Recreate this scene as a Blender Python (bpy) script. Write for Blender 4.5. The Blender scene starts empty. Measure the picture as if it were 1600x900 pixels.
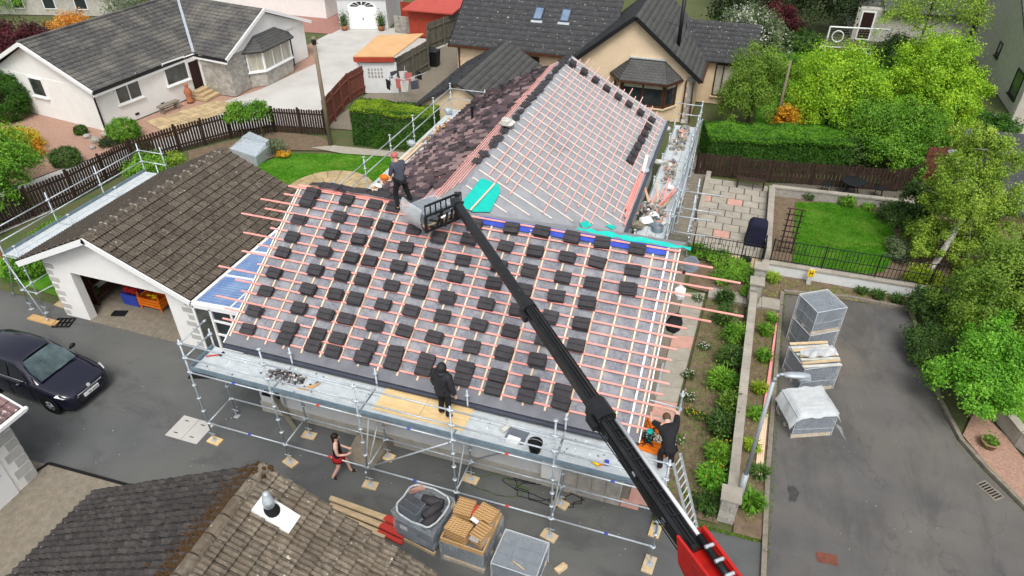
import bpy, bmesh, math, random
import numpy as np
from mathutils import Vector, Matrix, Euler
random.seed(7); rng = np.random.default_rng(7)
R = math.radians
SC = bpy.context.scene
COL = SC.collection
# ------------------------------------------------------------------ camera, sky, sun, exposure
CAM = Vector((12.784, -10.643, 15.692))
PITCH, YAW, FPX = R(35.62), R(18.36), 1090.846          # focal length in pixels of a 1600 px wide frame
cd = bpy.data.cameras.new('camera'); cd.sensor_width = 36; cd.sensor_fit = 'HORIZONTAL'
cd.lens = 36 * FPX / 1600; cd.clip_start = .1; cd.clip_end = 2000
co = bpy.data.objects.new('camera', cd); COL.objects.link(co)
co.location = CAM; co.rotation_euler = (math.pi / 2 - PITCH, 0, YAW); SC.camera = co
SUN_EL, SUN_AZ = R(57), R(158)                            # azimuth clockwise from +Y
w = bpy.data.worlds.new('World'); SC.world = w; w.use_nodes = True
wn = w.node_tree; bg = wn.nodes['Background']
sky = wn.nodes.new('ShaderNodeTexSky'); sky.sky_type = 'NISHITA'; sky.sun_disc = False
sky.sun_elevation = SUN_EL; sky.sun_rotation = SUN_AZ; sky.dust_density = 4; sky.air_density = 1; sky.ozone_density = 1
hs = wn.nodes.new('ShaderNodeHueSaturation'); hs.inputs['Saturation'].default_value = .28
wn.links.new(sky.outputs[0], hs.inputs['Color']); wn.links.new(hs.outputs[0], bg.inputs['Color'])
bg.inputs['Strength'].default_value = .135
sl = bpy.data.lights.new('sun', 'SUN'); sl.energy = 1.3; sl.angle = R(22); sl.color = (1, .965, .91)
so = bpy.data.objects.new('sun', sl); COL.objects.link(so)
sd = Vector((math.sin(SUN_AZ) * math.cos(SUN_EL), math.cos(SUN_AZ) * math.cos(SUN_EL), math.sin(SUN_EL)))
so.rotation_euler = (-sd).to_track_quat('-Z', 'Y').to_euler()
vs = SC.view_settings; vs.view_transform = 'Standard'; vs.look = 'None'; vs.gamma = 1; vs.exposure = .54; vs.use_curve_mapping = False
SC.render.engine = 'CYCLES'
SC.cycles.use_denoising = True; SC.cycles.max_bounces = 6; SC.cycles.diffuse_bounces = 3; SC.cycles.transparent_max_bounces = 12
# ------------------------------------------------------------------ photo pixel -> point at a known height / on a plane
_cp, _sp, _cy, _sy = math.cos(PITCH), math.sin(PITCH), math.cos(YAW), math.sin(YAW)
FW = Vector((-_sy * _cp, _cy * _cp, -_sp)); RT = Vector((_cy, _sy, 0)); UP = RT.cross(FW)
def ray(u, v): return FW + RT * ((u - 800) / FPX) + UP * ((450 - v) / FPX)
def P(u, v, z=0.):
    d = ray(u, v); return CAM + d * ((z - CAM.z) / d.z)
def PY(u, v, y):
    d = ray(u, v); return CAM + d * ((y - CAM.y) / d.y)
def PXx(u, v, x):
    d = ray(u, v); return CAM + d * ((x - CAM.x) / d.x)
# ------------------------------------------------------------------ materials
def lin(c):
    if isinstance(c, (int, float)): c = (c, c, c)
    return tuple(((x / 255) / 12.92 if x / 255 <= .04045 else ((x / 255 + .055) / 1.055) ** 2.4) for x in c[:3]) + (1,)
M = {}
def mat(name, c1, c2=None, scale=3., rough=.85, bump=0., bscale=40., metal=0., rand=0., spots=None, spec=.3, detail=6., alpha=1., trans=0., stretch=None, c3=None, ior=None, coord='pos', transl=0., contrast=1., stain=None, crack=0.):
    m = bpy.data.materials.new(name); m.use_nodes = True; n = m.node_tree.nodes; L = m.node_tree.links
    b = n['Principled BSDF']; out = n['Material Output']
    b.inputs['Roughness'].default_value = rough; b.inputs['Metallic'].default_value = metal
    b.inputs['Specular IOR Level'].default_value = spec; b.inputs['Alpha'].default_value = alpha
    b.inputs['Transmission Weight'].default_value = trans
    if ior: b.inputs['IOR'].default_value = ior
    if coord == 'pos':
        g = n.new('ShaderNodeNewGeometry'); vec = g.outputs['Position']
    else:
        g = n.new('ShaderNodeTexCoord'); vec = g.outputs['Object']
    if stretch:
        mp = n.new('ShaderNodeMapping'); mp.inputs['Scale'].default_value = stretch; L.new(vec, mp.inputs[0]); vec = mp.outputs[0]
    def noise(s, d=6., r=.6):
        t = n.new('ShaderNodeTexNoise'); t.inputs['Scale'].default_value = s; t.inputs['Detail'].default_value = d; t.inputs['Roughness'].default_value = r
        L.new(vec, t.inputs['Vector']); return t.outputs['Fac']
    def ramp(f, a, b_):
        r = n.new('ShaderNodeMapRange'); r.inputs['From Min'].default_value = a; r.inputs['From Max'].default_value = b_; L.new(f, r.inputs['Value']); return r.outputs[0]
    def mix(f, a, b_):
        x = n.new('ShaderNodeMix'); x.data_type = 'RGBA'
        if isinstance(f, float): x.inputs[0].default_value = f
        else: L.new(f, x.inputs[0])
        for i, q in ((6, a), (7, b_)):
            if isinstance(q, tuple): x.inputs[i].default_value = q
            else: L.new(q, x.inputs[i])
        return x.outputs[2]
    col = lin(c1)
    if c2 is not None:
        k = .18 / contrast; col = mix(ramp(noise(scale, detail), .5 - k, .5 + k), lin(c1), lin(c2))
    if c3 is not None: col = mix(ramp(noise(scale * .17, 3.), .45, .68), col, lin(c3))
    if stain:
        mp2 = n.new('ShaderNodeMapping'); mp2.inputs['Scale'].default_value = stain[2]; L.new(vec, mp2.inputs[0]); t2 = n.new('ShaderNodeTexNoise'); t2.inputs['Scale'].default_value = stain[1]; t2.inputs['Detail'].default_value = 9; t2.inputs['Roughness'].default_value = .68; t2.inputs['Distortion'].default_value = .6
        L.new(mp2.outputs[0], t2.inputs['Vector']); f2 = n.new('ShaderNodeMapRange'); f2.inputs['From Min'].default_value = stain[3]; f2.inputs['From Max'].default_value = stain[3] + .13; f2.inputs['To Max'].default_value = stain[4]; L.new(t2.outputs['Fac'], f2.inputs['Value']); col = mix(f2.outputs[0], col, lin(stain[0]))
    if crack:
        vo = n.new('ShaderNodeTexVoronoi'); vo.feature = 'DISTANCE_TO_EDGE'; vo.inputs['Scale'].default_value = .22; nz = n.new('ShaderNodeTexNoise'); nz.inputs['Scale'].default_value = 1.3; nz.inputs['Detail'].default_value = 8; L.new(vec, nz.inputs['Vector'])
        va = n.new('ShaderNodeVectorMath'); va.operation = 'MULTIPLY_ADD'; va.inputs[1].default_value = (1.6, 1.6, 0); L.new(nz.outputs['Color'], va.inputs[0]); L.new(vec, va.inputs[2]); L.new(va.outputs[0], vo.inputs['Vector']); f3 = n.new('ShaderNodeMapRange'); f3.inputs['From Min'].default_value = .0; f3.inputs['From Max'].default_value = .0045; f3.inputs['To Min'].default_value = crack; f3.inputs['To Max'].default_value = 0; L.new(vo.outputs['Distance'], f3.inputs['Value']); col = mix(f3.outputs[0], col, lin((48, 48, 46)))
    if spots: col = mix(ramp(noise(spots[1], 3., .5), spots[2], spots[2] + .04), col, lin(spots[0]))
    if rand:
        oi = n.new('ShaderNodeObjectInfo'); h = n.new('ShaderNodeHueSaturation')
        mr = n.new('ShaderNodeMapRange'); mr.inputs['To Min'].default_value = 1 - rand; mr.inputs['To Max'].default_value = 1 + rand
        L.new(oi.outputs['Random'], mr.inputs['Value']); L.new(mr.outputs[0], h.inputs['Value'])
        if isinstance(col, tuple): h.inputs['Color'].default_value = col
        else: L.new(col, h.inputs['Color'])
        col = h.outputs[0]
    if isinstance(col, tuple): b.inputs['Base Color'].default_value = col
    else: L.new(col, b.inputs['Base Color'])
    if bump:
        bp = n.new('ShaderNodeBump'); bp.inputs['Strength'].default_value = 1; bp.inputs['Distance'].default_value = bump
        L.new(noise(bscale, 4.), bp.inputs['Height']); L.new(bp.outputs[0], b.inputs['Normal'])
    if transl:
        tr = n.new('ShaderNodeBsdfTranslucent'); ms = n.new('ShaderNodeMixShader'); ms.inputs[0].default_value = transl
        if isinstance(col, tuple): tr.inputs[0].default_value = col
        else: L.new(col, tr.inputs[0])
        L.new(b.outputs[0], ms.inputs[1]); L.new(tr.outputs[0], ms.inputs[2]); L.new(ms.outputs[0], out.inputs[0])
    M[name] = m; return m
def emit_free(): pass
# ------------------------------------------------------------------ mesh builder
ORG = {}
def Vv(p): return p if isinstance(p, Vector) else Vector(p)
class MB:
    def __init__(s): s.v = []; s.f = []; s.m = []; s.mi = 0
    def add(s, vs, fs):
        b = len(s.v); s.v += [tuple(x) for x in vs]; s.f += [tuple(b + i for i in f) for f in fs]; s.m += [s.mi] * len(fs); return s
    def box(s, x0, x1, y0, y1, z0, z1):
        return s.add([(x0,y0,z0),(x1,y0,z0),(x1,y1,z0),(x0,y1,z0),(x0,y0,z1),(x1,y0,z1),(x1,y1,z1),(x0,y1,z1)], [(0,3,2,1),(4,5,6,7),(0,1,5,4),(1,2,6,5),(2,3,7,6),(3,0,4,7)])
    def obox(s, c, sz, rz=0., mtx=None):
        mt = mtx if mtx is not None else (Matrix.Translation(Vv(c)) @ Matrix.Rotation(rz, 4, 'Z'))
        a, b, d = sz[0] / 2, sz[1] / 2, sz[2] / 2
        q = [(-a,-b,-d),(a,-b,-d),(a,b,-d),(-a,b,-d),(-a,-b,d),(a,-b,d),(a,b,d),(-a,b,d)]
        return s.add([mt @ Vector(x) for x in q], [(0,3,2,1),(4,5,6,7),(0,1,5,4),(1,2,6,5),(2,3,7,6),(3,0,4,7)])
    def bar(s, p0, p1, wd, ht=None, up=(0, 0, 1)):           # square bar between two points
        p0, p1 = Vv(p0), Vv(p1); ht = ht or wd; d = (p1 - p0); l = d.length; d.normalize()
        u = Vv(up); sd_ = d.cross(u)
        if sd_.length < 1e-4: sd_ = d.cross(Vector((0, 1, 0)))
        sd_.normalize(); n = sd_.cross(d)
        a, b = sd_ * wd / 2, n * ht / 2
        return s.add([p0-a-b, p0+a-b, p0+a+b, p0-a+b, p1-a-b, p1+a-b, p1+a+b, p1-a+b], [(0,3,2,1),(4,5,6,7),(0,1,5,4),(1,2,6,5),(2,3,7,6),(3,0,4,7)])
    def tube(s, p0, p1, r, r1=None, n=8, cap=True):
        p0, p1 = Vv(p0), Vv(p1); r1 = r if r1 is None else r1; d = (p1 - p0).normalized()
        a = d.cross(Vector((0, 0, 1)));
        if a.length < 1e-3: a = Vector((1, 0, 0))
        a.normalize(); b = d.cross(a)
        q = [p0 + (a * math.cos(2*math.pi*i/n) + b * math.sin(2*math.pi*i/n)) * r for i in range(n)] + [p1 + (a * math.cos(2*math.pi*i/n) + b * math.sin(2*math.pi*i/n)) * r1 for i in range(n)]
        fs = [(i, (i+1) % n, n + (i+1) % n, n + i) for i in range(n)]
        if cap: fs += [tuple(range(n-1, -1, -1)), tuple(range(n, 2*n))]
        return s.add(q, fs)
    def path(s, pts, r, n=6):
        for a, b in zip(pts[:-1], pts[1:]): s.tube(a, b, r, n=n)
        return s
    def prism(s, poly, z0, z1):
        n = len(poly); q = [(p[0], p[1], z0) for p in poly] + [(p[0], p[1], z1) for p in poly]
        a = sum(poly[i][0]*poly[(i+1)%n][1] - poly[(i+1)%n][0]*poly[i][1] for i in range(n))
        fs = [tuple(range(n-1, -1, -1)), tuple(range(n, 2*n))] + [(i, (i+1) % n, n + (i+1) % n, n + i) for i in range(n)]
        if a < 0: fs = [f[::-1] for f in fs]
        return s.add(q, fs)
    def sheet(s, poly, z=0.):
        n = len(poly); a = sum(poly[i][0]*poly[(i+1)%n][1] - poly[(i+1)%n][0]*poly[i][1] for i in range(n))
        f = tuple(range(n)); return s.add([(p[0], p[1], z) for p in poly], [f if a > 0 else f[::-1]])
    def slab(s, quad, t):                                     # quad (ccw seen from outside), thickness inwards
        q = [Vv(p) for p in quad]; n = (q[1]-q[0]).cross(q[-1]-q[0]).normalized(); k = len(q)
        return s.add(q + [p - n * t for p in q], [tuple(range(k)), tuple(range(2*k-1, k-1, -1))] + [(i, k + i, k + (i+1) % k, (i+1) % k) for i in range(k)])
    def lathe(s, prof, c=(0, 0, 0), n=14, mtx=None):
        q = []; c = Vv(c)
        for r, z in prof:
            for i in range(n):
                p = Vector((r*math.cos(2*math.pi*i/n), r*math.sin(2*math.pi*i/n), z)); q.append((mtx @ p) if mtx is not None else p + c)
        fs = [(j*n+i, j*n+(i+1) % n, (j+1)*n+(i+1) % n, (j+1)*n+i) for j in range(len(prof)-1) for i in range(n)]
        if prof[0][0] > 1e-4: fs.append(tuple(range(n-1, -1, -1)))
        if prof[-1][0] > 1e-4: fs.append(tuple(range((len(prof)-1)*n, len(prof)*n)))
        return s.add(q, fs)
    def ball(s, c, r, n=8, k=5):
        r = r if hasattr(r, '__len__') else (r, r, r); c = Vv(c); b = len(s.v)
        q = [c + Vector((0, 0, -r[2]))]
        for j in range(1, k):
            t = -math.pi/2 + math.pi*j/k
            q += [c + Vector((r[0]*math.cos(t)*math.cos(2*math.pi*i/n), r[1]*math.cos(t)*math.sin(2*math.pi*i/n), r[2]*math.sin(t))) for i in range(n)]
        q.append(c + Vector((0, 0, r[2])))
        fs = [(0, 1+(i+1) % n, 1+i) for i in range(n)]
        for j in range(k-2):
            o = 1+j*n; fs += [(o+i, o+(i+1) % n, o+n+(i+1) % n, o+n+i) for i in range(n)]
        o = 1+(k-2)*n; fs += [(o+i, o+(i+1) % n, len(q)-1) for i in range(n)]
        return s.add(q, fs)
    def mesh(s, name, mats):
        me = bpy.data.meshes.new(name); me.from_pydata(s.v, [], s.f)
        for m_ in (mats if isinstance(mats, (list, tuple)) else [mats]): me.materials.append(M[m_])
        if any(s.m): me.polygons.foreach_set('material_index', s.m)
        me.update(); return me
    def build(s, name, mats, parent=None, smooth=False, bevel=0., jit=0., org=None):
        if jit: s.v = [(x+random.uniform(-jit, jit), y+random.uniform(-jit, jit), z+random.uniform(-jit, jit)) for x, y, z in s.v]
        if parent is not None: o_ = ORG.get(parent.name, Vector((0, 0, 0)))
        elif org is not None: o_ = Vv(org)
        else:
            a = np.array(s.v); o_ = Vector(((a[:, 0].min()+a[:, 0].max())/2, (a[:, 1].min()+a[:, 1].max())/2, a[:, 2].min()))
        s.v = [(x-o_[0], y-o_[1], z-o_[2]) for x, y, z in s.v]
        me = s.mesh(name, mats)
        if smooth: me.polygons.foreach_set('use_smooth', [True]*len(me.polygons))
        o = bpy.data.objects.new(name, me); COL.objects.link(o)
        if parent is not None: o.parent = parent
        else: o.location = o_
        ORG[o.name] = Vector(o_)
        if bevel:
            bm_ = o.modifiers.new('bevel', 'BEVEL'); bm_.width = bevel; bm_.segments = 2; bm_.limit_method = 'ANGLE'
        return o
def tag(o, label=None, cat=None, group=None, kind=None):
    if label: o['label'] = label
    if cat: o['category'] = cat
    if group: o['group'] = group
    if kind or cat: o['kind'] = kind or 'thing'
    return o
def thing(name, label, cat, loc=(0, 0, 0), group=None, local=False):
    o = bpy.data.objects.new(name, None); COL.objects.link(o); o.location = loc; o.empty_display_size = .2
    ORG[o.name] = Vector((0, 0, 0)) if local else Vector(loc)
    return tag(o, label, cat, group)
def struct(name, mb, m, **k): return tag(mb.build(name, m, **k), kind='structure')
def inst(name, me, parent, mtx=None):
    o = bpy.data.objects.new(name, me); COL.objects.link(o)
    if parent is not None: o.parent = parent
    if mtx is not None: o.matrix_local = mtx
    ORG[o.name] = ORG.get(parent.name, Vector((0, 0, 0))) if parent is not None else Vector((0, 0, 0))
    return o
def copy_tree(o, parent=None):
    c = o.copy(); COL.objects.link(c); c.parent = parent; ORG[c.name] = ORG.get(o.name, Vector((0, 0, 0)))
    for ch in o.children: copy_tree(ch, c)
    return c
def frame(o, u, n):                                            # matrix: x along u, z along n, y = n x u
    u = Vv(u).normalized(); n = Vv(n).normalized(); y = n.cross(u)
    return Matrix(((u.x, y.x, n.x, o[0]), (u.y, y.y, n.y, o[1]), (u.z, y.z, n.z, o[2]), (0, 0, 0, 1)))
def from_np(name, V_, F_, m, parent=None, org=(0, 0, 0), smooth=False, m2=None, idx=None):    # big meshes, all faces with the same number of corners
    V_ = np.asarray(V_, np.float32) - np.array(org, np.float32); F_ = np.asarray(F_, np.int32); k = F_.shape[1]
    me = bpy.data.meshes.new(name); me.vertices.add(len(V_)); me.vertices.foreach_set('co', V_.ravel())
    me.loops.add(F_.size); me.loops.foreach_set('vertex_index', F_.ravel())
    me.polygons.add(len(F_)); me.polygons.foreach_set('loop_start', np.arange(len(F_), dtype=np.int32)*k)
    if smooth: me.polygons.foreach_set('use_smooth', np.ones(len(F_), bool))
    me.materials.append(M[m])
    if m2: me.materials.append(M[m2]); me.polygons.foreach_set('material_index', np.asarray(idx, np.int32))
    me.update(calc_edges=True)
    o = bpy.data.objects.new(name, me); COL.objects.link(o)
    if parent is not None: o.parent = parent
    else: o.location = org
    ORG[o.name] = Vector(org); return o
ORD = ['first', 'second', 'third', 'fourth', 'fifth', 'sixth', 'seventh', 'eighth', 'ninth', 'tenth', 'eleventh', 'twelfth', 'thirteenth', 'fourteenth', 'fifteenth', 'sixteenth', 'seventeenth', 'eighteenth', 'nineteenth', 'twentieth']
ORD += ['twenty-' + x for x in ORD[:9]] + ['thirtieth'] + ['thirty-' + x for x in ORD[:9]]
# ---- material library (colours are sRGB of the thing itself)
mat('tarmac', (96, 98, 98), (86, 88, 88), .9, .97, .004, 120, c3=(104, 104, 101), spec=.12, stain=((66, 67, 67), .5, (1, 2.2, 1), .52, .4), crack=.0, spots=((120, 122, 120), 55, .70))
mat('drive_tarmac', (102, 100, 98), (88, 87, 86), .8, .97, .004, 110, c3=(114, 108, 99), spots=((150, 146, 138), 34, .72), spec=.12, stain=((70, 69, 67), .42, (2.0, .8, 1), .5, .42), crack=.25)
mat('aggregate', (136, 128, 114), (114, 106, 93), 5, .95, .004, 90, spots=((165, 158, 145), 60, .62))
mat('soil', (124, 107, 88), (98, 84, 68), 4, 1, .03, 18, spots=((140, 126, 104), 30, .64))
mat('rough_ground', (74, 92, 50), (94, 92, 62), 1.2, 1, .03, 15)
mat('lawn_grass', (82, 138, 34), (64, 116, 26), 5, 1, .015, 90, c3=(98, 146, 46), spec=.1, stain=((122, 146, 58), .8, (1, 1.6, 1), .53, .55))
mat('worn_grass', (66, 100, 30), (54, 84, 26), 5, 1, .015, 90, c3=(104, 110, 60))
mat('pale_concrete', (188, 186, 180), (172, 170, 165), .8, .92, .002, 60, c3=(196, 194, 190))
mat('kerb_stone', (142, 134, 120), (112, 106, 95), 6, .95, .006, 50)
mat('pink_gravel', (178, 146, 128), (150, 118, 102), 14, 1, .02, 45)
mat('grey_gravel', (150, 142, 128), (100, 92, 80), 30, 1, .02, 50)
mat('flagstone', (190, 168, 130), (158, 138, 106), 2.2, .95, .004, 40, rand=.16)
mat('path_slab', (166, 160, 148), (148, 142, 130), 3, .95, .004, 60, rand=.09)
mat('pink_slab', (200, 156, 142), (186, 142, 130), 4, .95, .004, 60)
mat('cream_slab', (206, 186, 148), (184, 162, 124), 3, .95, .004, 60, rand=.06)
mat('white_render', (234, 233, 229), (226, 225, 221), 2, .95, .003, 90)
mat('cool_render', (212, 214, 214), (200, 203, 204), 2, .95, .003, 90)
mat('grey_render', (186, 183, 174), (164, 161, 152), 3, .95, .006, 70)
mat('beige_render', (222, 200, 170), (212, 189, 158), 2, .95, .004, 80)
mat('block_stone', (176, 172, 164), (142, 138, 130), 4, .95, .012, 30, rand=.12)
mat('quoin_grey', (188, 188, 184), (172, 172, 168), 5, .95, .003, 80, rand=.05)
mat('white_upvc', (232, 233, 232), None, rough=.4)
mat('old_white', (206, 206, 200), (180, 180, 172), 4, .7)
mat('glass_dark', (30, 36, 40), (52, 58, 62), 2, .08, spec=.7)
mat('glass_room', (84, 86, 80), (46, 48, 48), 1.6, .1, spec=.6)
mat('curtain', (190, 186, 172), (150, 146, 132), 9, .9, stretch=(1, 1, .1))
mat('brown_frame', (82, 50, 34), (66, 40, 28), 5, .55)
mat('dark_door', (52, 28, 26), (40, 22, 20), 5, .5)
mat('membrane', (138, 140, 147), (104, 107, 116), 16, .8, .005, 30, c3=(150, 151, 155), detail=12, contrast=1.3, stain=((124, 122, 124), .9, (1, 1, 1), .55, .6))
mat('smooth_membrane', (156, 158, 162), (140, 143, 148), 2.5, .75, .008, 6, stain=((128, 128, 130), .8, (1, 1, 1), .56, .6))
mat('felt_strip', (118, 120, 126), (104, 106, 112), 3, .8, .004, 30)
mat('blue_strip', (58, 84, 188), (48, 70, 170), 3, .55, .01, 9)
mat('teal_sheet', (20, 196, 180), (16, 178, 166), 2, .5, .02, 5)
mat('slate_gutter', (70, 74, 86), (60, 64, 76), 3, .4)
mat('wing_batten', (236, 184, 174), (226, 160, 150), 3, .85, rand=.05)
mat('wing_counter', (232, 222, 214), (222, 206, 194), 3, .85, rand=.05)
mat('pink_batten', (238, 164, 154), (226, 144, 134), 3, .85, rand=.06)
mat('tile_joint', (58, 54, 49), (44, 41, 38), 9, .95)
mat('red_pavers', (166, 124, 114), (148, 108, 98), 6, .95, .004, 40)
mat('pale_batten', (232, 206, 178), (220, 188, 158), 3, .85, rand=.08)
mat('blond_timber', (212, 190, 154), (186, 162, 126), 5, .85, rand=.1, stretch=(1, 1, 1))
mat('new_tile', (66, 64, 67), (54, 52, 55), 6, .8, .002, 60, rand=.1)
mat('new_tile_edge', (96, 62, 56), None, rough=.85)
mat('tile_purple', (92, 76, 79), (76, 64, 67), 9, .9, .006, 40, rand=.2)
mat('tile_dark', (60, 55, 58), (48, 45, 48), 9, .9, .006, 40, rand=.2)
mat('tile_pale', (140, 120, 118), (116, 98, 98), 9, .9, .006, 40, rand=.15)
mat('brown_tile', (126, 98, 100), (92, 76, 80), 3, .9, .006, 40, rand=.4, spots=((190, 178, 172), 11, .62), c3=(142, 118, 112))
mat('lichen_tile', (100, 91, 80), (72, 66, 58), 7, .95, .01, 40, rand=.2, spots=((160, 154, 140), 12, .675), c3=(88, 80, 71), contrast=1.4)
mat('moss_tile', (124, 114, 100), (86, 79, 69), 8, .95, .01, 40, rand=.2, spots=((176, 170, 154), 13, .668), c3=(102, 91, 77), contrast=1.4)
mat('black_tile', (74, 70, 68), (50, 47, 46), 7, .95, .01, 40, rand=.25, spots=((96, 92, 88), 24, .66))
mat('grey_tile', (96, 95, 94), (72, 71, 70), 4, .93, .006, 40, rand=.1, spots=((140, 138, 132), 12, .66), c3=(116, 113, 106))
mat('slate_tile', (74, 75, 77), (58, 59, 61), 3, .9, .004, 40, spots=((168, 168, 160), 8, .665))
mat('slate_tile_clean', (92, 92, 90), (78, 78, 78), 2, .85, .004, 40)
mat('mortar', (158, 152, 142), (134, 128, 118), 6, .95, .01, 30)
mat('moss', (84, 58, 34), (60, 48, 28), 14, 1, .03, 30)
mat('sky_glass', (118, 138, 162), (96, 114, 138), 2, .15, spec=.6)
mat('galv', (192, 200, 205), (166, 176, 183), 9, .42, metal=.3, spec=.5)
mat('joint_sand', (104, 98, 88), (84, 79, 70), 8, .95)
mat('deck_steel', (212, 218, 219), (190, 199, 203), 5, .55, .002, 60, metal=.25, spots=((222, 222, 216), 11, .66))
mat('toe_board', (128, 146, 156), (108, 126, 138), 4, .5, metal=.3)
mat('red_plastic', (196, 66, 56), None, rough=.5)
mat('black_plastic', (24, 25, 27), (32, 33, 35), 4, .45)
mat('black_rubber', (20, 20, 21), None, rough=.8)
mat('boom_black', (22, 24, 26), (32, 34, 36), 4, .38, spec=.45, spots=((92, 90, 84), 16, .70), stain=((62, 60, 56), 1.2, (1, 1, 1), .56, .5))
mat('chrome', (226, 228, 230), None, rough=.3, metal=.5)
mat('crane_red', (188, 34, 28), (168, 26, 22), 3, .42, spec=.4, spots=((120, 92, 84), 14, .7), stain=((118, 24, 22), 1.5, (1, 1, 1), .54, .6))
mat('poly_blue', (104, 138, 192), (146, 174, 212), 1.5, .2, spec=.6, alpha=.72)
mat('wrap_film', (196, 210, 222), (232, 238, 242), 6, .16, .04, 11, spec=.7, alpha=.26)
mat('film_fold', (216, 224, 230), None, rough=.3, spec=.6, alpha=.6)
mat('oil', (58, 58, 58), (72, 72, 71), 9, .8)
mat('white_film', (226, 230, 232), (206, 212, 216), 5, .3, .03, 12, spec=.6, alpha=.62)
mat('pack_grey', (98, 106, 116), (80, 88, 98), 14, .75, rand=.1)
mat('clay_grey', (112, 120, 128), (98, 106, 114), 4, .8, rand=.08)
mat('card', (196, 160, 112), (182, 146, 98), 4, .85)
mat('card_print', (120, 84, 52), None, rough=.85)
mat('orange_board', (238, 128, 32), (224, 112, 22), 3, .6)
mat('ply', (226, 200, 152), (208, 178, 126), 3, .8, stretch=(1, 5, 1))
mat('dark_fence', (62, 46, 38), (46, 34, 28), 4, .9, rand=.2)
mat('red_fence', (122, 74, 60), (98, 58, 48), 5, .9, rand=.14)
mat('grey_fence', (112, 108, 96), (90, 88, 78), 5, .9, rand=.14)
mat('orange_roof', (208, 168, 122), (198, 156, 110), 1.4, .9)
mat('red_sheet', (186, 84, 74), (172, 74, 64), 2, .7)
mat('red_boards', (164, 66, 46), (148, 56, 40), 3, .8)
mat('pole_wood', (136, 124, 104), (110, 100, 84), 4, .9, stretch=(6, 6, .6))
mat('lamp_grey', (172, 180, 186), (158, 166, 172), 3, .5, metal=.3)
mat('rail_black', (28, 30, 32), None, rough=.5)
mat('navy_paint', (20, 21, 38), None, rough=.12, spec=.8)
mat('skin', (208, 158, 134), None, rough=.6)
mat('pale_skin', (214, 172, 152), None, rough=.6)
mat('hair_dark', (32, 24, 22), None, rough=.6)
mat('hair_brown', (96, 76, 54), (78, 60, 42), 30, .7)
mat('red_cloth', (188, 108, 102), (172, 94, 90), 12, .9)
mat('grey_cloth', (78, 80, 92), (66, 68, 80), 8, .9)
mat('black_cloth', (26, 26, 29), (36, 36, 40), 8, .85, .02, 14)
mat('padded_cloth', (30, 30, 34), (40, 40, 45), 6, .6, .03, 11, spec=.4, stretch=(.6, .6, 3))
mat('navy_cloth', (28, 30, 52), (22, 24, 42), 8, .9)
mat('crimson_cloth', (176, 40, 42), (158, 32, 36), 8, .9)
mat('terracotta', (168, 108, 78), (150, 94, 66), 4, .9)
mat('stone_pot', (150, 128, 100), (130, 110, 84), 4, .9)
mat('yellow_sign', (236, 200, 32), None, rough=.5)
mat('bark', (96, 82, 66), (70, 60, 48), 6, .95, .02, 20)
mat('birch_bark', (206, 202, 192), (120, 114, 104), 6, .9, .01, 20)
def leafmat(name, a, b, c=None, s=6.5): mat(name, a, tuple(int(x * .86) for x in b), s, .55, spec=.3, c3=c, transl=.32, detail=2, contrast=1.2)
leafmat('leaf_bright', (160, 204, 46), (110, 160, 32), (178, 212, 58))
leafmat('leaf_fresh', (122, 188, 54), (82, 142, 36), (140, 198, 64))
leafmat('leaf_mid', (114, 168, 48), (72, 122, 32), (134, 180, 58))
leafmat('leaf_deep', (80, 114, 50), (54, 86, 36), (94, 124, 56))
leafmat('leaf_dark', (58, 80, 44), (38, 58, 32), (70, 90, 50))
leafmat('leaf_lime', (158, 186, 48), (118, 152, 34), (178, 192, 56))
leafmat('leaf_birch', (154, 188, 66), (114, 150, 48), (170, 194, 76))
leafmat('leaf_olive', (124, 160, 56), (86, 122, 40), (142, 172, 66))
leafmat('leaf_grey', (112, 132, 90), (80, 102, 64), (136, 150, 110))
leafmat('leaf_orange', (226, 168, 40), (204, 140, 30), (226, 190, 60), 3)
leafmat('leaf_apricot', (228, 158, 62), (206, 128, 44), (232, 184, 90), 3)
leafmat('leaf_yellow', (206, 184, 40), (176, 160, 36), (222, 196, 56), 3)
leafmat('leaf_maroon', (84, 34, 42), (62, 26, 34), (104, 44, 50), 3)
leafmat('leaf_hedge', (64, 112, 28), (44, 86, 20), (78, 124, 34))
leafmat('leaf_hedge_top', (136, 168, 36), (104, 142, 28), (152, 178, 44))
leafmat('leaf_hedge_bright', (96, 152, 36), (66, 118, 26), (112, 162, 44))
leafmat('blossom', (232, 230, 222), (214, 212, 204), None, 6)
# ------------------------------------------------------------------ foliage
def leaf_cloud(pts, nrm, size, m, name, parent, spread=.9, aspect=.6):
    n = len(pts); a = rng.normal(size=(n, 3)); nn = nrm + spread * rng.normal(size=(n, 3)); nn /= np.linalg.norm(nn, axis=1, keepdims=True) + 1e-9
    t = np.cross(nn, a); t /= np.linalg.norm(t, axis=1, keepdims=True) + 1e-9; b = np.cross(nn, t)
    s = size * rng.uniform(.6, 1.3, (n, 1)); t = t * s * .5; b = b * s * .5 * aspect
    V_ = np.empty((n, 4, 3)); V_[:, 0] = pts - t; V_[:, 1] = pts + b - t * .1; V_[:, 2] = pts + t; V_[:, 3] = pts - b - t * .1
    F_ = np.arange(4 * n).reshape(n, 4)
    o = ORG.get(parent.name, Vector((0, 0, 0))) if parent is not None else (0, 0, 0)
    return from_np(name, V_.reshape(-1, 3), F_, m, parent, tuple(o))
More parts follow.
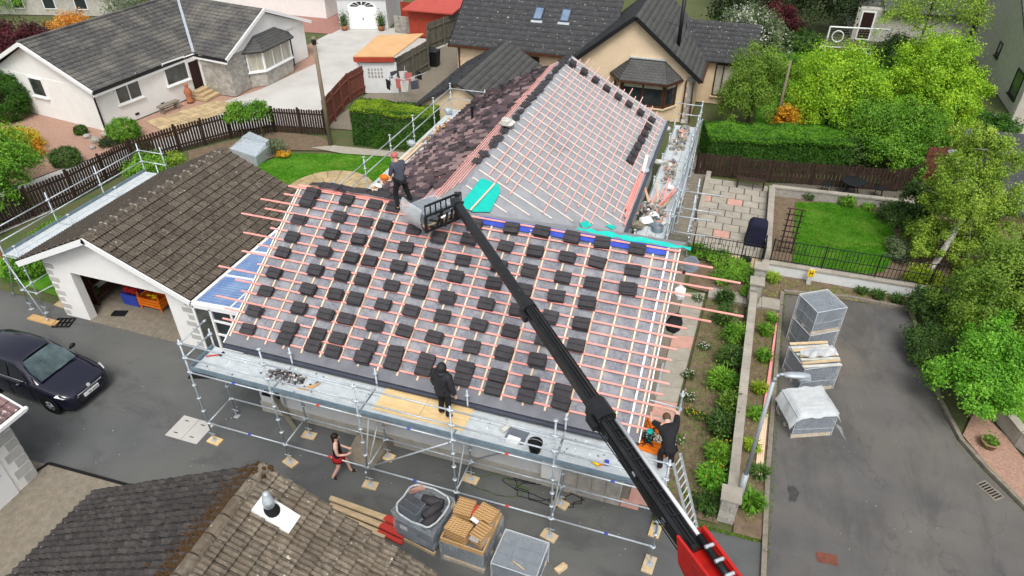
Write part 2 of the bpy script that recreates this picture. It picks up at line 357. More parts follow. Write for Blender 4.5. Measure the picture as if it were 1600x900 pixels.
def blob_points(blobs, n, clump=.3, fill=.35, sub=58, least=12, flip=True):
    wts = np.array([(b[3]*b[4]+b[4]*b[5]+b[3]*b[5]) for b in blobs]); wts = wts / wts.sum()
    P_, N_ = [], []
    for b, wt in zip(blobs, wts):
        k = int(n * wt) + 1; c = np.array(b[:3]); r = np.array(b[3:6]); ns = max(least, int(sub * (r.mean() / 1.5) ** 2))
        d = rng.normal(size=(ns, 3)); d /= np.linalg.norm(d, axis=1, keepdims=True)
        d[:, 2] = np.where(d[:, 2] < -.45, -d[:, 2], d[:, 2]) if flip else d[:, 2]
        rad = rng.uniform(1 - fill, 1.06, (ns, 1)); rad = np.where(rng.random((ns, 1)) < (.13 if flip else .0), rng.uniform(1.06, 1.2, (ns, 1)), rad); cc = c + d * r * rad
        i = rng.integers(0, ns, k); g = rng.normal(size=(k, 3)) * clump * r.mean() * .5
        P_.append(cc[i] + g); N_.append(d[i] * .8 + g / (clump * r.mean() + 1e-6) * .5 + np.array([0, 0, .35]))
    return np.concatenate(P_), np.concatenate(N_)
def tree(name, label, base, blobs, lm, n, size=.14, tr=.14, bark='bark', group=None, clump=.34, fill=.4, cat='tree', lean=None, zmin=.05, limbs=True):
    base = Vv(base); t = thing(name, label, cat, base, group)
    mb = MB(); cz = np.mean([b[2] for b in blobs]); top = Vector((np.mean([b[0] for b in blobs]), np.mean([b[1] for b in blobs]), cz))
    if lean: top = Vv(lean)
    mid = base.lerp(top, .55) + Vector((random.uniform(-.1, .1), random.uniform(-.1, .1), 0))
    mb.tube(base - Vector((0, 0, .05)), mid, tr, tr * .75, 9); mb.tube(mid, top, tr * .75, tr * .4, 8)
    if limbs:
        for b in blobs:
            mb.tube(mid.lerp(top, random.uniform(0, .7)), Vector(b[:3]) + Vector((0, 0, b[5] * .2)), tr * .4, tr * .12, 6)
            for _ in range(3):
                d = Vector((random.gauss(0, 1), random.gauss(0, 1), random.uniform(.1, 1))).normalized()
                mb.tube(Vector(b[:3]), Vector((b[0] + d.x * b[3] * .85, b[1] + d.y * b[4] * .85, b[2] + d.z * b[5] * .85)), tr * .18, tr * .05, 5)
    mb.build('trunk', bark, t)
    p, nn = blob_points(blobs, n, clump, fill, least=150 if not limbs else 12); k = p[:, 2] > zmin
    leaf_cloud(p[k], nn[k], size, lm, 'crown', t)
    return t
def bush(name, label, c, r, h, lm, n=2600, size=.07, group=None, lumps=5, cat='shrub', clump=.28, round_=True, z0=0., flowers=None):
    c = Vv((c[0], c[1], z0)); rx, ry = (r if hasattr(r, '__len__') else (r, r)); t = thing(name, label, cat, c, group)
    blobs = [(c.x, c.y, z0 + h * (.4 if round_ else .5), rx * .95, ry * .95, h * (.58 if round_ else .5))]; n = int(n * 2.2) if round_ else int(n * 1.3)
    if not round_:
        for i in range(lumps):
            a = 2 * math.pi * i / lumps + random.uniform(-.4, .4); q = random.uniform(.45, .62)
            blobs.append((c.x + rx * .55 * math.cos(a), c.y + ry * .55 * math.sin(a), z0 + h * random.uniform(.35, .68), rx * q, ry * q, h * random.uniform(.3, .4)))
    mb = MB()
    for i in range(5):
        a = 2 * math.pi * i / 5; mb.tube(c - Vector((0, 0, .03)), c + Vector((rx * .5 * math.cos(a), ry * .5 * math.sin(a), h * .7)), .03, .012, 5)
    mb.build('stem', 'bark', t)
    p, nn = blob_points(blobs, n, clump if not round_ else .16, .45 if not round_ else .14, sub=160 if round_ else 90, least=320 if round_ else 40, flip=not round_); k = p[:, 2] > z0 + .01
    leaf_cloud(p[k], nn[k], size, lm, 'foliage', t, spread=.7)
    if flowers:
        q, nq = blob_points(blobs, flowers[1], .2, .05); k = q[:, 2] > z0 + .1; leaf_cloud(q[k], nq[k], flowers[2], flowers[0], 'flowers', t, .5, .9)
    return t
def hedge(name, label, p0, p1, wd, h, side='leaf_hedge', top='leaf_hedge_top', n=14000, size=.075, group=None, uneven=.06):
    p0, p1 = Vector((p0[0], p0[1], 0)), Vector((p1[0], p1[1], 0)); d = (p1 - p0); l = d.length; d.normalize(); s = Vector((-d.y, d.x, 0))
    t = thing(name, label, 'hedge', (p0 + p1) / 2, group)
    mb = MB(); k = max(3, int(l / .5))
    for i in range(k): mb.tube(p0 + d * (l * (i + .5) / k), p0 + d * (l * (i + .5) / k) + Vector((0, 0, h * .8)), .03, .012, 5)
    mb.build('stem', 'bark', t)
    a_s, a_t, a_e = 2 * l * h, l * wd, 2 * wd * h; tot = a_s + a_t + a_e
    def surf(m_, f):
        u = rng.random((m_, 2)); return f(u)
    D, S_, p = np.array(d), np.array(s), np.array(p0)
    pts, nr = [], []
    for sg in (-1, 1):
        m_ = int(n * a_s / tot / 2); u = rng.random((m_, 2)); hh = u[:, 1] ** .9
        bul = uneven * (np.sin(u[:, 0] * l * 2.1 + sg) + .6 * np.sin(u[:, 0] * l * 5.3) + .5 * np.sin(hh * 9))
        off = sg * (wd / 2 * (1 - .12 * hh ** 3) + bul) * (1 - .28 * rng.random(m_) ** 2)
        pts.append(p + D * (u[:, :1] * l) + S_ * off[:, None] + np.array([0, 0, 1.]) * (hh * h)[:, None]); nr.append(np.tile(S_ * sg, (m_, 1)) + np.array([0, 0, .25]))
    for e in (0, 1):
        m_ = int(n * a_e / tot / 2); u = rng.random((m_, 2))
        pts.append(p + D * (e * l + (1 - 2 * e) * .1 * rng.random((m_, 1)) ** 2) + S_ * ((u[:, :1] - .5) * wd) + np.array([0, 0, 1.]) * (u[:, 1:] * h)); nr.append(np.tile(D * (2 * e - 1), (m_, 1)) + np.array([0, 0, .2]))
    leaf_cloud(np.concatenate(pts), np.concatenate(nr), size, side, 'foliage', t, .7)
    m_ = int(n * a_t / tot * 1.6); u = rng.random((m_, 2))
    z = h + uneven * (np.sin(u[:, 0] * l * 1.7) + .7 * np.sin(u[:, 0] * l * 4.1 + u[:, 1] * 3)) - .14 * rng.random(m_) ** 2 - .1 * np.abs(u[:, 1] - .5) ** 2 * 4
    q = p + D * (u[:, :1] * l) + S_ * ((u[:, 1:] - .5) * wd * 1.04) + np.array([0, 0, 1.]) * z[:, None]
    leaf_cloud(q, np.tile([0, 0, 1.], (m_, 1)), size, top, 'lit_top_growth', t, .6)  # paler top colour holds both new growth and light falling from above
    return t
def grass_blades(name, poly, n, h, m, z=0.01, label=None, cat=None):     # short blades scattered over a polygon
    a = np.array([(p[0], p[1]) for p in poly]); lo, hi = a.min(0), a.max(0); q = lo + rng.random((n * 2, 2)) * (hi - lo)
    ins = np.zeros(len(q), bool); k = len(a)
    for i in range(k):
        x0, y0 = a[i]; x1, y1 = a[(i + 1) % k]
        c = ((y0 > q[:, 1]) != (y1 > q[:, 1])) & (q[:, 0] < (x1 - x0) * (q[:, 1] - y0) / (y1 - y0 + 1e-9) + x0); ins ^= c
    q = q[ins][:n]; n = len(q); ang = rng.random(n) * 6.28; wv = h * .22; hh = h * rng.uniform(.5, 1.2, n); ln = rng.normal(size=(n, 2)) * h * .35
    b = np.stack([q[:, 0], q[:, 1], np.full(n, z)], 1); s = np.stack([np.cos(ang), np.sin(ang), np.zeros(n)], 1) * wv
    V_ = np.stack([b - s, b + s, b + np.stack([ln[:, 0], ln[:, 1], hh], 1)], 1).reshape(-1, 3)
    o = from_np(name, V_, np.arange(3 * n).reshape(n, 3), m); return tag(o, label, cat, kind='stuff')
def plants(name, label, c, n, h, r, lm, cat='plant', group=None, wdt=.03, flowers=None, z0=0.):       # a clump of strap leaves
    c = Vector((c[0], c[1], z0)); V_, F_ = [], []
    for i in range(n):
        a = random.uniform(0, 6.28); q = r * math.sqrt(random.random()) * .6; b = c + Vector((q * math.cos(a), q * math.sin(a), 0)); a2 = a + random.gauss(0, .5)
        hh = h * random.uniform(.55, 1.1); o = r * random.uniform(.3, .9); d = Vector((math.cos(a2), math.sin(a2), 0)); s = Vector((-d.y, d.x, 0)) * wdt * random.uniform(.6, 1.2)
        m_ = b + d * o * .35 + Vector((0, 0, hh * .75)); e = b + d * o + Vector((0, 0, hh * random.uniform(.6, 1.0)))
        k = len(V_); V_ += [b - s * .5, b + s * .5, m_ - s, m_ + s, e]; F_ += [(k, k+1, k+3, k+2), (k+2, k+3, k+4)]
    mb = MB(); mb.add(V_, F_); o = mb.build(name, lm, org=c); tag(o, label, cat, group)
    if flowers:
        f = MB()
        for i in range(flowers[1]):
            a = random.uniform(0, 6.28); q = r * math.sqrt(random.random()); p = c + Vector((q * math.cos(a), q * math.sin(a), h * random.uniform(.6, 1.15))); f.ball(p, flowers[2], 6, 4)
        f.build('flowers', flowers[0], o)['kind'] = 'stuff'
    return o
# ------------------------------------------------------------------ ground and paving
def xy(*uv): return [tuple(P(u, v)[:2]) for u, v in uv]
g = MB().sheet([(-400, -200), (400, -200), (400, 600), (-400, 600)], -.06); struct('ground', g, 'rough_ground', org=(0, 0, -.06))
struct('front_tarmac', MB().sheet([(-40, -25), (15.44, -25), (15.46, 1.55), (13.85, 1.6), (13.0, 1.55), (12.4, 3.3), (-9, 3.75), (-40, 4.4)], 0), 'tarmac')
DR = [(15.6, -25), (15.62, 4), (15.86, 13.0), (18.26, 13.4), (20.1, 13.3), (20.3, 12.6), (20.34, 10.6), (20.5, 8.6), (20.82, 6.95), (21.35, 5.9), (22.1, 4.7), (24, 2), (26, -4), (26, -25)]
struct('side_driveway', MB().sheet(DR, .004), 'drive_tarmac')
def kerb(name, pts, wd, h, m='kerb_stone', seg=.9):           # kerb of separate stones along a polyline
    tot = MB(); root = None; first = True
    par = tag(bpy.data.objects.new(name, None), kind='structure'); COL.objects.link(par); ORG[par.name] = Vector((0, 0, 0))
    for (a, b) in zip(pts[:-1], pts[1:]):
        a, b = Vector((a[0], a[1], 0)), Vector((b[0], b[1], 0)); l = (b - a).length; k = max(1, round(l / seg)); d = (b - a) / k
        for i in range(k):
            u = d.normalized() * .006; mb = MB(); hh = h + random.uniform(-.008, .008)
            mb.bar(a + d * i + u + Vector((0, 0, hh / 2 - .02)), a + d * (i + 1) - u + Vector((0, 0, hh / 2 - .02)), wd, hh + .04); mb.build('kerb_stone', m, par)
    return par
kerb('drive_kerb', [(15.53, -8), (15.53, 4), (15.77, 13.05)], .13, .11)
kerb('back_kerb', [(15.82, 13.12), (18.26, 13.52), (20.2, 13.42)], .12, .12)
kerb('curved_kerb', [(20.28, 13.4), (20.42, 10.6), (20.58, 8.6), (20.92, 6.95), (21.45, 5.95), (22.2, 4.75), (24.1, 2)], .12, .1, seg=.7)
BG = [(-3.95, -2.24), (-.9, -2.14), (1.5, -2.06), (1.5, -25), (-12, -25), (-12, -2.6)]
struct('aggregate_drive', MB().sheet(BG, .02), 'aggregate')
mb = MB(); mb.bar((-3.95, -2.2, .012), (1.5, -2.02, .012), .09, .05); mb.bar((-3.95, -2.2, .012), (-4.1, -2.75, .012), .09, .05); struct('drain_channel', mb, 'black_rubber')
# neighbour's concrete drive, gravel, flagstones
struct('concrete_drive', MB().sheet([(-60, 2), (-20.4, 5), (-19.8, 9.9), (-19.03, 12.94), (-17.0, 17.4), (-16.2, 18.6), (-17.3, 23), (-16.45, 25.4), (-16.3, 26), (-15.7, 31.4), (-16.5, 33.2), (-18.6, 36), (-18.6, 39.5), (-14.6, 41.2), (-13.5, 42), (-12.2, 39.4), (-8.4, 39.4), (-8.9, 37), (-9.2, 31), (-9.9, 26), (-9.2, 21.6), (-12.5, 21.0), (-14.4, 18.2), (-16.3, 14.6), (-16.0, 9), (-17, 4.5), (-60, -10)], -.02), 'pale_concrete')
struct('gravel_border', MB().sheet([(-40, 14), (-27.6, 18.4), (-20.3, 17.3), (-19.2, 22), (-17.9, 19.5), (-17.2, 17.6), (-19.1, 12.9), (-20.2, 9), (-26, 9), (-40, 8)], -.012), 'pink_gravel')
struct('gravel_bed', MB().sheet([(-20.4, 17.2), (-17, 17.2), (-15.6, 25), (-15.3, 33.5), (-18.6, 36.5), (-19.2, 24.8)], -.03), 'pink_gravel')
struct('red_paving', MB().sheet([(-30, 37), (-18.4, 38.2), (-18.4, 46), (-30, 46)], -.016), 'red_pavers')
def slabs(name, quad, nu, nv, m, special={}, t=.05, gap=.012, bond=False, zt=.03, skip=(), piece='slab'):
    par = MB().sheet([(p[0], p[1]) for p in quad], zt - .022); par = struct(name, par, 'joint_sand', org=(quad[0][0], quad[0][1], 0))
    q = [Vector((p[0], p[1], 0)) for p in quad]
    def at(u, v): return q[0].lerp(q[1], u).lerp(q[3].lerp(q[2], u), v)
    for j in range(nv):
        o = (.5 / nu) * (j % 2) if bond else 0
        for i in range(nu + (1 if o else 0)):
            u0, u1 = max(0, i / nu - o), min(1, (i + 1) / nu - o)
            if u1 - u0 < .02 or (i, j) in skip: continue
            cs = [at(u0, j / nv), at(u1, j / nv), at(u1, (j + 1) / nv), at(u0, (j + 1) / nv)]; c = sum(cs, Vector()) / 4
            cs = [p + (c - p).normalized() * gap for p in cs]
            MB().prism([(p.x, p.y) for p in cs], zt - t, zt + random.uniform(-.006, .006)).build(piece, special.get((i, j), m), par)
    return par
slabs('flagstone_patio', xy((227, 190), (268, 213), (376, 163), (339, 157)), 5, 9, 'flagstone', t=.04, zt=.02, gap=.02)
struct('rear_yard', MB().sheet([(-9.2, 21.6), (-6.6, 22.0), (3.5, 22.0), (3.2, 30.5), (-4.5, 30.5), (-4.9, 40), (-8.2, 40), (-9.2, 36), (-7.6, 32), (-8, 29), (-9.5, 29)], -.008), 'grey_gravel')
# side path, gravel strip, bed between path and wall
struct('gravel_strip', MB().sheet([(11.5, 1.75), (12.0, 1.75), (12.2, 12.2), (11.5, 12.2)], .012), 'grey_gravel')
slabs('side_path', [(11.98, 1.7), (12.62, 1.7), (13.0, 12.1), (12.22, 11.9)], 1, 15, 'path_slab', {(0, 0): 'pink_slab', (0, 5): 'pink_slab', (0, 10): 'pink_slab'}, zt=.04)
slabs('front_step_slabs', [(10.3, 1.5), (12.3, 1.5), (12.3, 1.76), (10.3, 1.76)], 4, 1, 'path_slab', {(3, 0): 'pink_slab'}, zt=.035)
struct('flower_bed', MB().sheet([(12.7, 1.7), (14.35, 1.75), (14.5, 15), (12.3, 14.4), (12.3, 12.3), (13.1, 12.2)], .03), 'soil')
struct('verge_bed', MB().sheet([(14.75, 1.6), (15.45, 1.6), (15.7, 13), (20.3, 13.6), (20.4, 14.2), (15, 14.3), (14.8, 13)], .03), 'soil')
slabs('step_path', [(13.1, 11.75), (15.7, 11.75), (15.7, 12.45), (13.1, 12.45)], 4, 1, 'path_slab', zt=.12, t=.14)
slabs('slab_patio', [(12.15, 15.2), (15.0, 15.2), (15.0, 22.0), (12.15, 22.0)], 4, 11, 'path_slab', {(1, 2): 'pink_slab', (2, 7): 'pink_slab', (0, 7): 'pink_slab', (4, 3): 'pink_slab'}, bond=True, zt=.05, gap=.035)
slabs('cream_patio', [(12.4, 14.4), (15.0, 14.4), (15.0, 15.18), (12.3, 15.18)], 4, 1, 'cream_slab', zt=.045)
struct('scaffold_yard', MB().sheet([(10.2, 10.5), (12.13, 10.5), (12.13, 24.5), (10.0, 24.5)], .01), 'kerb_stone')
LW = xy((1243, 318), (1290, 318), (1340, 325), (1372, 336), (1394, 355), (1400, 380), (1397, 406), (1380, 426), (1345, 432), (1290, 425), (1238, 412), (1240, 360))
struct('garden_bed', MB().sheet([(15.1, 14.4), (24, 14.4), (24, 21.6), (15.1, 21.4)], .016), 'soil')
struct('dark_paving', MB().sheet([(15.25, 21.75), (21.6, 21.75), (21.9, 24.2), (15.25, 22.5)], .012), 'joint_sand')
struct('walled_lawn', MB().sheet(LW, .06), 'lawn_grass')
struct('right_lawn', MB().sheet([(22.3, 7.4), (40, 4), (40, 16), (21.6, 14), (22.1, 10)], .02), 'lawn_grass')
struct('gravel_walk', MB().sheet([(21.0, 7.2), (21.55, 6.0), (22.3, 4.8), (24.3, 2), (26, 2), (22.8, 5.9), (22.2, 7.6), (21.6, 8.6)], .03), 'pink_gravel')
struct('far_lawn', MB().sheet([(14, 30), (27, 30), (27, 46), (14, 46)], -.01), 'lawn_grass')
struct('far_paving', MB().sheet([(27.3, 28), (45, 26), (45, 36), (27.2, 35.9)], -.01), 'path_slab')
BL = [(-10.2, 15.2), (-9.3, 17.9), (-6.5, 18.8), (-3.4, 19.3), (-1.2, 17.5), (-1.0, 13), (-7.2, 12.8)]
struct('back_lawn', MB().sheet(BL, .02), 'lawn_grass')
struct('back_bed', MB().sheet([(-14.4, 16.6), (-11.4, 20.4), (-8.6, 20.4), (-6.5, 19.2), (-9.2, 18.4), (-10.6, 15.2), (-12.5, 14.4)], .012), 'soil')
struct('back_path', MB().sheet([(-8.4, 19.0), (-6.5, 18.85), (-3.4, 19.35), (-1.0, 18.6), (-1.0, 19.4), (-3.4, 20.0), (-7.4, 19.6)], .03), 'path_slab')
cp = [(-4.9 + 2.15 * math.cos(a), 14.8 + 2.3 * math.sin(a)) for a in [i * math.pi / 12 for i in range(24)]]
par = struct('round_patio', MB().prism(cp, .0, .035), 'mortar')
for ring, (r0, r1, k) in enumerate(((.05, .75, 7), (.77, 1.45, 12), (1.47, 2.12, 18))):
    for i in range(k):
        a0, a1 = 2 * math.pi * (i + .03) / k + ring * .2, 2 * math.pi * (i + .97) / k + ring * .2
        MB().prism([(-4.9 + r * math.cos(a), 14.8 + r * 1.07 * math.sin(a)) for r, a in ((r0, a0), (r1, a0), (r1, (a0 + a1) / 2), (r1, a1), (r0, a1))], .02, .06).build('paving_stone', 'flagstone', par)
struct('left_lawn', MB().sheet([(-9.3, 4.1), (-9.6, 11), (-14.5, 12), (-15, 4.6)], .006), 'lawn_grass')
struct('left_path', MB().sheet([(-8.85, 3.6), (-10, 3.7), (-10.1, 5.6), (-8.85, 5.5)], .02), 'flagstone')
# drains and marks let into the tarmac
t = thing('manhole_cover', 'pale grey concrete double manhole cover with slots on the front tarmac', 'manhole', (-1, .15, 0))
for k, (x0, x1) in enumerate(((-1.56, -1.0), (-.985, -.43))):
    o = MB().box(x0, x1, -.27, .58, -.02, .012).build('cover_plate', 'pale_concrete', t)
    for dy in (-.1, .4): MB().box((x0+x1)/2-.11, (x0+x1)/2+.03, dy, dy+.03, .01, .016).build('slot', 'black_rubber', o)
t = thing('drain_grate', 'rusty brown slotted drain grate beside the curved kerb', 'drain', (21.2, 5.1, 0))
mt = Matrix.Translation((21.35, 5.2, .01)) @ Matrix.Rotation(R(-50), 4, 'Z')
MB().obox(0, (.62, .36, .02), mtx=mt).build('frame', 'kerb_stone', t)
for i in range(7): MB().obox(0, (.04, .26, .012), mtx=mt @ Matrix.Translation((-.24 + i * .08, 0, .01))).build('slot', 'black_rubber', t)
q = P(1292, 873); o = MB().obox((q.x, q.y, .008), (.5, .3, .012), .1).build('access_cover', 'red_fence'); tag(o, 'small rusty red access cover let into the side driveway', 'cover')
st = MB(); q = P(1238, 772); st.sheet([(q.x + .13*math.cos(a)*(1+.3*math.sin(3*a+1)+.12*math.sin(7*a)), q.y + .36*math.sin(a)*(1+.25*math.cos(2*a)+.1*math.sin(9*a))) for a in [i*.1309 for i in range(48)]], .0085); tag(st.build('oil_stain', 'oil'), 'dark oil stain on the side driveway tarmac', 'stain')
# ------------------------------------------------------------------ the house being re-roofed
PIT = R(28.6); CO, SI = math.cos(PIT), math.sin(PIT)
X0, X1, YE, ZE, YR, ZR = .35, 12.04, 1.13, 2.98, 5.88, 5.57
SL = (YR - YE) / CO
def fr(x, s, h=0.): return Vector((x, YE + s * CO - h * SI, ZE + s * SI + h * CO))          # on the front slope
WX, WE, WY1 = 5.13, 9.86, 21.3                                                              # wing ridge X, right eave X, far end
WSL = (WE - WX) / CO
def wr(y, s, h=0.): return Vector((WE - s * CO + h * SI, y, ZR - (WE - WX) * math.tan(PIT) + s * SI + h * CO))   # right slope of the wing, s up from the eave
WL0 = WX - (WE - WX)
def wl(y, s, h=0.): return Vector((WL0 + s * CO - h * SI, y, ZR - (WE - WX) * math.tan(PIT) + s * SI + h * CO))  # left slope
def on_plane(u, v, p0, n):
    d = ray(u, v); return CAM + d * ((Vv(p0) - CAM).dot(n) / d.dot(n))
NF = Vector((0, -SI, CO)); NR = Vector((SI, 0, CO)); NL = Vector((-SI, 0, CO))
house = thing('bungalow', 'large T-shaped bungalow with stripped roof of grey membrane and pink battens', 'house', (6, 6, 0))
mb = MB(); mb.box(.65, 11.75, 1.55, 10.2, 0, 2.9)
for x in (.65, 11.72): mb.add([(x, 1.55, 2.9), (x, 10.2, 2.9), (x, 5.88, 5.3), (x + .03, 1.55, 2.9), (x + .03, 10.2, 2.9), (x + .03, 5.88, 5.3)], [(0, 2, 1), (3, 4, 5), (0, 1, 4, 3), (1, 2, 5, 4), (2, 0, 3, 5)])
mb.build('wall', 'cool_render', house)
mb = MB(); mb.box(.75, 9.5, 10.21, 21.0, 0, 2.9); mb.add([(.75, 21, 2.9), (9.5, 21, 2.9), (WX, 21, 5.3), (.75, 20.9, 2.9), (9.5, 20.9, 2.9), (WX, 20.9, 5.3)], [(0, 1, 2), (3, 5, 4)]); mb.build('wall', 'cool_render', house)
MB().box(.62, 10.2, 1.515, 1.548, 0, .42).build('plinth', 'grey_render', house)
for i in range(4): MB().box(10.22 + i * .39, 10.59 + i * .39, 1.5, 1.547, 0, 1.0 - .02 * (i % 2)).build('stone_cladding', 'block_stone', house)
# door hole, window, meter cabinet, downpipe under the eave
def window(parent, name, o, u, n, wd, h, fm='white_upvc', gm='glass_dark', mull=(), trans=None, sill=True, ft=.07, dep=.05):   # o: bottom-left corner on the wall
    u = Vv(u).normalized(); n = Vv(n).normalized(); z = Vector((0, 0, 1)); o = Vv(o)
    def bar(mb, a, b, c, d, d0, d1):
        q = [o + u*a + z*c + n*d0, o + u*b + z*c + n*d0, o + u*b + z*d + n*d0, o + u*a + z*d + n*d0]; q += [p + n * (d1 - d0) for p in q]
        mb.add(q, [(0, 3, 2, 1), (4, 5, 6, 7), (0, 1, 5, 4), (1, 2, 6, 5), (2, 3, 7, 6), (3, 0, 4, 7)])
    f = MB(); bar(f, 0, ft, 0, h, 0, dep); bar(f, wd - ft, wd, 0, h, 0, dep); bar(f, ft, wd - ft, 0, ft, 0, dep); bar(f, ft, wd - ft, h - ft, h, 0, dep)
    for m_ in mull: bar(f, wd * m_ - ft * .4, wd * m_ + ft * .4, ft, h - ft, 0, dep * .9)
    if trans: bar(f, ft, wd - ft, h * trans - ft * .4, h * trans + ft * .4, 0, dep * .85)
    w_ = f.build(name, fm, parent)
    xs = [0] + list(mull) + [1]; zs = [0] + ([trans] if trans else []) + [1]
    for a, b in zip(xs[:-1], xs[1:]):
        for c, d in zip(zs[:-1], zs[1:]):
            p = MB(); bar(p, wd*a + ft*.5, wd*b - ft*.5, h*c + ft*.5, h*d - ft*.5, .004, .02); p.build('pane', gm, w_)
    if sill: s_ = MB(); bar(s_, -.06, wd + .06, -.07, -.002, 0, .13); s_.build('sill', fm if fm != 'brown_frame' else 'beige_render', w_)
    return w_
window(house, 'window', (3.85, 1.549, 1.0), (1, 0, 0), (0, -1, 0), 1.25, 1.1, 'brown_frame', 'glass_dark', (.5,), ft=.06)
window(house, 'window', (.9, 1.549, .9), (1, 0, 0), (0, -1, 0), .5, 1.0, 'black_plastic', 'glass_dark', (), ft=.05)
window(house, 'window', (6.4, 1.549, 1.15), (1, 0, 0), (0, -1, 0), 1.5, 1.05, 'white_upvc', 'glass_dark', (.5,), ft=.06)
o = MB().box(9.6, 10.16, 1.36, 1.513, .5, 1.25).build('meter_cabinet', 'old_white', house, bevel=.01); MB().box(9.63, 10.13, 1.352, 1.358, .53, 1.22).build('cabinet_door', 'white_upvc', o)
MB().tube((1.55, 1.44, .05), (1.55, 1.44, 2.85), .045, n=10).build('downpipe', 'white_upvc', house, True)
# ---- roof sheets
def sag_sheet(f, x0, x1, s0f, s1, nx, ns, pitch, name, m, lap=1.35, sg=.016):        # underlay sagging between the counter battens, with lap steps
    q = []
    for j in range(ns + 1):
        for i in range(nx + 1):
            x = x0 + (x1 - x0) * i / nx; sa = s0f(x); s = sa + (s1 - sa) * j / ns
            ph = ((x - X0 - .06) / pitch) % 1; h = -.018 - sg * (math.sin(math.pi * ph) ** 2) * random.uniform(.5, 1.4) + .01 * (1 - (s % lap) / lap) + random.uniform(-.003, .003); q.append(f(x, s, h))
    mb = MB(); mb.add(q, [(j*(nx+1)+i, j*(nx+1)+i+1, (j+1)*(nx+1)+i+1, (j+1)*(nx+1)+i) for j in range(ns) for i in range(nx)]); return mb
mb = sag_sheet(fr, X0, X1, lambda x: .34, SL, 120, 48, (X1 - X0 - .12) / 20, 'roof_membrane', 'membrane'); mb.slab([fr(X0, .34, -.06), fr(X1, .34, -.06), fr(X1, SL, -.06), fr(X0, SL, -.06)], .03); rf = mb.build('roof_membrane', 'membrane', house, True)
MB().slab([fr(X0, 0), fr(X1, 0), fr(X1, .338), fr(X0, .338)], .05).build('eave_felt', 'felt_strip', house)
vy = lambda s: YR + (WSL - s) * CO          # valley line on the wing slopes (y for slope position s)
mb = sag_sheet(lambda y, s, h: wr(y, s, h + .008), YR, WY1, lambda y: max(0, WSL - (y - YR) / CO), WSL, 130, 36, .585, '', '', 1.1, .02); mb.slab([wr(vy(0), 0, -.06), wr(WY1, 0, -.06), wr(WY1, WSL, -.06), wr(YR, WSL, -.06)], .03); wrf = mb.build('wing_membrane', 'smooth_membrane', house, True)
mb = MB(); mb.slab([wl(WY1, 0), wl(vy(0), 0), wl(YR, WSL), wl(WY1, WSL)], .05); wlf = mb.build('wing_underlay', 'smooth_membrane', house)
zb = ZE
mb = MB(); mb.slab([(X1, 2 * YR - YE, zb), (WE, 2 * YR - YE, zb), (WX + .02, YR, ZR), (X1, YR, ZR)], .05); mb.slab([(WL0, 2 * YR - YE, zb), (X0, 2 * YR - YE, zb), (X0, YR, ZR), (WX - .02, YR, ZR)], .05); mb.build('back_membrane', 'smooth_membrane', house)
mb = MB(); yy = YE - .06
for x0, x1 in ((X0 - .02, X1 + .02),):
    n = 7; prof = [(yy + .075 * math.cos(math.pi + math.pi * i / n), ZE - .04 + .075 * math.sin(math.pi + math.pi * i / n)) for i in range(n + 1)]
    for sgn, rr in ((1, 1.), (-1, .86)):
        pr = [(yy + (y - yy) * rr, ZE - .04 + (z - ZE + .04) * rr) for y, z in prof]; q = [(x0, y, z) for y, z in pr] + [(x1, y, z) for y, z in pr]; k = n + 1
        mb.add(q, [(i, i + 1, k + i + 1, k + i) if sgn < 0 else (i + 1, i, k + i, k + i + 1) for i in range(n)])
mb.build('gutter', 'slate_gutter', house)
MB().box(X0, X1, YE + .02, YE + .05, ZE - .2, ZE - .03).build('fascia', 'slate_gutter', house)
MB().bar((WE + .07, 10.6, 2.95), (WE + .07, WY1, 2.95), .12, .09).build('gutter', 'slate_gutter', house)
for x in (X1 + .035,):
    MB().bar(fr(x, 0, -.07), fr(x, SL, -.07), .03, .2, NF).build('bargeboard', 'white_upvc', house)
    MB().bar(fr(x - .3, 0, .012), fr(x - .3, SL, .012), .05, .02, NF).build('verge_strip', 'white_upvc', rf)
MB().bar(fr(X0 - .035, 0, -.07), fr(X0 - .035, SL, -.07), .03, .18, NF).build('bargeboard', 'white_upvc', house)
# counter battens then pink battens on the front slope
for i in range(21):
    x = X0 + .06 + i * (X1 - X0 - .12) / 20; MB().bar(fr(x, .22, .014), fr(x, SL - .05, .014), .045, .024, NF).build('counter_batten', 'pale_batten', rf)
GA = .31; ROWS = [.36 + GA * k for k in range(17)]
Lx = {0: .42, 1: -.05, 2: -.15, 3: -.6, 4: .1, 5: -.25, 6: -1.0, 7: .2, 8: -.5, 9: -.1, 10: -.75, 11: .05, 12: -1.15, 13: -.45, 14: -.75, 15: -.05, 16: -.05}
Rx = {0: 12.25, 1: 12.45, 2: 12.45, 3: 12.4, 4: 12.5, 5: 12.45, 6: 12.45, 7: 12.5, 8: 12.45, 9: 12.65, 10: 13.2, 11: 13.95, 12: 12.6, 13: 13.1, 14: 13.75, 15: 13.0, 16: 12.0}
for k, s in enumerate(ROWS):
    j1, j2 = random.uniform(3, 5), random.uniform(7, 9.5)
    for a, b in ((Lx[k], j1), (j1 + .006, j2), (j2 + .006, Rx[k])):
        MB().bar(fr(a, s + random.uniform(-.006, .006), .038), fr(b, s + random.uniform(-.006, .006), .038), .05, .026, NF).build('batten', 'pink_batten', rf)
MB().bar(fr(5.6, SL - .1, .07), fr(12.1, SL - .1, .065), .05, .03, NF).build('batten', 'pink_batten', rf)
MB().bar(fr(.3, SL - .03, .07), fr(4.6, SL - .03, .065), .09, .03, NF).build('batten', 'pink_batten', rf)
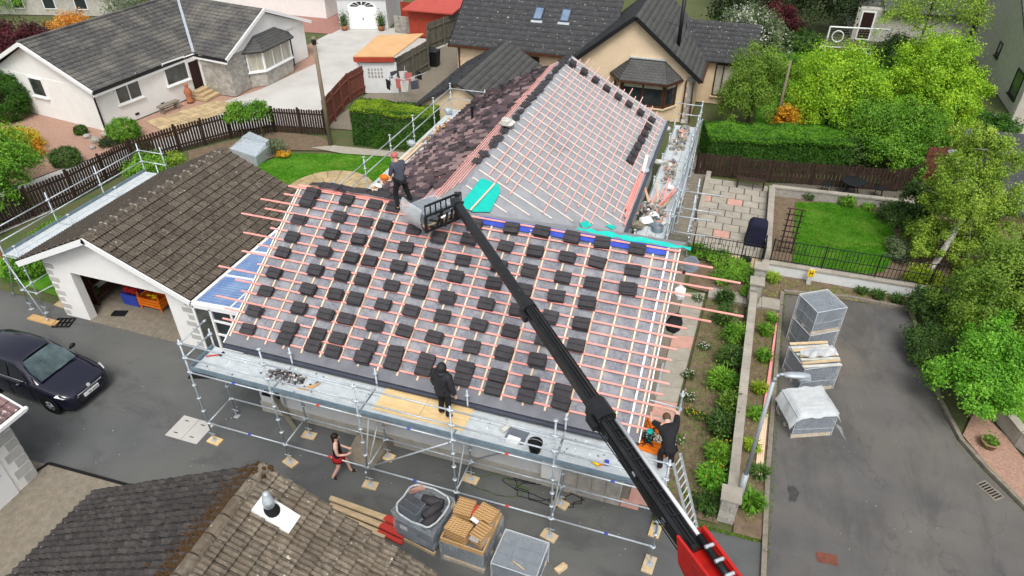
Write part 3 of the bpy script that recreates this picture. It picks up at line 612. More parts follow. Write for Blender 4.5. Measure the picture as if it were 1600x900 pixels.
# blue and teal strips along the right half of the ridge
def ribbon(a, b, w0, w1, f, n, m, name, par, h0=.02, wob=.03):
    q = []
    for i in range(n + 1):
        x = a + (b - a) * i / n
        for j in range(4):
            t = j / 3; s = w0 + (w1 - w0) * t + (random.uniform(-wob, wob) if j in (0, 3) else 0); q.append(f(x, s, h0 + random.uniform(0, .035)))
    mb = MB(); mb.add(q, [(i*4+j, (i+1)*4+j, (i+1)*4+j+1, i*4+j+1) for i in range(n) for j in range(3)]); return mb.build(name, m, par, True)
ribbon(6.3, 11.75, SL - .27, SL - .02, fr, 26, 'blue_strip', 'ridge_roll', rf, .02, .012)
ribbon(9.2, 12.35, SL - .0, SL + .12, fr, 16, 'teal_sheet', 'breather_strip', rf, .05, .05)
# ---- wing, right slope: counter battens down the slope, pink battens along it
k = 0; y = 7.6
while y < WY1 - .1:
    s1 = WSL - .08; s0 = max(.1, WSL - (y - YR) / CO + .35) if y < vy(0) else .12
    if s0 < s1 - .3: MB().bar(wr(y, s0, .012), wr(y, s1, .012), .045, .024, NR).build('counter_batten', 'wing_counter', wrf)
    y += .585
for k in range(16):
    s = .3 + GA * k; st = vy(s) + (.55, 1.25, .8, 1.6)[k % 4] + (0 if s < 3 else .9)
    if k in (3, 4): st = vy(s) + .25
    e = WY1 + (0, .1, .35, -.02, .6, .15, .75, .1)[k % 8]; jn = random.uniform(13, 17)
    for a, b in ((st, jn), (jn + .006, e)):
        if b > a: MB().bar(wr(a, s, .038), wr(b, s, .038), .04, .026, NR).build('batten', 'wing_batten', wrf)
# teal patch near the boom
pq = [on_plane(u, v, wr(8, 3, .05), NR) for u, v in ((717, 321), (735, 299), (752, 278), (779, 288), (782, 300), (765, 331), (741, 331), (728, 326))]
MB().add(pq + [p - NR * .01 for p in pq], [tuple(range(7, -1, -1))] + [(i, (i+1) % 8, 8+(i+1) % 8, 8+i) for i in range(8)]).build('breather_patch', 'teal_sheet', wrf)
a, b = on_plane(735, 328, wr(8, 3, .09), NR), on_plane(772, 288, wr(8, 3, .09), NR); MB().bar(a, b, .05, .03, NR).build('counter_batten', 'pale_batten', wrf)
for uv in (((905, 348), (912, 358), (925, 352), (918, 345)), ((946, 353), (958, 359), (963, 354), (952, 350))):
    pq = [on_plane(u, v, wr(9, 1, .03), NR) for u, v in uv]; MB().add(pq, [(3, 2, 1, 0)]).build('breather_scrap', 'teal_sheet', wrf)
# ---- roof tile meshes
def tile_mesh(name, m, wd, ln, rolls=2, th=.022, hh=.03):        # x across, y up the slope, rolled profile
    n = rolls * 4; pr = []
    for i in range(n + 1):
        t = i / n; ph = (t * rolls) % 1 if i < n else 0; pr.append((-wd/2 + wd * t, hh * (.5 - .5 * math.cos(2 * math.pi * ph)) ** 1.6))
    mb = MB(); q = [(x, 0, z + th) for x, z in pr] + [(x, ln, z) for x, z in pr] + [(x, 0, z - .004) for x, z in pr]; k = n + 1
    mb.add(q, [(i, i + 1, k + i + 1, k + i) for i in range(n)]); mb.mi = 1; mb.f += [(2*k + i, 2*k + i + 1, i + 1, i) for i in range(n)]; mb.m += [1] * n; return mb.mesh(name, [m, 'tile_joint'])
def flat_tile_mesh(name, m, wd, ln, th=.024):
    mb = MB(); a = wd / 2 - .006
    q = [(-a, 0, th), (-.012, 0, th), (-.004, 0, th * .55), (.004, 0, th * .55), (.012, 0, th), (a, 0, th)]; q2 = [(x, ln, z - th * .85) for x, _, z in q]; q3 = [(x, 0, -.004) for x, _, z in q]
    mb.add(q + q2 + q3, [(i, i+1, 6+i+1, 6+i) for i in range(5)] + [(12+i, 12+i+1, i+1, i) for i in range(5)]); return mb.mesh(name, m)
def tile_field(parent, f, n, u, cols, rows, wd, gauge, me, limit=300, name='roof_tile', jit=.012, keep=None, s0=0., c0=0., half=False):
    cand = []
    for j in range(rows):
        for i in range(cols):
            if keep and not keep(i, j): continue
            c = c0 + (i + .5) * wd + (wd / 2 if half and j % 2 else 0); p = f(c, s0 + j * gauge, .012)
            cand.append(((p - CAM).length, i, j, p))
    cand.sort(key=lambda q: q[0]); org = ORG.get(parent.name, Vector((0, 0, 0)))
    mes = me if isinstance(me, list) else [me]; rest = {}; info = [(np.array([v.co[:] for v in m_.vertices]), [tuple(p.vertices) for p in m_.polygons]) for m_ in mes]
    for r, (_, i, j, p) in enumerate(cand):
        mt = frame(p - org, u, n) @ Matrix.Rotation(random.gauss(0, jit), 4, 'Z') @ Matrix.Rotation(random.gauss(0, jit * .6), 4, 'X') @ Matrix.Translation((0, 0, random.uniform(0, jit * .4)))
        w_ = random.randrange(len(mes))
        if r < limit: inst(name, mes[w_], parent, mt)
        else:
            m3 = np.array(mt); rv, rf2 = rest.setdefault(mes[w_].materials[0].name, ([], [])); base, fc = info[w_]; nb = len(rv) * len(base); rv.append(base @ m3[:3, :3].T + m3[:3, 3]); rf2 += [[nb + x for x in q] for q in fc]
    for mn, (rv, rf2) in rest.items():
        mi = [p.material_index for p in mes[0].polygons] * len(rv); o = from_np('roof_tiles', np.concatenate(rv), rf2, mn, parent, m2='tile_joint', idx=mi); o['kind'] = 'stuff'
# old brown tiles still on the wing's left slope (u runs towards -Y so that x cross n points up the slope)
me = [tile_mesh(nm_, nm_, .31, .38, 1, .07, .085) for nm_ in ('tile_purple', 'tile_purple', 'tile_dark', 'tile_pale')]
tile_field(wlf, lambda c, s, h: wl(WY1 - c, s, h), NL, (0, -1, 0), 44, 13, .33, .33, me, 300, jit=.09, keep=lambda i, j: (WY1 - (i + .5) * .33) > vy(j * .33) - .15 and not (j > 10 and WY1 - i * .33 < 8.3) and random.random() > .07 + .16 * (math.sin(i * .7 + j * 1.9) > .82))
for k in range(13): MB().bar(wl(vy(.2 + k * .33) + .2, .2 + k * .33, .02), wl(WY1 - .1, .2 + k * .33, .02), .045, .024, NL).build('batten', 'pink_batten', wlf)
for k in range(6): MB().bar(wl(6.5 + .25 * k, 4.32 + k * .17, .04), wl(WY1 - .2 if k < 3 else 10 + k, 4.32 + k * .17, .04), .035, .03, NL).build('batten', 'wing_batten', wlf)
# ---- stacks of new tiles
def profile_tile():
    mb = MB(); a = .208; pr = [(-.158, -.0), (-.158, .024), (-.03, .03), (-.018, .004), (.0, .004), (.012, .03), (.145, .027), (.158, .01), (.158, 0)]
    q = [(-a, y, z) for y, z in pr] + [(a, y, z) for y, z in pr]; k = len(pr)
    mb.add(q, [(i, k + i, k + i + 1, i + 1) for i in range(k - 1)] + [tuple(range(k)), tuple(range(2*k-1, k-1, -1))]); return mb.mesh('tile', 'new_tile')
TM = profile_tile()
COLS = [.9, 2.14, 3.03, 3.65, 4.55, 5.41, 6.3, 7.39, 8.27, 9.16, 10.02, 10.97]
def stack(label, f, n, x, s, cnt, u=(1, 0, 0), group=None, h0=.052):
    p = f(x, s, h0); t = thing('tile_stack', label, 'tile stack', p, group, local=True); t.matrix_world = frame(p, u, n) @ Matrix.Rotation(random.gauss(0, .028), 4, 'Z')
    for k in range(cnt): inst('tile', TM, t, Matrix.Translation((random.gauss(0, .016), random.gauss(0, .014) + k * .003, k * .029)) @ Matrix.Rotation(random.gauss(0, .014), 4, 'Z'))
    return t
rws = {}
for ci, x in enumerate(COLS):
    if ci == 0: ss = [(.5, 4), (1.07, 5), (1.71, 5), (2.33, 5), (3.0, 5), (3.58, 5), (4.21, 5), (4.84, 5), (5.17, 5)]; ss = ss[:]
    else: ss = [(.47, 5), (.8, 5), (1.42, 5), (2.05, 5), (2.66, 5), (3.29, 5), (3.88, 5), (4.52, 5), (5.15, 5)]
    if ci == 0: ss = ss[0:1] + ss[1:]
    if ci == 10: ss = [q for q in ss if q[0] not in (1.42,)]
    if ci == 11: ss = [q for q in ss if q[0] > 3.5]
    if ci == 5: ss = [q for q in ss if q[0] < 4] + [(4.41, 5)]
    if ci == 6: ss = [q for q in ss if q[0] < 5] + [(5.0, 5)]
    if ci == 4: ss = [q for q in ss if q[0] < 5]
    for s, cnt in ss: rws.setdefault(ci, []).append((s, cnt, x))
for ci, lst in rws.items():
    lst.sort()
    for r, (s, cnt, x) in enumerate(lst):
        lab = 'stack of dark grey tiles on pink battens, %s column from left, %s up from eave' % (ORD[ci], ORD[r])
        stack(lab, fr, NF, x + random.gauss(0, .015), s + random.gauss(0, .012), cnt + random.choice((0, 0, 1, -1, -2)), group='tile stacks on the front roof slope')
# stacks on the wing's right slope: along the far verge and the short row beside it
for k, (u, v) in enumerate(((894, 97), (912, 110), (930, 123), (947, 136), (965, 149), (982, 161), (1000, 174))):
    p = on_plane(u, v, wr(10, 2, .15), NR); s = (WE - p.x) / CO + .02
    stack('grey tile stack at the far edge of the wing roof, %s below its ridge' % ORD[k], lambda y, s_, h: wr(y, s_, h), NR, p.y, s, 5, (0, 1, 0), 'tile stacks along the far verge')
for k in range(7):
    u, v = 1018 - 5.6 * k, 186 + 10.4 * k; p = on_plane(u, v, wr(10, 2, .12), NR); s = (WE - p.x) / CO + .02
    stack('grey tile stack in the short row low on the wing roof, %s from far' % ORD[k], lambda y, s_, h: wr(y, s_, h), NR, p.y, s, 4, (0, 1, 0), 'tile stacks in the short row')
# loose tiles laid along both ridges
for k in range(13):
    x = .95 + k * .29 + random.uniform(-.05, .05); t = inst('loose_roof_tile', TM, None, Matrix.Translation(fr(x, SL + .1, .1 + .02 * (k % 3))) @ Matrix.Rotation(random.uniform(-.25, .25), 4, 'Z') @ Matrix.Rotation(random.uniform(-.3, .1), 4, 'X'))
    tag(t, 'loose dark tile laid along the left half of the front ridge, %s from the left' % ORD[k], 'roof tile', 'loose tiles along the front ridge')
for k in range(36):
    y = 9.4 + k * .325 + random.uniform(-.1, .1)
    if random.random() < .2: continue
    t = inst('loose_roof_tile', TM, None, frame(wl(y, WSL - .12 + random.uniform(-.08, .08), .09), (0, 1, 0), Vector((random.uniform(-.35, .1), random.uniform(-.35, .35), 1))) @ Matrix.Rotation(random.uniform(-.8, .8), 4, 'Z'))
    nlt = globals().get('nlt', -1) + 1; tag(t, 'loose dark tile in the row along the wing ridge, %s from the near end' % ORD[nlt], 'roof tile', 'loose tiles along the wing ridge')
# ------------------------------------------------------------------ garage, lean-to, foreground roof, white outbuilding
GX, GZ, GY0, GY1, GE = -6.15, 4.05, 3.05, 10.2, 2.42
gar = thing('garage', 'white rendered garage with open front and lichen-covered tiled roof', 'garage', (-6, 6, 0))
gp = math.atan2(GZ - GE, -2.55 - GX); gc, gs = math.cos(gp), math.sin(gp); GSL = math.hypot(GZ - GE, -2.55 - GX)
wx0, wx1, wy0 = -9.05, -3.0, 3.42
mb = MB()
mb.prism([(wx0, wy0), (-7.95, wy0), (-7.95, wy0 + .3), (wx0 + .25, wy0 + .3), (wx0 + .25, 9.8), (wx0, 9.8)], 0, 2.45)
mb.box(-3.95, wx1, wy0, wy0 + .3, 0, 2.4); mb.box(wx1 - .25, wx1, wy0 + .301, 9.8, 0, 2.45); mb.box(wx0 + .251, wx1 - .251, 9.55, 9.8, 0, 2.45)
mb.add([(-7.95, wy0, 2.1), (-3.95, wy0, 2.1), (-3.95, wy0, 2.45), (wx1, wy0, 2.42), (GX, wy0, GZ - .12), (wx0, wy0, 2.46), (-7.95, wy0, 2.46)] , [(0, 1, 2, 6), (2, 3, 4, 5, 6)])
mb.add([(-7.95, wy0 + .12, 2.1), (-3.95, wy0 + .12, 2.1), (-3.95, wy0 + .12, 2.45), (-7.95, wy0 + .12, 2.45), (-7.95, wy0, 2.1), (-3.95, wy0, 2.1)], [(3, 2, 1, 0), (0, 1, 5, 4)])
mb.build('wall', 'white_render', gar)
for sx, xs in ((-9.05, 1), (-3.0, -1)):
    for k in range(8):
        ln = .42 if k % 2 else .26; x0 = sx - .012 if xs > 0 else sx - ln; x1 = sx + ln if xs > 0 else sx + .012
        MB().box(x0, x1, wy0 - .012, wy0 + .2, .08 + k * .29, .27 + k * .29).build('quoin', 'quoin_grey', gar)
MB().box(-8.8, -3.2, wy0 + .02, 9.55, -.01, .015).build('floor', 'aggregate', gar)
MB().box(-7.95, -3.95, wy0 - .06, wy0 + .06, 0, .03).build('threshold', 'kerb_stone', gar)
def gr(y, s, h=0.): return Vector((-2.55 - s * gc + h * gs, y, GE + s * gs + h * gc))
def gl(y, s, h=0.): return Vector((-9.75 + s * gc - h * gs, y, GE + s * gs + h * gc))
NGR, NGL = Vector((gs, 0, gc)), Vector((-gs, 0, gc))
r1 = MB().slab([gr(GY0, 0), gr(GY1, 0), gr(GY1, GSL), gr(GY0, GSL)], .06).build('roof', 'black_tile', gar)
r2 = MB().slab([gl(GY1, 0), gl(GY0, 0), gl(GY0, GSL), gl(GY1, GSL)], .06).build('roof', 'black_tile', gar)
me = tile_mesh('lichen_tile', 'lichen_tile', .325, .37, 3, .052, .026)
tile_field(r1, lambda c, s, h: gr(GY0 + c, s, h), NGR, (0, 1, 0), 21, 12, (GY1 - GY0) / 21, GSL / 12, me, 300)
tile_field(r2, lambda c, s, h: gl(GY1 - c, s, h), NGL, (0, -1, 0), 21, 12, (GY1 - GY0) / 21, GSL / 12, me, 0)
for k in range(16):
    y = GY0 + k * (GY1 - GY0) / 16; mb = MB(); n = 7; L_ = (GY1 - GY0) / 16 - .012; z = GZ + .0
    pr = [(-.14, -.075), (-.12, .0), (-.07, .055), (0, .075), (.07, .055), (.12, .0), (.14, -.075)]
    mb.add([(GX + x, y, z + zz + .02) for x, zz in pr] + [(GX + x, y + L_, z + zz + .012) for x, zz in pr], [(i, n + i, n + i + 1, i + 1)[::-1] for i in range(n - 1)] + [tuple(range(n)), tuple(range(2*n-1, n-1, -1))]); mb.build('ridge_tile', 'lichen_tile', gar)
    MB().box(GX - .15, GX + .15, y - .025, y + .025, z - .05, z + .08).build('mortar_joint', 'mortar', gar) if k else None
for f, nn in ((gr, NGR), (gl, NGL)):
    MB().bar(f(GY0 - .035, -.02, -.09), f(GY0 - .035, GSL + .02, -.09), .04, .2, nn).build('bargeboard', 'white_upvc', gar)
MB().bar((-2.47, GY0, GE - .06), (-2.47, GY1, GE - .06), .12, .1).build('gutter', 'white_upvc', gar)
MB().bar((-9.82, GY0, GE - .06), (-9.82, GY1, GE - .06), .12, .1).build('gutter', 'black_plastic', gar)
# things kept inside the garage
t = thing('storage_crate', 'blue plastic crate of red cloth inside the open garage', 'crate', (-7.2, 4.9, .02)); mb = MB()
for a in ((-7.55, -7.51, 4.6, 5.2), (-6.89, -6.85, 4.6, 5.2), (-7.51, -6.89, 4.6, 4.64), (-7.51, -6.89, 5.16, 5.2)): mb.box(*a, .02, .5)
mb.box(-7.51, -6.89, 4.64, 5.16, .02, .05); mb.build('tub', 'blue_strip', t); mb = MB()
for i in range(8): mb.ball((-7.2 + random.uniform(-.2, .2), 4.9 + random.uniform(-.15, .15), .45 + random.uniform(0, .2)), random.uniform(.1, .17), 8, 5)
mb.build('cloth', 'crimson_cloth', t, True)
t = thing('slatted_cart', 'orange wooden cart holding yellow odds and ends inside the garage', 'cart', (-6.2, 4.95, .02)); mb = MB()
for k in range(3):
    z = .2 + k * .13; mb.box(-6.75, -5.75, 4.55, 4.58, z, z + .09); mb.box(-6.75, -5.75, 5.32, 5.35, z, z + .09)
    for x in (-6.75, -5.78): mb.box(x, x + .03, 4.58, 5.32, z, z + .09)
mb.build('side_slats', 'orange_board', t); MB().box(-6.72, -5.78, 4.58, 5.32, .18, .21).build('bed', 'orange_board', t)
for x in (-6.7, -5.8):
    for y in (4.6, 5.3): MB().bar((x, y, .02), (x, y, .75), .05).build('leg', 'orange_board', t)
mb = MB(); [mb.ball((-6.4 + random.uniform(-.15, .3), 4.85 + random.uniform(-.1, .2), .35 + random.uniform(0, .1)), (.12, .06, .05), 7, 4) for _ in range(5)]; mb.build('odds', 'yellow_sign', t, True)
t = thing('shelf_unit', 'cluttered dark shelf unit along the left inside wall of the garage', 'shelf', (-8.4, 6, .02))
for z in (.3, .9, 1.5): MB().box(-8.79, -8.3, 4.2, 8, z, z + .04).build('shelf', 'brown_frame', t)
for y in (4.2, 6, 7.95): MB().box(-8.79, -8.3, y, y + .05, .02, 1.9).build('upright', 'brown_frame', t)
mb = MB()
for i in range(26): x, y, z = random.uniform(-8.7, -8.4), random.uniform(4.3, 7.8), random.choice((.34, .94, 1.54)); a, b, c = random.uniform(.05, .14), random.uniform(.06, .2), random.uniform(.1, .35); mb.mi = i % 5; mb.box(x - a, x + a, y - b, y + b, z, z + c)
mb.build('shelf_contents', ['black_plastic', 'old_white', 'red_plastic', 'grey_fence', 'leaf_deep'], t)
o = MB().obox((-7.25, 4.05, .03), (.5, .3, .06), .3).build('tool_tray', 'black_plastic'); tag(o, 'flat black tray lying just inside the garage opening', 'tray')
t = thing('floor_grate', 'black plastic plant tray on the tarmac by the garage corner', 'tray', (-8.85, 2.95, 0)); mb = MB()
mt = Matrix.Translation((-8.75, 2.98, .04)) @ Matrix.Rotation(.35, 4, 'Z')
for i in range(5): mb.obox(0, (.025, .5, .06), mtx=mt @ Matrix.Translation((-.3 + i * .15, 0, 0)))
for i in range(3): mb.obox(0, (.62, .025, .05), mtx=mt @ Matrix.Translation((0, -.24 + i * .24, 0)))
mb.build('grid', 'black_plastic', t)
# ---- lean-to with blue corrugated roof between garage and bungalow
lt = thing('lean_to', 'white framed lean-to with blue corrugated plastic roof between garage and bungalow', 'lean-to', (-1.2, 5, 0))
LZ = lambda x: 2.42 + .05 * (x + 2.4)
for j, (y0, y1) in enumerate(((3.05, 4.55), (4.6, 6.1), (6.15, 7.65), (7.7, 9.2))):
    for i, (x0, x1) in enumerate(((-2.34, -1.05), (-1.0, .6))):
        mb = MB(); n = 48; q = []
        for k in range(n + 1):
            y = y0 + (y1 - y0) * k / n; zz = .012 * math.cos(k * math.pi / 2)
            q += [(x0, y, LZ(x0) + zz), (x1, y, LZ(x1) + zz)]
        mb.add(q, [(2*k, 2*k+1, 2*k+3, 2*k+2) for k in range(n)]); mb.build('roof_panel', 'poly_blue', lt)
for y in (3.02, 4.575, 6.125, 7.675, 9.23): MB().bar((-2.4, y, 2.44), (.6, y, 2.59), .06, .07).build('rafter', 'white_upvc', lt)
for x in (-2.38, -1.025): MB().bar((x, 3.0, LZ(x) + .005), (x, 9.25, LZ(x) + .005), .05, .06).build('purlin', 'white_upvc', lt)
MB().bar((-2.42, 2.95, 2.36), (.62, 2.95, 2.51), .08, .16).build('front_beam', 'white_upvc', lt)
for x in (-2.4, -1.75, -.95, -.2, .5): MB().bar((x, 2.95, 0), (x, 2.95, 2.36), .08).build('post', 'white_upvc', lt)
for z in (.06, .75, 1.35, 1.9): MB().bar((-1.71, 2.95, z), (-.99, 2.95, z), .06).build('door_rail', 'white_upvc', lt)
for z in (.06, 1.05): MB().bar((-.16, 2.95, z), (.46, 2.95, z), .06).build('window_rail', 'white_upvc', lt)
MB().box(-.91, -.24, 2.94, 2.955, .1, 2.3).build('pane', 'glass_dark', lt); MB().box(-.16, .46, 2.94, 2.955, 1.08, 2.3).build('pane', 'glass_dark', lt)
MB().box(-1.71, -.99, 2.965, 2.98, .1, 2.3).build('pane', 'glass_dark', lt); MB().box(-2.36, -1.79, 2.94, 2.955, .1, 2.3).build('pane', 'glass_room', lt)
MB().box(-2.5, .6, 2.8, 9.2, -.01, .008).build('floor', 'kerb_stone', lt)
o = MB().obox((-2.2, 2.35, .03), (.9, .5, .03), .3).build('door_mat', 'black_rubber'); tag(o, 'black doormat on the tarmac in front of the lean-to', 'mat')
# ---- foreground building: only its roof shows
fg = thing('foreground_house', 'nearby house with mossy ridge and weathered grey concrete roof tiles', 'house', (5.2, -8, 0))
FX, FZ, FY0, FPT = 5.27, 4.8, -3.48, R(28.5); fc_, fs_ = math.cos(FPT), math.sin(FPT); FS = 6.2; FYE = -12.
def fgr(y, s, h=0.): return Vector((FX + (FS - s) * fc_ + h * fs_, y, FZ - (FS - s) * fs_ + h * fc_))
def fgl(y, s, h=0.): return Vector((FX - (FS - s) * fc_ - h * fs_, y, FZ - (FS - s) * fs_ + h * fc_))
MB().box(FX - 5.0, FX + 5.0, -11.7, -3.75, 0, 1.75).build('wall', 'white_render', fg)
for yy in (-3.78,): MB().add([(FX - 5, yy, 1.75), (FX + 5, yy, 1.75), (FX, yy, 4.5)], [(0, 2, 1)]).build('gable', 'white_render', fg)
NFR, NFL = Vector((fs_, 0, fc_)), Vector((-fs_, 0, fc_))
a1 = MB().slab([fgr(FYE, 0), fgr(FY0, 0), fgr(FY0, FS), fgr(FYE, FS)], .06).build('roof', 'black_tile', fg)
a2 = MB().slab([fgl(FY0, 0), fgl(FYE, 0), fgl(FYE, FS), fgl(FY0, FS)], .06).build('roof', 'black_tile', fg)
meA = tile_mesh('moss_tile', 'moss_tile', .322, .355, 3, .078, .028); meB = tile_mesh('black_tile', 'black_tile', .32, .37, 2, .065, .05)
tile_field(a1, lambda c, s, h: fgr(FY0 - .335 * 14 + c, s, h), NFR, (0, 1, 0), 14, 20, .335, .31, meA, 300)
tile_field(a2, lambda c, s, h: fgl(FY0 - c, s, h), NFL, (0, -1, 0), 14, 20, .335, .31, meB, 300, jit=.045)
for k in range(12):
    y = FY0 - (k + 1) * .42; n = 7; mb = MB(); pr = [(-.16, -.09), (-.135, .0), (-.08, .06), (0, .085), (.08, .06), (.135, .0), (.16, -.09)]
    mb.add([(FX + x, y + .02, FZ + zz + .02) for x, zz in pr] + [(FX + x, y + .4, FZ + zz + .03) for x, zz in pr], [(i, n + i, n + i + 1, i + 1)[::-1] for i in range(n - 1)] + [tuple(range(n)), tuple(range(2*n-1, n-1, -1))])
    mb.build('ridge_tile', 'moss_tile', fg, jit=.006)
mb = MB()
for i in range(1100):
    y = FY0 - random.uniform(0, 4.8); s = FS - .1 - abs(random.gauss(0, .3)); p = fgl(y, s, .085); r = random.uniform(.015, .05); mb.ball(p, (r, r, r * .6), 6, 4)
for i in range(26): p = Vector((FX + random.gauss(0, .1), FY0 - random.uniform(-.02, .3), FZ + random.uniform(0, .1))); mb.ball(p, random.uniform(.03, .06), 6, 4)
o = mb.build('moss', 'moss', fg); o['kind'] = 'stuff'
MB().bar(fgl(FY0, -.05, -.02), fgl(FYE, -.05, -.02), .11, .09).build('gutter', 'white_upvc', fg)
# flue with white flashing on the right slope
p = on_plane(424, 800, fgr(-4, 3, .05), NFR); v = thing('roof_vent', 'black and silver roof vent on white flashing, on the near mossy roof', 'vent', p, local=True); v.matrix_world = frame(p, (0, 1, 0), NFR)
MB().add([(-.2, -.5, .075), (.2, -.5, .075), (.2, .32, .085), (-.2, .32, .085), (-.2, -.5, 0), (.2, -.5, 0), (.2, .32, 0), (-.2, .32, 0)], [(0, 1, 2, 3), (4, 5, 1, 0), (5, 6, 2, 1), (7, 4, 0, 3), (6, 7, 3, 2)]).build('flashing', 'white_upvc', v)
q = Matrix.Rotation(FPT, 4, 'Y') if False else Matrix.Identity(4)
up_ = (frame((0, 0, 0), (0, 1, 0), NFR).to_3x3().inverted() @ Vector((0, 0, 1))).to_track_quat('Z', 'X').to_matrix().to_4x4()
MB().lathe([(.17, .0), (.17, .05), (.14, .1), (.11, .16), (.105, .2)], n=16, mtx=up_).build('collar', 'black_rubber', v, True)
MB().lathe([(.105, .16), (.1, .3), (.112, .31), (.105, .36), (.095, .37), (.09, .44), (.078, .45), (.07, .53), (.045, .57), (.0, .58)], n=16, mtx=up_).build('cowl', 'galv', v, True)
# ---- white outbuilding, bottom left corner
ob = thing('white_outbuilding', 'white outbuilding with stone quoins and white garage door at the lower left', 'outbuilding', (-6, -5, 0))
MB().box(-9, -3.9, -9, -2.62, 0, 2.35).build('wall', 'white_render', ob)
for k in range(7):
    ln = .5 if k % 2 else .34; MB().box(-3.92, -3.885, -2.6 - ln, -2.6, .06 + k * .31, .33 + k * .31).build('quoin', 'quoin_grey', ob)
o = MB().box(-3.93, -3.87, -5.6, -3.25, .02, 2.1).build('garage_door', 'white_upvc', ob); MB().box(-3.868, -3.85, -3.55, -3.4, .9, .93).build('handle', 'galv', o)
mb = MB(); q = [Vector((-3.62, -2.3, 2.4)), Vector((-3.62, -9.2, 2.4)), Vector((-6.4, -9.2, 3.7)), Vector((-6.4, -2.3, 3.7))]; mb.slab(q[::-1], .05); r_ = mb.build('roof', 'black_tile', ob)
nn = (q[1] - q[0]).cross(q[3] - q[0]).normalized(); nn = nn if nn.z > 0 else -nn; d_ = (q[3] - q[0]).normalized()
me = tile_mesh('edge_tile', 'brown_tile', .33, .39, 2, .03, .03)
tile_field(r_, lambda c, s, h: Vector((-3.62, -2.3 - 3.3 + c, 2.4)) + d_ * s + nn * h, nn, (0, 1, 0), 10, 8, .33, .36, me, 100)
MB().bar((-3.55, -2.25, 2.36), (-3.55, -9.2, 2.36), .12, .1).build('gutter', 'white_upvc', ob); MB().bar((-3.6, -2.26, 2.34), (-6.4, -2.26, 3.64), .04, .2).build('bargeboard', 'white_upvc', ob)
MB().ball((-3.55, -2.22, 2.36), .07, 8, 5).build('gutter_end', 'white_upvc', ob, True)
# ------------------------------------------------------------------ scaffolding
def rosettes(mb, x, y, zs):
    for z in zs: mb.lathe([(.026, z - .02), (.062, z - .012), (.062, z + .012), (.026, z + .02)], (x, y, 0), 10)
def standard(par, x, y, z0, z1, zb=.774, jack=True):
    mb = MB(); mb.tube((x, y, z0 + (.32 if jack else 0)), (x, y, z1), .0242, n=8)
    k = 0
    while zb + .5 * k < z1 + .02: rosettes(mb, x, y, [zb + .5 * k]); k += 1
    o = mb.build('standard', 'galv', par, True)
    if jack:
        j = MB(); j.box(x - .075, x + .075, y - .075, y + .075, z0, z0 + .008); j.tube((x, y, z0), (x, y, z0 + .4), .017, n=7); j.tube((x - .11, y, z0 + .27), (x + .11, y, z0 + .27), .012, n=6); j.tube((x, y, z0 + .24), (x, y, z0 + .31), .03, n=8); j.build('base_jack', 'galv', o)
    return o
def tubes(par, name, pts, r=.022, m='galv', heads=True):
    for a, b in pts:
        mb = MB(); mb.tube(a, b, r, n=8); a, b = Vv(a), Vv(b); d = (b - a).normalized()
        if heads:
            for p in (a + d * .05, b - d * .05): mb.tube(p - d * .045, p + d * .045, r * 1.5, n=8)
        mb.build(name, m, par, True)
LB = 2.57; sx = [LB * i for i in range(6)]; WI = 1.06; ZD = 2.774
sc_ = thing('front_scaffold', 'galvanised system scaffold with deck and guardrails along the front of the bungalow', 'scaffold', (6.4, .5, 0))
for i, x in enumerate(sx):
    standard(sc_, x, 0, .06, 3.9 if i not in (1, 4) else 4.3); standard(sc_, x, WI, .06 if i != 0 else .0, 3.45)
for a, b in zip(sx[:-1], sx[1:]):
    for z, nm in ((.774, 'ledger'), (ZD - .03, 'ledger'), (3.27, 'guardrail'), (3.77, 'guardrail')): tubes(sc_, nm, [((a, 0, z), (b, 0, z))])
    tubes(sc_, 'ledger', [((a, WI, .774), (b, WI, .774)), ((a, WI, ZD - .03), (b, WI, ZD - .03))])
for i, x in enumerate(sx):
    tubes(sc_, 'transom', [((x, 0, .774), (x, WI, .774)), ((x, 0, ZD - .03), (x, WI, ZD - .03))])
for z in (3.27, 3.77): tubes(sc_, 'guardrail', [((0, 0, z), (0, WI, z))])
for a, b in zip(sx[:-1], sx[1:]):
    for k in range(3):
        y = .07 + k * .335; mb = MB(); mb.box(a + .03, b - .03, y, y + .32, ZD - .02, ZD + .035)
        for r_ in range(3): mb.box(a + .05, b - .05, y + .05 + r_ * .09, y + .075 + r_ * .09, ZD + .035, ZD + .039)
        mb.build('deck_plank', 'deck_steel', sc_)
    mb = MB(); mb.box(a + .03, b - .03, .035, .06, ZD + .0, ZD + .16)
    for z in (.045, .1): mb.box(a + .035, b - .035, .024, .036, ZD + z, ZD + z + .025)
    mb.build('toe_board', 'toe_board', sc_)
MB().box(-.02, .01, .06, 1.05, ZD, ZD + .15).build('toe_board', 'toe_board', sc_)
tubes(sc_, 'brace', [((sx[2], -.04, .8), (sx[3], -.04, ZD - .05)), ((sx[3], .04, .8), (sx[3], WI - .04, 2.3)), ((sx[4] + .02, .03, .8), (sx[4] + .06, WI, 2.6)), ((sx[2] - .05, -.06, .55), (sx[2] + .12, .3, 2.6)), ((sx[2], .04, .8), (sx[2], WI - .03, 1.9)), ((sx[3] - .02, WI, .8), (sx[4], WI - .05, ZD - .1))])
for i, x in enumerate(sx[:-1]):                                     # red and blue sleeves clipped on the ledgers
    for z in (.774, ZD - .03): MB().tube((x + 1.36, 0, z), (x + 1.46, 0, z), .027, n=8).build('colour_band', 'red_plastic' if i % 2 else 'blue_strip', sc_)
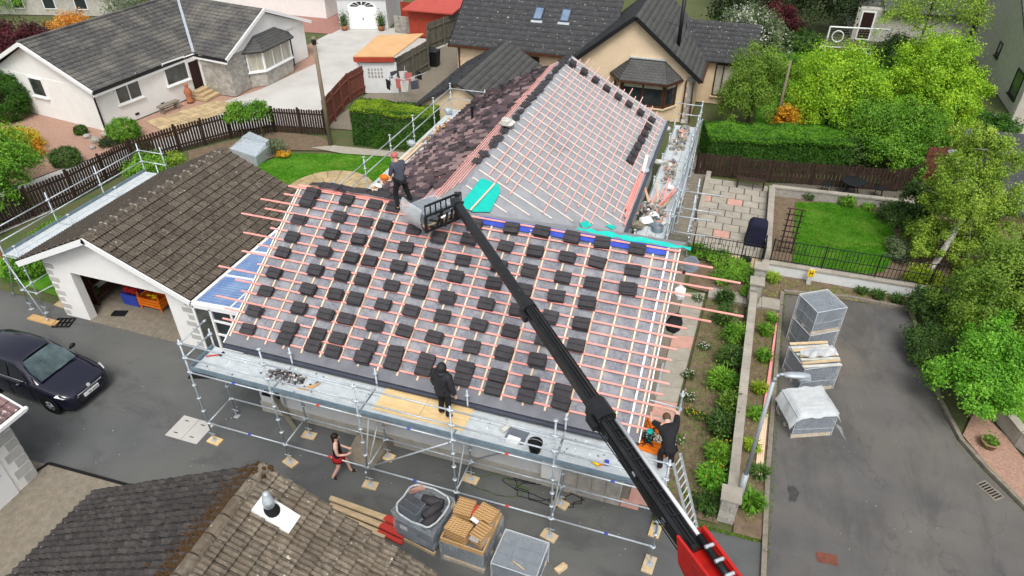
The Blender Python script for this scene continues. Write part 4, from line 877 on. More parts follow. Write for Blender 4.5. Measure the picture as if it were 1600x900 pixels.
# return bay round the right-hand corner
for x, y in ((12.85, 2.25), (12.0, 2.25)): standard(sc_, x, y, .04, 3.9) if x > 12.5 else None
tubes(sc_, 'guardrail', [((12.85, WI, 3.77), (12.85, 2.25, 3.77)), ((12.85, WI, 3.27), (12.85, 2.25, 3.27)), ((11.5, 2.3, 3.35), (12.9, 2.2, 3.35))])
tubes(sc_, 'ledger', [((12.85, WI, ZD - .03), (12.85, 2.25, ZD - .03)), ((12.85, WI, .774), (12.85, 2.25, .774))])
for k, (cx, cy, rz) in enumerate(((12.45, 1.9, -.05), (12.4, 1.22, -.1))):
    t = thing('orange_board', 'orange slatted board on the scaffold return, %s' % ('behind the stooping worker' if k == 0 else 'beside the knees of the stooping worker'), 'board', (cx, cy, ZD + .06)); mt = Matrix.Translation((cx, cy, ZD + .07)) @ Matrix.Rotation(rz, 4, 'Z')
    for i in range(4): MB().obox(0, (.72, .085, .03), mtx=mt @ Matrix.Translation((0, -.15 + i * .1, 0))).build('slat', 'orange_board', t)
    for xx in (-.3, .3): MB().obox(0, (.05, .42, .03), mtx=mt @ Matrix.Translation((xx, 0, -.03))).build('batten', 'orange_board', t)
for row, y in (('front', 0), ('inner', WI)):
    for i, x in enumerate(sx):
        if row == 'inner' and i == 0: continue
        o = MB().obox((x + random.uniform(-.03, .03), y, .03), (.42 if i < 5 else .28, .26 if i < 5 else .5, .055), random.uniform(-.3, .1)).build('sole_board', 'blond_timber' if (i + (row == 'inner')) % 3 else 'ply', bevel=.006)
        tag(o, 'timber sole board under the %s post from the left in the %s scaffold row' % (ORD[i], row), 'sole board', 'sole boards under the front scaffold')
# ladder at the right end
ld = thing('ladder', 'aluminium ladder leaning up to the right end of the front scaffold', 'ladder', (13.85, 1.35, 0)); A0, A1 = Vector((13.75, 1.1, 0)), Vector((12.93, .6, 3.15)); off = Vector((.12, .36, 0)) * .95
for o_ in (Vector((0, 0, 0)), off): MB().bar(A0 + o_, A1 + o_, .035, .07).build('stile', 'galv', ld)
for i in range(11): p = A0.lerp(A1, (i + .5) / 11); MB().tube(p, p + off, .016, n=6).build('rung', 'chrome', ld)
# ---- things on the deck
def rubble(name, label, pts, mats, size, cat='rubble', parent=None):
    mb = MB(); 
    for i, p in enumerate(pts):
        mb.mi = random.randrange(len(mats)); s = size * random.uniform(.5, 1.4); mt = Matrix.Translation(p) @ Euler((random.uniform(0, 3), random.uniform(0, 3), random.uniform(0, 3))).to_matrix().to_4x4()
        a, b, c = s * random.uniform(.5, 1), s * random.uniform(.4, .9), s * random.uniform(.15, .5); q = [mt @ Vector((x * a * random.uniform(.7, 1), y * b * random.uniform(.7, 1), z * c)) for x in (-1, 1) for y in (-1, 1) for z in (-1, 1)]
        mb.add(q, [(0, 1, 3, 2), (4, 6, 7, 5), (0, 4, 5, 1), (2, 3, 7, 6), (0, 2, 6, 4), (1, 5, 7, 3)])
    return tag(mb.build(name, mats, parent), label, cat, kind='stuff')
def heap(c, rx, ry, h, n, z): return [Vector((c[0] + rx * a, c[1] + ry * b, z + h * max(0, 1 - a*a - b*b) * random.random() + .02)) for a, b in ((random.gauss(0, .45), random.gauss(0, .45)) for _ in range(n))]
q = P(448, 588, 2.85); rubble('broken_tile_heap', 'heap of broken tile pieces on the scaffold deck', heap(q, .62, .2, .14, 240, ZD + .04), ['clay_grey', 'brown_tile', 'old_white', 'black_tile'], .045)
q = P(480, 605, 2.83); o = MB().add([(q.x - .25, q.y - .12, ZD + .05), (q.x + .1, q.y - .1, ZD + .06), (q.x + .3, q.y + .25, ZD + .11), (q.x - .02, q.y + .02, ZD + .07)], [(0, 1, 3), (1, 2, 3)]).build('board_offcut', 'card'); sm = o.modifiers.new('t', 'SOLIDIFY'); sm.thickness = .015; tag(o, 'torn brown board offcut beside the tile rubble on the deck', 'offcut')
t = thing('plywood_sheet', 'pale plywood sheet covering the scaffold deck beneath the hooded worker', 'plywood', (6.65, .7, ZD + .04))
MB().box(5.42, 6.64, .26, 1.22, ZD + .042, ZD + .06).build('panel', 'ply', t); MB().box(6.65, 7.88, .28, 1.2, ZD + .042, ZD + .058).build('panel', 'ply', t)
bk = thing('black_bucket', 'black rubber bucket standing on the scaffold deck', 'bucket', P(836, 704, ZD + .04), local=True)
MB().lathe([(.13, 0), (.17, .26), (.185, .27), (.185, .29), (.165, .29), (.12, .03), (0, .03)], n=18).build('tub', 'black_rubber', bk, True); mb = MB(); mb.path([(.18 * math.cos(a), .02, .27 + .1 * math.sin(a)) for a in [i * math.pi / 8 for i in range(9)]], .006, 5); mb.build('handle', 'galv', bk)
p = P(806, 684, ZD + .04); o = MB().obox((p.x, p.y + .05, ZD + .05), (.5, .42, .03), -.1).build('slate_piece', 'clay_grey'); tag(o, 'flat grey slab lying on the deck next to the black bucket', 'slab')
p = P(802, 692, ZD + .04); o = MB().obox((p.x, p.y, ZD + .11), (.32, .2, .13), -.1).build('white_box', 'white_upvc', bevel=.01); tag(o, 'small white box on the deck in front of the grey slab', 'box')
p = P(790, 672, ZD + .04); o = MB().lathe([(.075, -.14), (.075, .14)], n=14, mtx=Matrix.Translation((p.x, p.y, ZD + .12)) @ Matrix.Rotation(1.2, 4, 'Z') @ Matrix.Rotation(math.pi / 2, 4, 'Y')).build('flashing_roll', 'old_white', smooth=False); tag(o, 'white roll of flashing lying on the deck behind the grey slab', 'roll')
dr = thing('cordless_drill', 'yellow and orange cordless drill lying on the scaffold deck', 'drill', P(935, 728, ZD + .05), local=True); dr.rotation_euler = (0, 0, -.3)
MB().tube((-.17, 0, .05), (.02, 0, .05), .045, .04, 9).build('body', 'yellow_sign', dr, True); MB().bar((.0, 0, .05), (.1, .12, .05), .05).build('handle', 'orange_board', dr); MB().obox((.13, .16, .05), (.1, .12, .08), .6).build('battery', 'blue_strip', dr)
hm = thing('slater_hammer', 'hammer with a red handle on the left end of the deck', 'hammer', P(338, 556, ZD + .05), local=True); hm.rotation_euler = (0, 0, .25)
MB().tube((-.26, -.06, .02), (.08, .04, .02), .02, n=7).build('handle', 'red_plastic', hm, True); MB().obox((.14, .06, .03), (.16, .05, .05), 1.2).build('head', 'black_plastic', hm)
mb = []
for _ in range(150): mb.append(Vector((random.choice((random.uniform(.3, 5.2), random.uniform(8, 12.4), random.uniform(9.5, 12))), random.uniform(.15, 1.0), ZD + .045)))
rubble('deck_litter', 'scattered chips and mortar crumbs along the scaffold deck', mb, ['old_white', 'clay_grey', 'white_upvc'], .028, 'litter')
# clutter under the scaffold
t = thing('door_ramp', 'worn concrete ramp against the front wall of the bungalow', 'ramp', (4.45, 1.1, 0)); MB().add([(4.0, .62, 0), (4.95, .55, 0), (5.1, 1.51, 0), (4.0, 1.51, 0), (4.0, .75, .1), (4.95, .7, .1), (5.1, 1.51, .3), (4.0, 1.51, .3)], [(4, 5, 6, 7), (0, 1, 5, 4), (1, 2, 6, 5), (3, 0, 4, 7)]).build('slope', 'aggregate', t)
o = MB().bar((1.1, 1.5, 1.15), (2.05, 1.1, .02), .14, .03).build('leaning_plank', 'grey_fence'); tag(o, 'weathered plank leaning against the bungalow wall under the scaffold', 'plank')
def cable(name, label, c, n, r, m='black_rubber', z=.012):
    pts = []; a = 0
    for i in range(n): a += random.uniform(.25, .75); rr = r * random.uniform(.5, 1.1); pts.append(Vector((c[0] + rr * 1.5 * math.cos(a) + i * .012, c[1] + rr * .6 * math.sin(a), z + random.uniform(0, .01))))
    return tag(MB().path(pts, .011, 5).build(name, m), label, 'cable')
cable('power_cable', 'tangled black power cable on the tarmac under the scaffold', P(838, 765), 40, .7)
cable('green_hose', 'thin dark green lead lying on the tarmac near the house wall', P(775, 757), 16, .6, 'leaf_deep')
# tangle beside the stooping worker
t = thing('cable_tangle', 'tangle of black cable around a green reel beside the stooping worker', 'cable', P(1013, 690, ZD + .05), local=True); mb = MB(); pts = [Vector((random.gauss(0, .2), random.gauss(0, .2), random.uniform(.02, .35))) for _ in range(46)]; mb.path(pts, .008, 5); mb.build('cable', 'black_rubber', t); MB().lathe([(.05, 0), (.09, .04), (.04, .1), (.04, .3), (.09, .36), (.05, .4)], n=12).build('reel', 'teal_sheet', t, True)
o = MB().obox((P(1027, 815).x, P(1027, 815).y, .1), (.22, .3, .12), .2).build('green_tape', 'leaf_deep'); tag(o, 'small green strap bundle on the sole board at the right end', 'strap')
# ------------------------------------------------------------------ scaffold along the garage's left side
s2_ = thing('garage_scaffold', 'galvanised scaffold with deck and guardrails along the left of the garage', 'scaffold', (-10.2, 6.6, 0)); gy = [3.25, 5.55, 7.85, 10.1]
for y in gy:
    for x in (-10.55, -9.85): standard(s2_, x, y, .02, 3.7 if x < -10 else 2.9, .9)
for a, b in zip(gy[:-1], gy[1:]):
    tubes(s2_, 'guardrail', [((-10.55, a, 2.9), (-10.55, b, 2.9)), ((-10.55, a, 3.4), (-10.55, b, 3.4))]); tubes(s2_, 'ledger', [((-10.55, a, 2.36), (-10.55, b, 2.36)), ((-9.85, a, 2.36), (-9.85, b, 2.36)), ((-10.55, a, .9), (-10.55, b, .9))])
    for k in range(2): MB().box(-10.5 + k * .33, -10.19 + k * .33, a + .03, b - .03, 2.39, 2.44).build('deck_plank', 'deck_steel', s2_)
    MB().box(-10.54, -10.515, a + .03, b - .03, 2.4, 2.55).build('toe_board', 'toe_board', s2_)
tubes(s2_, 'guardrail', [((-10.55, 10.1, z), (-9.4, 10.1, z)) for z in (2.9, 3.4)]); standard(s2_, -9.35, 10.1, 2.0, 3.7, 2.4, False)
tubes(s2_, 'transom', [((-10.55, y, 2.36), (-9.85, y, 2.36)) for y in gy] + [((-10.55, 3.25, .9), (-9.85, 3.25, .9))]); tubes(s2_, 'brace', [((-10.6, 3.2, 2.3), (-9.3, 2.85, .1)), ((-11.9, 3.7, .1), (-10.55, 3.3, 2.2)), ((-9.85, 3.2, .9), (-9.2, 4.6, 1.1))])
o = MB().obox((-9.55, 2.85, .04), (1.25, .28, .06), -.02).build('sole_plank', 'card'); tag(o, 'long timber plank under the foot of the garage scaffold', 'plank')
t = thing('wooden_hoarding', 'small orange timber frame at the left end of the garage scaffold deck', 'frame', P(8, 400, 2.5)); 
for z in (2.5, 2.75, 3.0): MB().bar((-11.2, 3.2, z), (-10.6, 3.2, z), .04, .1).build('board', 'terracotta', t)
for x in (-11.15, -10.65): MB().bar((x, 3.2, 2.3), (x, 3.2, 3.1), .05).build('upright', 'terracotta', t)
# ------------------------------------------------------------------ scaffold both sides of the wing
s3_ = thing('wing_scaffold', 'galvanised scaffold along the right of the wing, its deck heaped with debris', 'scaffold', (10.7, 16, 0)); wy = [11.4, 13.6, 15.9, 18.2, 20.5, 22.3]
for y in wy:
    for x in (10.15, 11.3): standard(s3_, x, y, .02, 3.75 if x > 11 else 2.7, .7)
for a, b in zip(wy[:-1], wy[1:]):
    tubes(s3_, 'guardrail', [((11.3, a, z), (11.3, b, z)) for z in (3.0, 3.5)]); tubes(s3_, 'ledger', [((x, a, 2.35), (x, b, 2.35)) for x in (10.15, 11.3)] + [((11.3, a, .7), (11.3, b, .7))])
    for k in range(3): MB().box(10.2 + k * .345, 10.53 + k * .345, a + .03, b - .03, 2.38, 2.43).build('deck_plank', 'deck_steel', s3_)
    MB().box(11.235, 11.26, a + .03, b - .03, 2.4, 2.56).build('toe_board', 'toe_board', s3_)
tubes(s3_, 'transom', [((10.15, y, 2.35), (11.3, y, 2.35)) for y in wy] + [((10.1, 22.3, z), (11.3, 22.3, z)) for z in (3.0, 3.5)])
for x, y in ((12.0, 13.2), (12.0, 14.6)): standard(s3_, x, y, .02, 3.5, .7)
tubes(s3_, 'guardrail', [((11.3, 13.2, 2.9), (13.0, 13.2, 2.9)), ((11.3, 14.6, 2.9), (12.9, 14.6, 2.9)), ((11.2, 12.6, 2.2), (12.6, 12.6, 2.2)), ((12.0, 11.5, 2.9), (12.0, 14.8, 2.9)), ((11.3, 12.0, 3.2), (12.8, 12.0, 3.2))])
for k in range(6): MB().box(10.25, 12.0, 11.42 + k * .19, 11.59 + k * .19, 2.1, 2.14).build('deck_board', 'grey_fence', s3_)
tubes(s3_, 'brace', [((11.35, wy[i], .7), (11.35, wy[i + 1], 2.3)) for i in (0, 2, 4)] + [((11.36, 12.2, 3.0), (11.3, 18.0, 2.7)), ((11.4, 13.5, 2.7), (11.38, 21.5, 3.1)), ((11.44, 14.0, 2.9), (11.42, 22.2, 2.9))])
DK = 2.45
rubble('slate_rubble', 'long heap of grey roof rubble on the wing scaffold deck', heap((10.7, 20.6), .3, 1.6, .35, 150, DK) + heap((10.65, 17.0), .3, 1.2, .22, 110, DK) + heap((10.55, 13.2), .45, 1.0, .4, 170, DK), ['clay_grey', 'path_slab', 'old_white', 'path_slab', 'pink_slab', 'mortar'], .1)
for k in range(9):
    a = Vector((10.35 + random.uniform(-.1, .5), 13.3 + random.uniform(0, .5), DK + .1 + k * .03)); d = Vector((random.uniform(-.4, .5), random.uniform(1.0, 1.9), random.uniform(.0, .12)))
    o = MB().bar(a, a + d, .06 if k else .13, .03).build('scrap_batten', 'pink_batten' if k % 3 else 'blond_timber'); tag(o, 'scrap batten on the wing scaffold debris, %s from the bottom' % ORD[k], 'batten', 'scrap battens on the wing scaffold')
for k, (u, v, s, m_) in enumerate(((1036, 200, .34, 'old_white'), (1010, 345, .26, 'white_upvc'), (1022, 337, .22, 'white_upvc'), (1045, 292, .2, 'white_upvc'), (1028, 253, .2, 'old_white'), (994, 352, .3, 'aggregate'))):
    p = P(u, v, DK + .15); mb = MB(); mb.ball((p.x, p.y, DK + .16), (s, s * .7, s * .55), 9, 6); o = mb.build('rubble_sack', m_, jit=s * .16); tag(o, 'crumpled pale sack on the wing scaffold, %s from the far end' % ORD[(0, 4, 3, 2, 1, 5)[k]], 'sack', 'sacks on the wing scaffold')
p = P(1027, 358, 2.5); o = MB().lathe([(.2, 0), (.22, .5), (.2, .52), (.17, .48), (.15, .05), (0, .05)], (p.x, p.y, 2.15), 16).build('debris_tub', 'toe_board', smooth=True); tag(o, 'grey-blue debris tub at the near end of the wing scaffold', 'tub')
for k in range(3):
    a = P(995 + 2 * k, 300, 3.1); o = MB().bar(wr(10.9 + .5 * k, .1 + .08 * k, .1), wr(15.5 - .6 * k, .15 + .07 * k, .1), .06, .04, NR).build('red_batten', 'pink_batten'); tag(o, 'loose red batten lying along the wing eave, %s of three' % ('lowest', 'middle one', 'uppermost')[k], 'batten', 'loose battens on the wing eave')
o = MB().bar(wr(15.2, .2, .12), wr(16.6, .3, .12), .14, .06, NR).build('white_trim', 'white_upvc'); tag(o, 'short white plastic trim lying on the wing eave', 'trim')
p = on_plane(1007, 265, wr(17, .6, .06), NR); o = MB().ball(p, (.2, .2, .11), 9, 5).build('cement_sack', 'galv', jit=.02); tag(o, 'small silver sack lying low on the wing roof', 'sack')
p = on_plane(793, 196, wl(13, WSL - .3, .15), NL); o = MB().ball(p + Vector((0, 0, .1)), (.3, .2, .17), 9, 6).build('dust_sheet', 'old_white', jit=.05); tag(o, 'crumpled white bag on the wing ridge', 'bag')
p = wl(16.2, 1.9, .0); o = MB().tube(p, p + Vector((0, 0, .62)), .06, .055, 10); o.lathe([(.06, .6), (.09, .62), (.09, .7), (0, .72)], p, 12); o = o.build('soil_vent', 'black_plastic'); tag(o, 'black soil vent pipe poking through the brown tiled slope', 'pipe')
s4_ = thing('back_scaffold', 'galvanised scaffold behind the left side of the wing, planks and sacks on deck', 'scaffold', (-.4, 14, 0)); by = [9.6, 11.9, 14.2, 16.5, 18.8, 20.9]
for y in by:
    for x in (-.95, .0): standard(s4_, x, y, .02, 3.7 if x < -.5 else 2.6, .7)
for a, b in zip(by[:-1], by[1:]):
    tubes(s4_, 'guardrail', [((-.95, a, z), (-.95, b, z)) for z in (2.95, 3.45)]); tubes(s4_, 'ledger', [((x, a, 2.3), (x, b, 2.3)) for x in (-.95, .0)])
    for k in range(3): MB().box(-.9 + k * .31, -.61 + k * .31, a + .03, b - .03, 2.33, 2.38).build('deck_plank', 'deck_steel', s4_)
tubes(s4_, 'guardrail', [((-.95, 20.9, z), (.9, 20.9, z)) for z in (2.95, 3.45)]); standard(s4_, .9, 20.9, 2.0, 3.6, 2.4, False)
for k in range(12):
    y0 = 10.2 + random.uniform(0, 1.2) + (3.2 if k > 6 else 0); a = Vector((-.75 + .09 * (k % 7), y0, 2.42 + .03 * (k // 4))); o = MB().bar(a, a + Vector((random.uniform(-.1, .4), random.uniform(2.0, 3.6), random.uniform(0, .1))), .1, .035).build('loose_plank', ('blond_timber', 'pale_batten', 'old_white')[k % 3]); tag(o, 'pale plank on the back scaffold deck, %s of the %s bundle from the left' % (ORD[k % 7], 'near' if k < 7 else 'far'), 'plank', 'planks on the back scaffold')
for k, (u, v, m_, s) in enumerate(((642, 222, 'galv', .22), (700, 172, 'galv', .25), (722, 184, 'deck_steel', .35), (590, 290, 'white_upvc', .2), (600, 275, 'orange_board', .2), (575, 296, 'black_plastic', .16))):
    p = P(u, v, 2.6); mb = MB(); mb.ball((p.x, p.y, 2.42 + s * .6), (s, s * .8, s * .65), 9, 6); o = mb.build('debris_sack', m_, jit=s * .14); tag(o, ('grey sack tied to the back scaffold rail', 'dark blue-grey sack at the far end of the back scaffold', 'pale blue plastic sheet on the far end of the back scaffold', 'white sack behind the left end of the front ridge', 'orange sack behind the worker on the ridge', 'black bucket behind the left end of the front ridge')[k], 'sack')
rubble('ridge_rubble', 'pale roofing scraps strewn on the back scaffold deck', heap((-.3, 11.5), .3, 1.5, .2, 90, 2.4) + heap((-.3, 17.8), .3, 1.6, .2, 90, 2.4), ['card', 'old_white', 'clay_grey', 'terracotta'], .09)
# ------------------------------------------------------------------ crane
cr = thing('crane', 'black telescopic crane boom on a red arm carrying a pallet fork', 'crane', (13.6, -6, 0))
T, B = Vector((6.1, 4.72, 6.55)), Vector((13.47, -3.75, 6.15)); BD = (T - B).normalized(); BS = BD.cross(Vector((0, 0, 1))).normalized(); BU = BS.cross(BD)
def cam_v(p): d = p - CAM; return 450 - FPX * d.dot(UP) / d.dot(FW)
def bt(v):
    lo, hi = 0., 1.
    for _ in range(40):
        m_ = (lo + hi) / 2
        if cam_v(B.lerp(T, m_)) > v: lo = m_
        else: hi = m_
    return B.lerp(T, lo)
def section(name, a, b, wd, h, m='boom_black', ch=.22):
    mb = MB(); c = wd * ch; pr = [(-wd/2 + c, -h/2), (wd/2 - c, -h/2), (wd/2, -h/2 + c), (wd/2, h/2 - c), (wd/2 - c, h/2), (-wd/2 + c, h/2), (-wd/2, h/2 - c), (-wd/2, -h/2 + c)]
    q = [a + BS * x + BU * z for x, z in pr] + [b + BS * x + BU * z for x, z in pr]; n = 8
    mb.add(q, [(i, (i+1) % n, n + (i+1) % n, n + i) for i in range(n)] + [tuple(range(n-1, -1, -1)), tuple(range(n, 2*n))]); return mb.build(name, m, cr)
b1, b2, b3 = bt(640), bt(480), bt(310)
s_a = section('boom_section', bt(880), b1, .29, .36); s_b = section('boom_section', b1 - BD * .2, b2, .24, .31); s_c = section('boom_section', b2 - BD * .2, b3, .21, .27)
for s0, e0, wd, h, par in ((bt(860), b1, .3, .38, s_a), (b1, b2, .24, .31, s_b)):
    for xx in (-.09, -.03, .04, .1): MB().bar(s0 + BU * (h/2 + .012) + BS * xx, e0 + BU * (h/2 + .012) + BS * xx, .022, .025, BU).build('hose_rail', 'black_plastic', par)
section('collar', b1 - BD * .35, b1 + BD * .12, .38, .46); section('collar', b2 - BD * .16, b2 + BD * .1, .29, .37); section('collar', b3 - BD * .2, b3 + BD * .08, .26, .32)
for c_, wd in ((b1, .46), (b2, .37)): MB().obox(0, (.1, .3, .12), mtx=Matrix.Translation(c_ - BS * wd * .55 - BD * .25) @ BD.to_track_quat('Y', 'Z').to_matrix().to_4x4()).build('bracket', 'boom_black', cr)
rd0, rd1 = bt(885) + BU * .25 + BS * .09, bt(672) + BU * .25 + BS * .07
MB().tube(rd0, rd1, .036, n=12).build('cylinder_rod', 'chrome', cr, True); MB().tube(rd0 - BD * .9, rd0 + BD * .12, .06, n=12).build('cylinder', 'black_plastic', cr, True)
for k in range(10): p = bt(830).lerp(b1, .06 + k * .085) + BU * .23; MB().bar(p - BS * .1, p + BS * .06, .02, .03, BU).build('hose_clip', 'boom_black', s_a)
for k in range(4):
    pts = [bt(870).lerp(b1, t_) + BS * (-.16 - .012 * k) + BU * (.05 - .035 * k + .03 * math.sin(9 * t_ + k)) for t_ in [i / 14 for i in range(15)]]; MB().path(pts, .011, 5).build('hydraulic_hose', 'black_rubber', s_a)
for t_ in (.2, .5, .8): p = bt(860).lerp(b1, t_) + BS * -.155; MB().obox(0, (.012, .09, .14), mtx=Matrix.Translation(p) @ BD.to_track_quat('Y', 'Z').to_matrix().to_4x4()).build('hose_bracket', 'galv', s_a)
# red bracket, elbow and arm going down to the truck below the frame
mb = MB(); e0 = bt(888)
for sgn in (-1, 1):
    o_ = BS * sgn * .165; q = [e0 + o_ + BU * .2 + BD * .28, e0 + o_ - BU * .28 + BD * .1, e0 + o_ - BU * .75 - BD * 1.2, e0 + o_ + BU * .05 - BD * 1.6, e0 + o_ + BU * .3 - BD * .6]
    q2 = [p + BS * sgn * .045 for p in q]; mb.add(q + q2, [(0, 1, 2, 3, 4), (9, 8, 7, 6, 5)] + [(i, 5 + i, 5 + (i+1) % 5, (i+1) % 5) for i in range(5)])
mb.build('elbow_bracket', 'crane_red', cr)
MB().bar(e0 - BU * .12 - BD * 1.6, e0 - BU * .1 + BD * .1, .31, .3, BU).build('elbow_block', 'crane_red', cr, bevel=.02)
for kk in (.1, .35, .6): p = e0 + BU * .3 + BS * .1 - BD * kk; MB().tube(p - BS * .07, p + BS * .14, .03, n=8).build('pin', 'galv', cr)
MB().bar(e0 + BU * .32 + BS * .2 - BD * .9, e0 + BU * .28 + BS * .2 + BD * .2, .05, .12, BU).build('guard_plate', 'crane_red', cr)
el = e0 - BD * 1.5 - BU * .3; MB().bar(el, Vector((14.7, -6.6, 2.6)), .36, .42).build('inner_arm', 'crane_red', cr, bevel=.02); MB().bar((14.7, -6.6, 2.7), (14.7, -6.6, .9), .4, .4).build('column', 'crane_red', cr); MB().path([e0 - BD * .5 - BS * .34 - BU * .1, e0 - BD * .8 - BS * .42 - BU * .5, e0 - BD * 1.2 - BS * .36 - BU * .9], .03, 7).build('hose', 'black_rubber', cr)
MB().box(13.4, 15.2, -9.5, -5.9, .55, .95).build('truck_bed', 'boom_black', cr)
for x in (13.55, 15.05):
    for y in (-9.0, -7.9, -6.5): MB().lathe([(.2, -.14), (.48, -.14), (.5, -.1), (.5, .1), (.48, .14), (.2, .14)], n=18, mtx=Matrix.Translation((x, y, .5)) @ Matrix.Rotation(math.pi/2, 4, 'Y')).build('wheel', 'black_rubber', cr, True)
# fork frame
F0, F1 = Vector((5.25, 4.5, 0)), Vector((5.88, 5.58, 0)); FD = (F1 - F0).normalized(); FN = Vector((-FD.y, FD.x, 0)); Zv = Vector((0, 0, 1))
fk = bpy.data.objects.new('fork_carriage', None); COL.objects.link(fk); fk.parent = cr; ORG[fk.name] = ORG[cr.name]
for z in (6.42, 6.1, 5.62): MB().bar(F0 + Zv * z, F1 + Zv * z, .05).build('cross_rail', 'boom_black', fk)
for i in range(8): p = F0.lerp(F1, i / 7); MB().bar(p + Zv * 6.1, p + Zv * 6.42, .03).build('rack_bar', 'boom_black', fk)
for i in (0, 3, 7): p = F0.lerp(F1, i / 7); MB().bar(p + Zv * 5.6, p + Zv * 6.1, .07).build('post', 'boom_black', fk)
for i in (.22, .78): p = F0.lerp(F1, i); MB().bar(p + Zv * 5.62, p + FN * 1.15 + Zv * 5.62, .1, .05).build('fork', 'boom_black', fk)
for k in range(7): p = F0.lerp(F1, random.uniform(.15, .9)) - FN * random.uniform(.03, .22); MB().bar(p + Zv * random.uniform(5.65, 5.9), p + FD * random.uniform(-.25, .25) + Zv * random.uniform(6.0, 6.2), .05).build('linkage', 'boom_black', fk)
MB().tube(F0.lerp(F1, .3) - FN * .12 + Zv * 5.95, F0.lerp(F1, .75) - FN * .12 + Zv * 6.0, .035, n=8).build('ram', 'chrome', fk, True)
MB().bar(F0.lerp(F1, .82) + Zv * 6.1, b3, .16, .2).build('fork_neck', 'boom_black', cr); MB().bar(F0.lerp(F1, .82) + Zv * 5.7 - FN * .05, F0.lerp(F1, .85) + Zv * 6.5 - FN * .08, .15, .16).build('head_block', 'boom_black', cr)
# the load on the fork
lc = F0.lerp(F1, .45) + FN * .62; lo = thing('fork_load', 'film-wrapped pallet of grey tiles held on the crane fork above the ridge', 'pallet', lc + Zv * 5.65, local=True); lo.rotation_euler = (0, 0, math.atan2(FD.y, FD.x))
for k in range(4): MB().box(-.5, .5, -.45 + k * .26, -.33 + k * .26, 0, .03).build('pallet_slat', 'blond_timber', lo)
for i in range(7):
    for j in range(2): MB().box(-.45 + i * .128, -.335 + i * .128, -.4 + j * .38, -.04 + j * .38, .035, .36 + random.uniform(-.03, .04)).build('tile_pack', 'clay_grey', lo)
mb = MB(); mb.box(-.48, .48, -.44, .38, .03, .4); mb.v = [(x + random.uniform(-.03, .03), y + random.uniform(-.03, .03), z) for x, y, z in mb.v]; mb.build('film', 'wrap_film', lo)
mb = MB(); n = 9; q = []
for i in range(n):
    for j in range(4): q.append((-.56 - .1 * math.sin(j * 1.1) + random.uniform(-.03, .03), -.5 + i / 8 * 1.02, .62 - j * .25 + random.uniform(-.04, .04)))
mb.add(q, [(i*4+j, (i+1)*4+j, (i+1)*4+j+1, i*4+j+1) for i in range(n-1) for j in range(3)]); mb.build('torn_film', 'white_film', lo, True)
# ------------------------------------------------------------------ pallets of tiles
def pallet_base(t, a, b, z0=0.):
    for y in (-b/2 + .05, 0, b/2 - .05): MB().box(-a/2, a/2, y - .045, y + .045, z0 + .005, z0 + .1).build('pallet_bearer', 'blond_timber', t)
    for k in range(6): x = -a/2 + (k + .5) * a / 6; MB().box(x - .055, x + .055, -b/2, b/2, z0 + .1, z0 + .12).build('pallet_slat', 'blond_timber', t)
def film(t, a, b, z0, z1, m='wrap_film', jit=.015, flare=0., top=True):
    mb = MB(); n = 6; k = 4; ring = []
    for j in range(k + 1):
        z = z0 + (z1 - z0) * j / k; e = .02 + (flare if j == 0 else 0); pts = []
        for (x0, y0), (x1, y1) in (((-1, -1), (1, -1)), ((1, -1), (1, 1)), ((1, 1), (-1, 1)), ((-1, 1), (-1, -1))):
            for i in range(n): f = i / n; pts.append(((x0 + (x1 - x0) * f) * (a/2 + e) + random.uniform(-jit, jit), (y0 + (y1 - y0) * f) * (b/2 + e) + random.uniform(-jit, jit), z + random.uniform(-jit, jit) * (0 < j < k)))
        ring.append(pts)
    N = 4 * n; mb.add([p for r_ in ring for p in r_], [(j*N+i, j*N+(i+1) % N, (j+1)*N+(i+1) % N, (j+1)*N+i) for j in range(k) for i in range(N)] + ([tuple(range(k*N, (k+1)*N))] if top else [])); return mb.build('film', m, t)
def packs(t, a, b, z0, z1, nx, ny, m='pack_grey', ridge=True):
    w_, d_ = a / nx, b / ny
    for i in range(nx):
        for j in range(ny):
            x, y = -a/2 + i * w_, -b/2 + j * d_; mb = MB()
            for k in range(8): xx = x + .004 + (w_ - .008) * k / 8; mb.box(xx, xx + (w_ - .008) / 8 * .86, y + .006 + random.uniform(0, .012), y + d_ - .022, z0, z1 - .035 + random.uniform(-.006, .006))
            if ridge:
                n = 9
                for k in range(n): xx = x + .01 + (w_ - .02) * k / n; mb.box(xx, xx + (w_ - .02) / n * .62, y + .01, y + d_ - .01, z1 - .03, z1 + random.uniform(-.008, .006))
            mb.build('tile_pack', m, t)
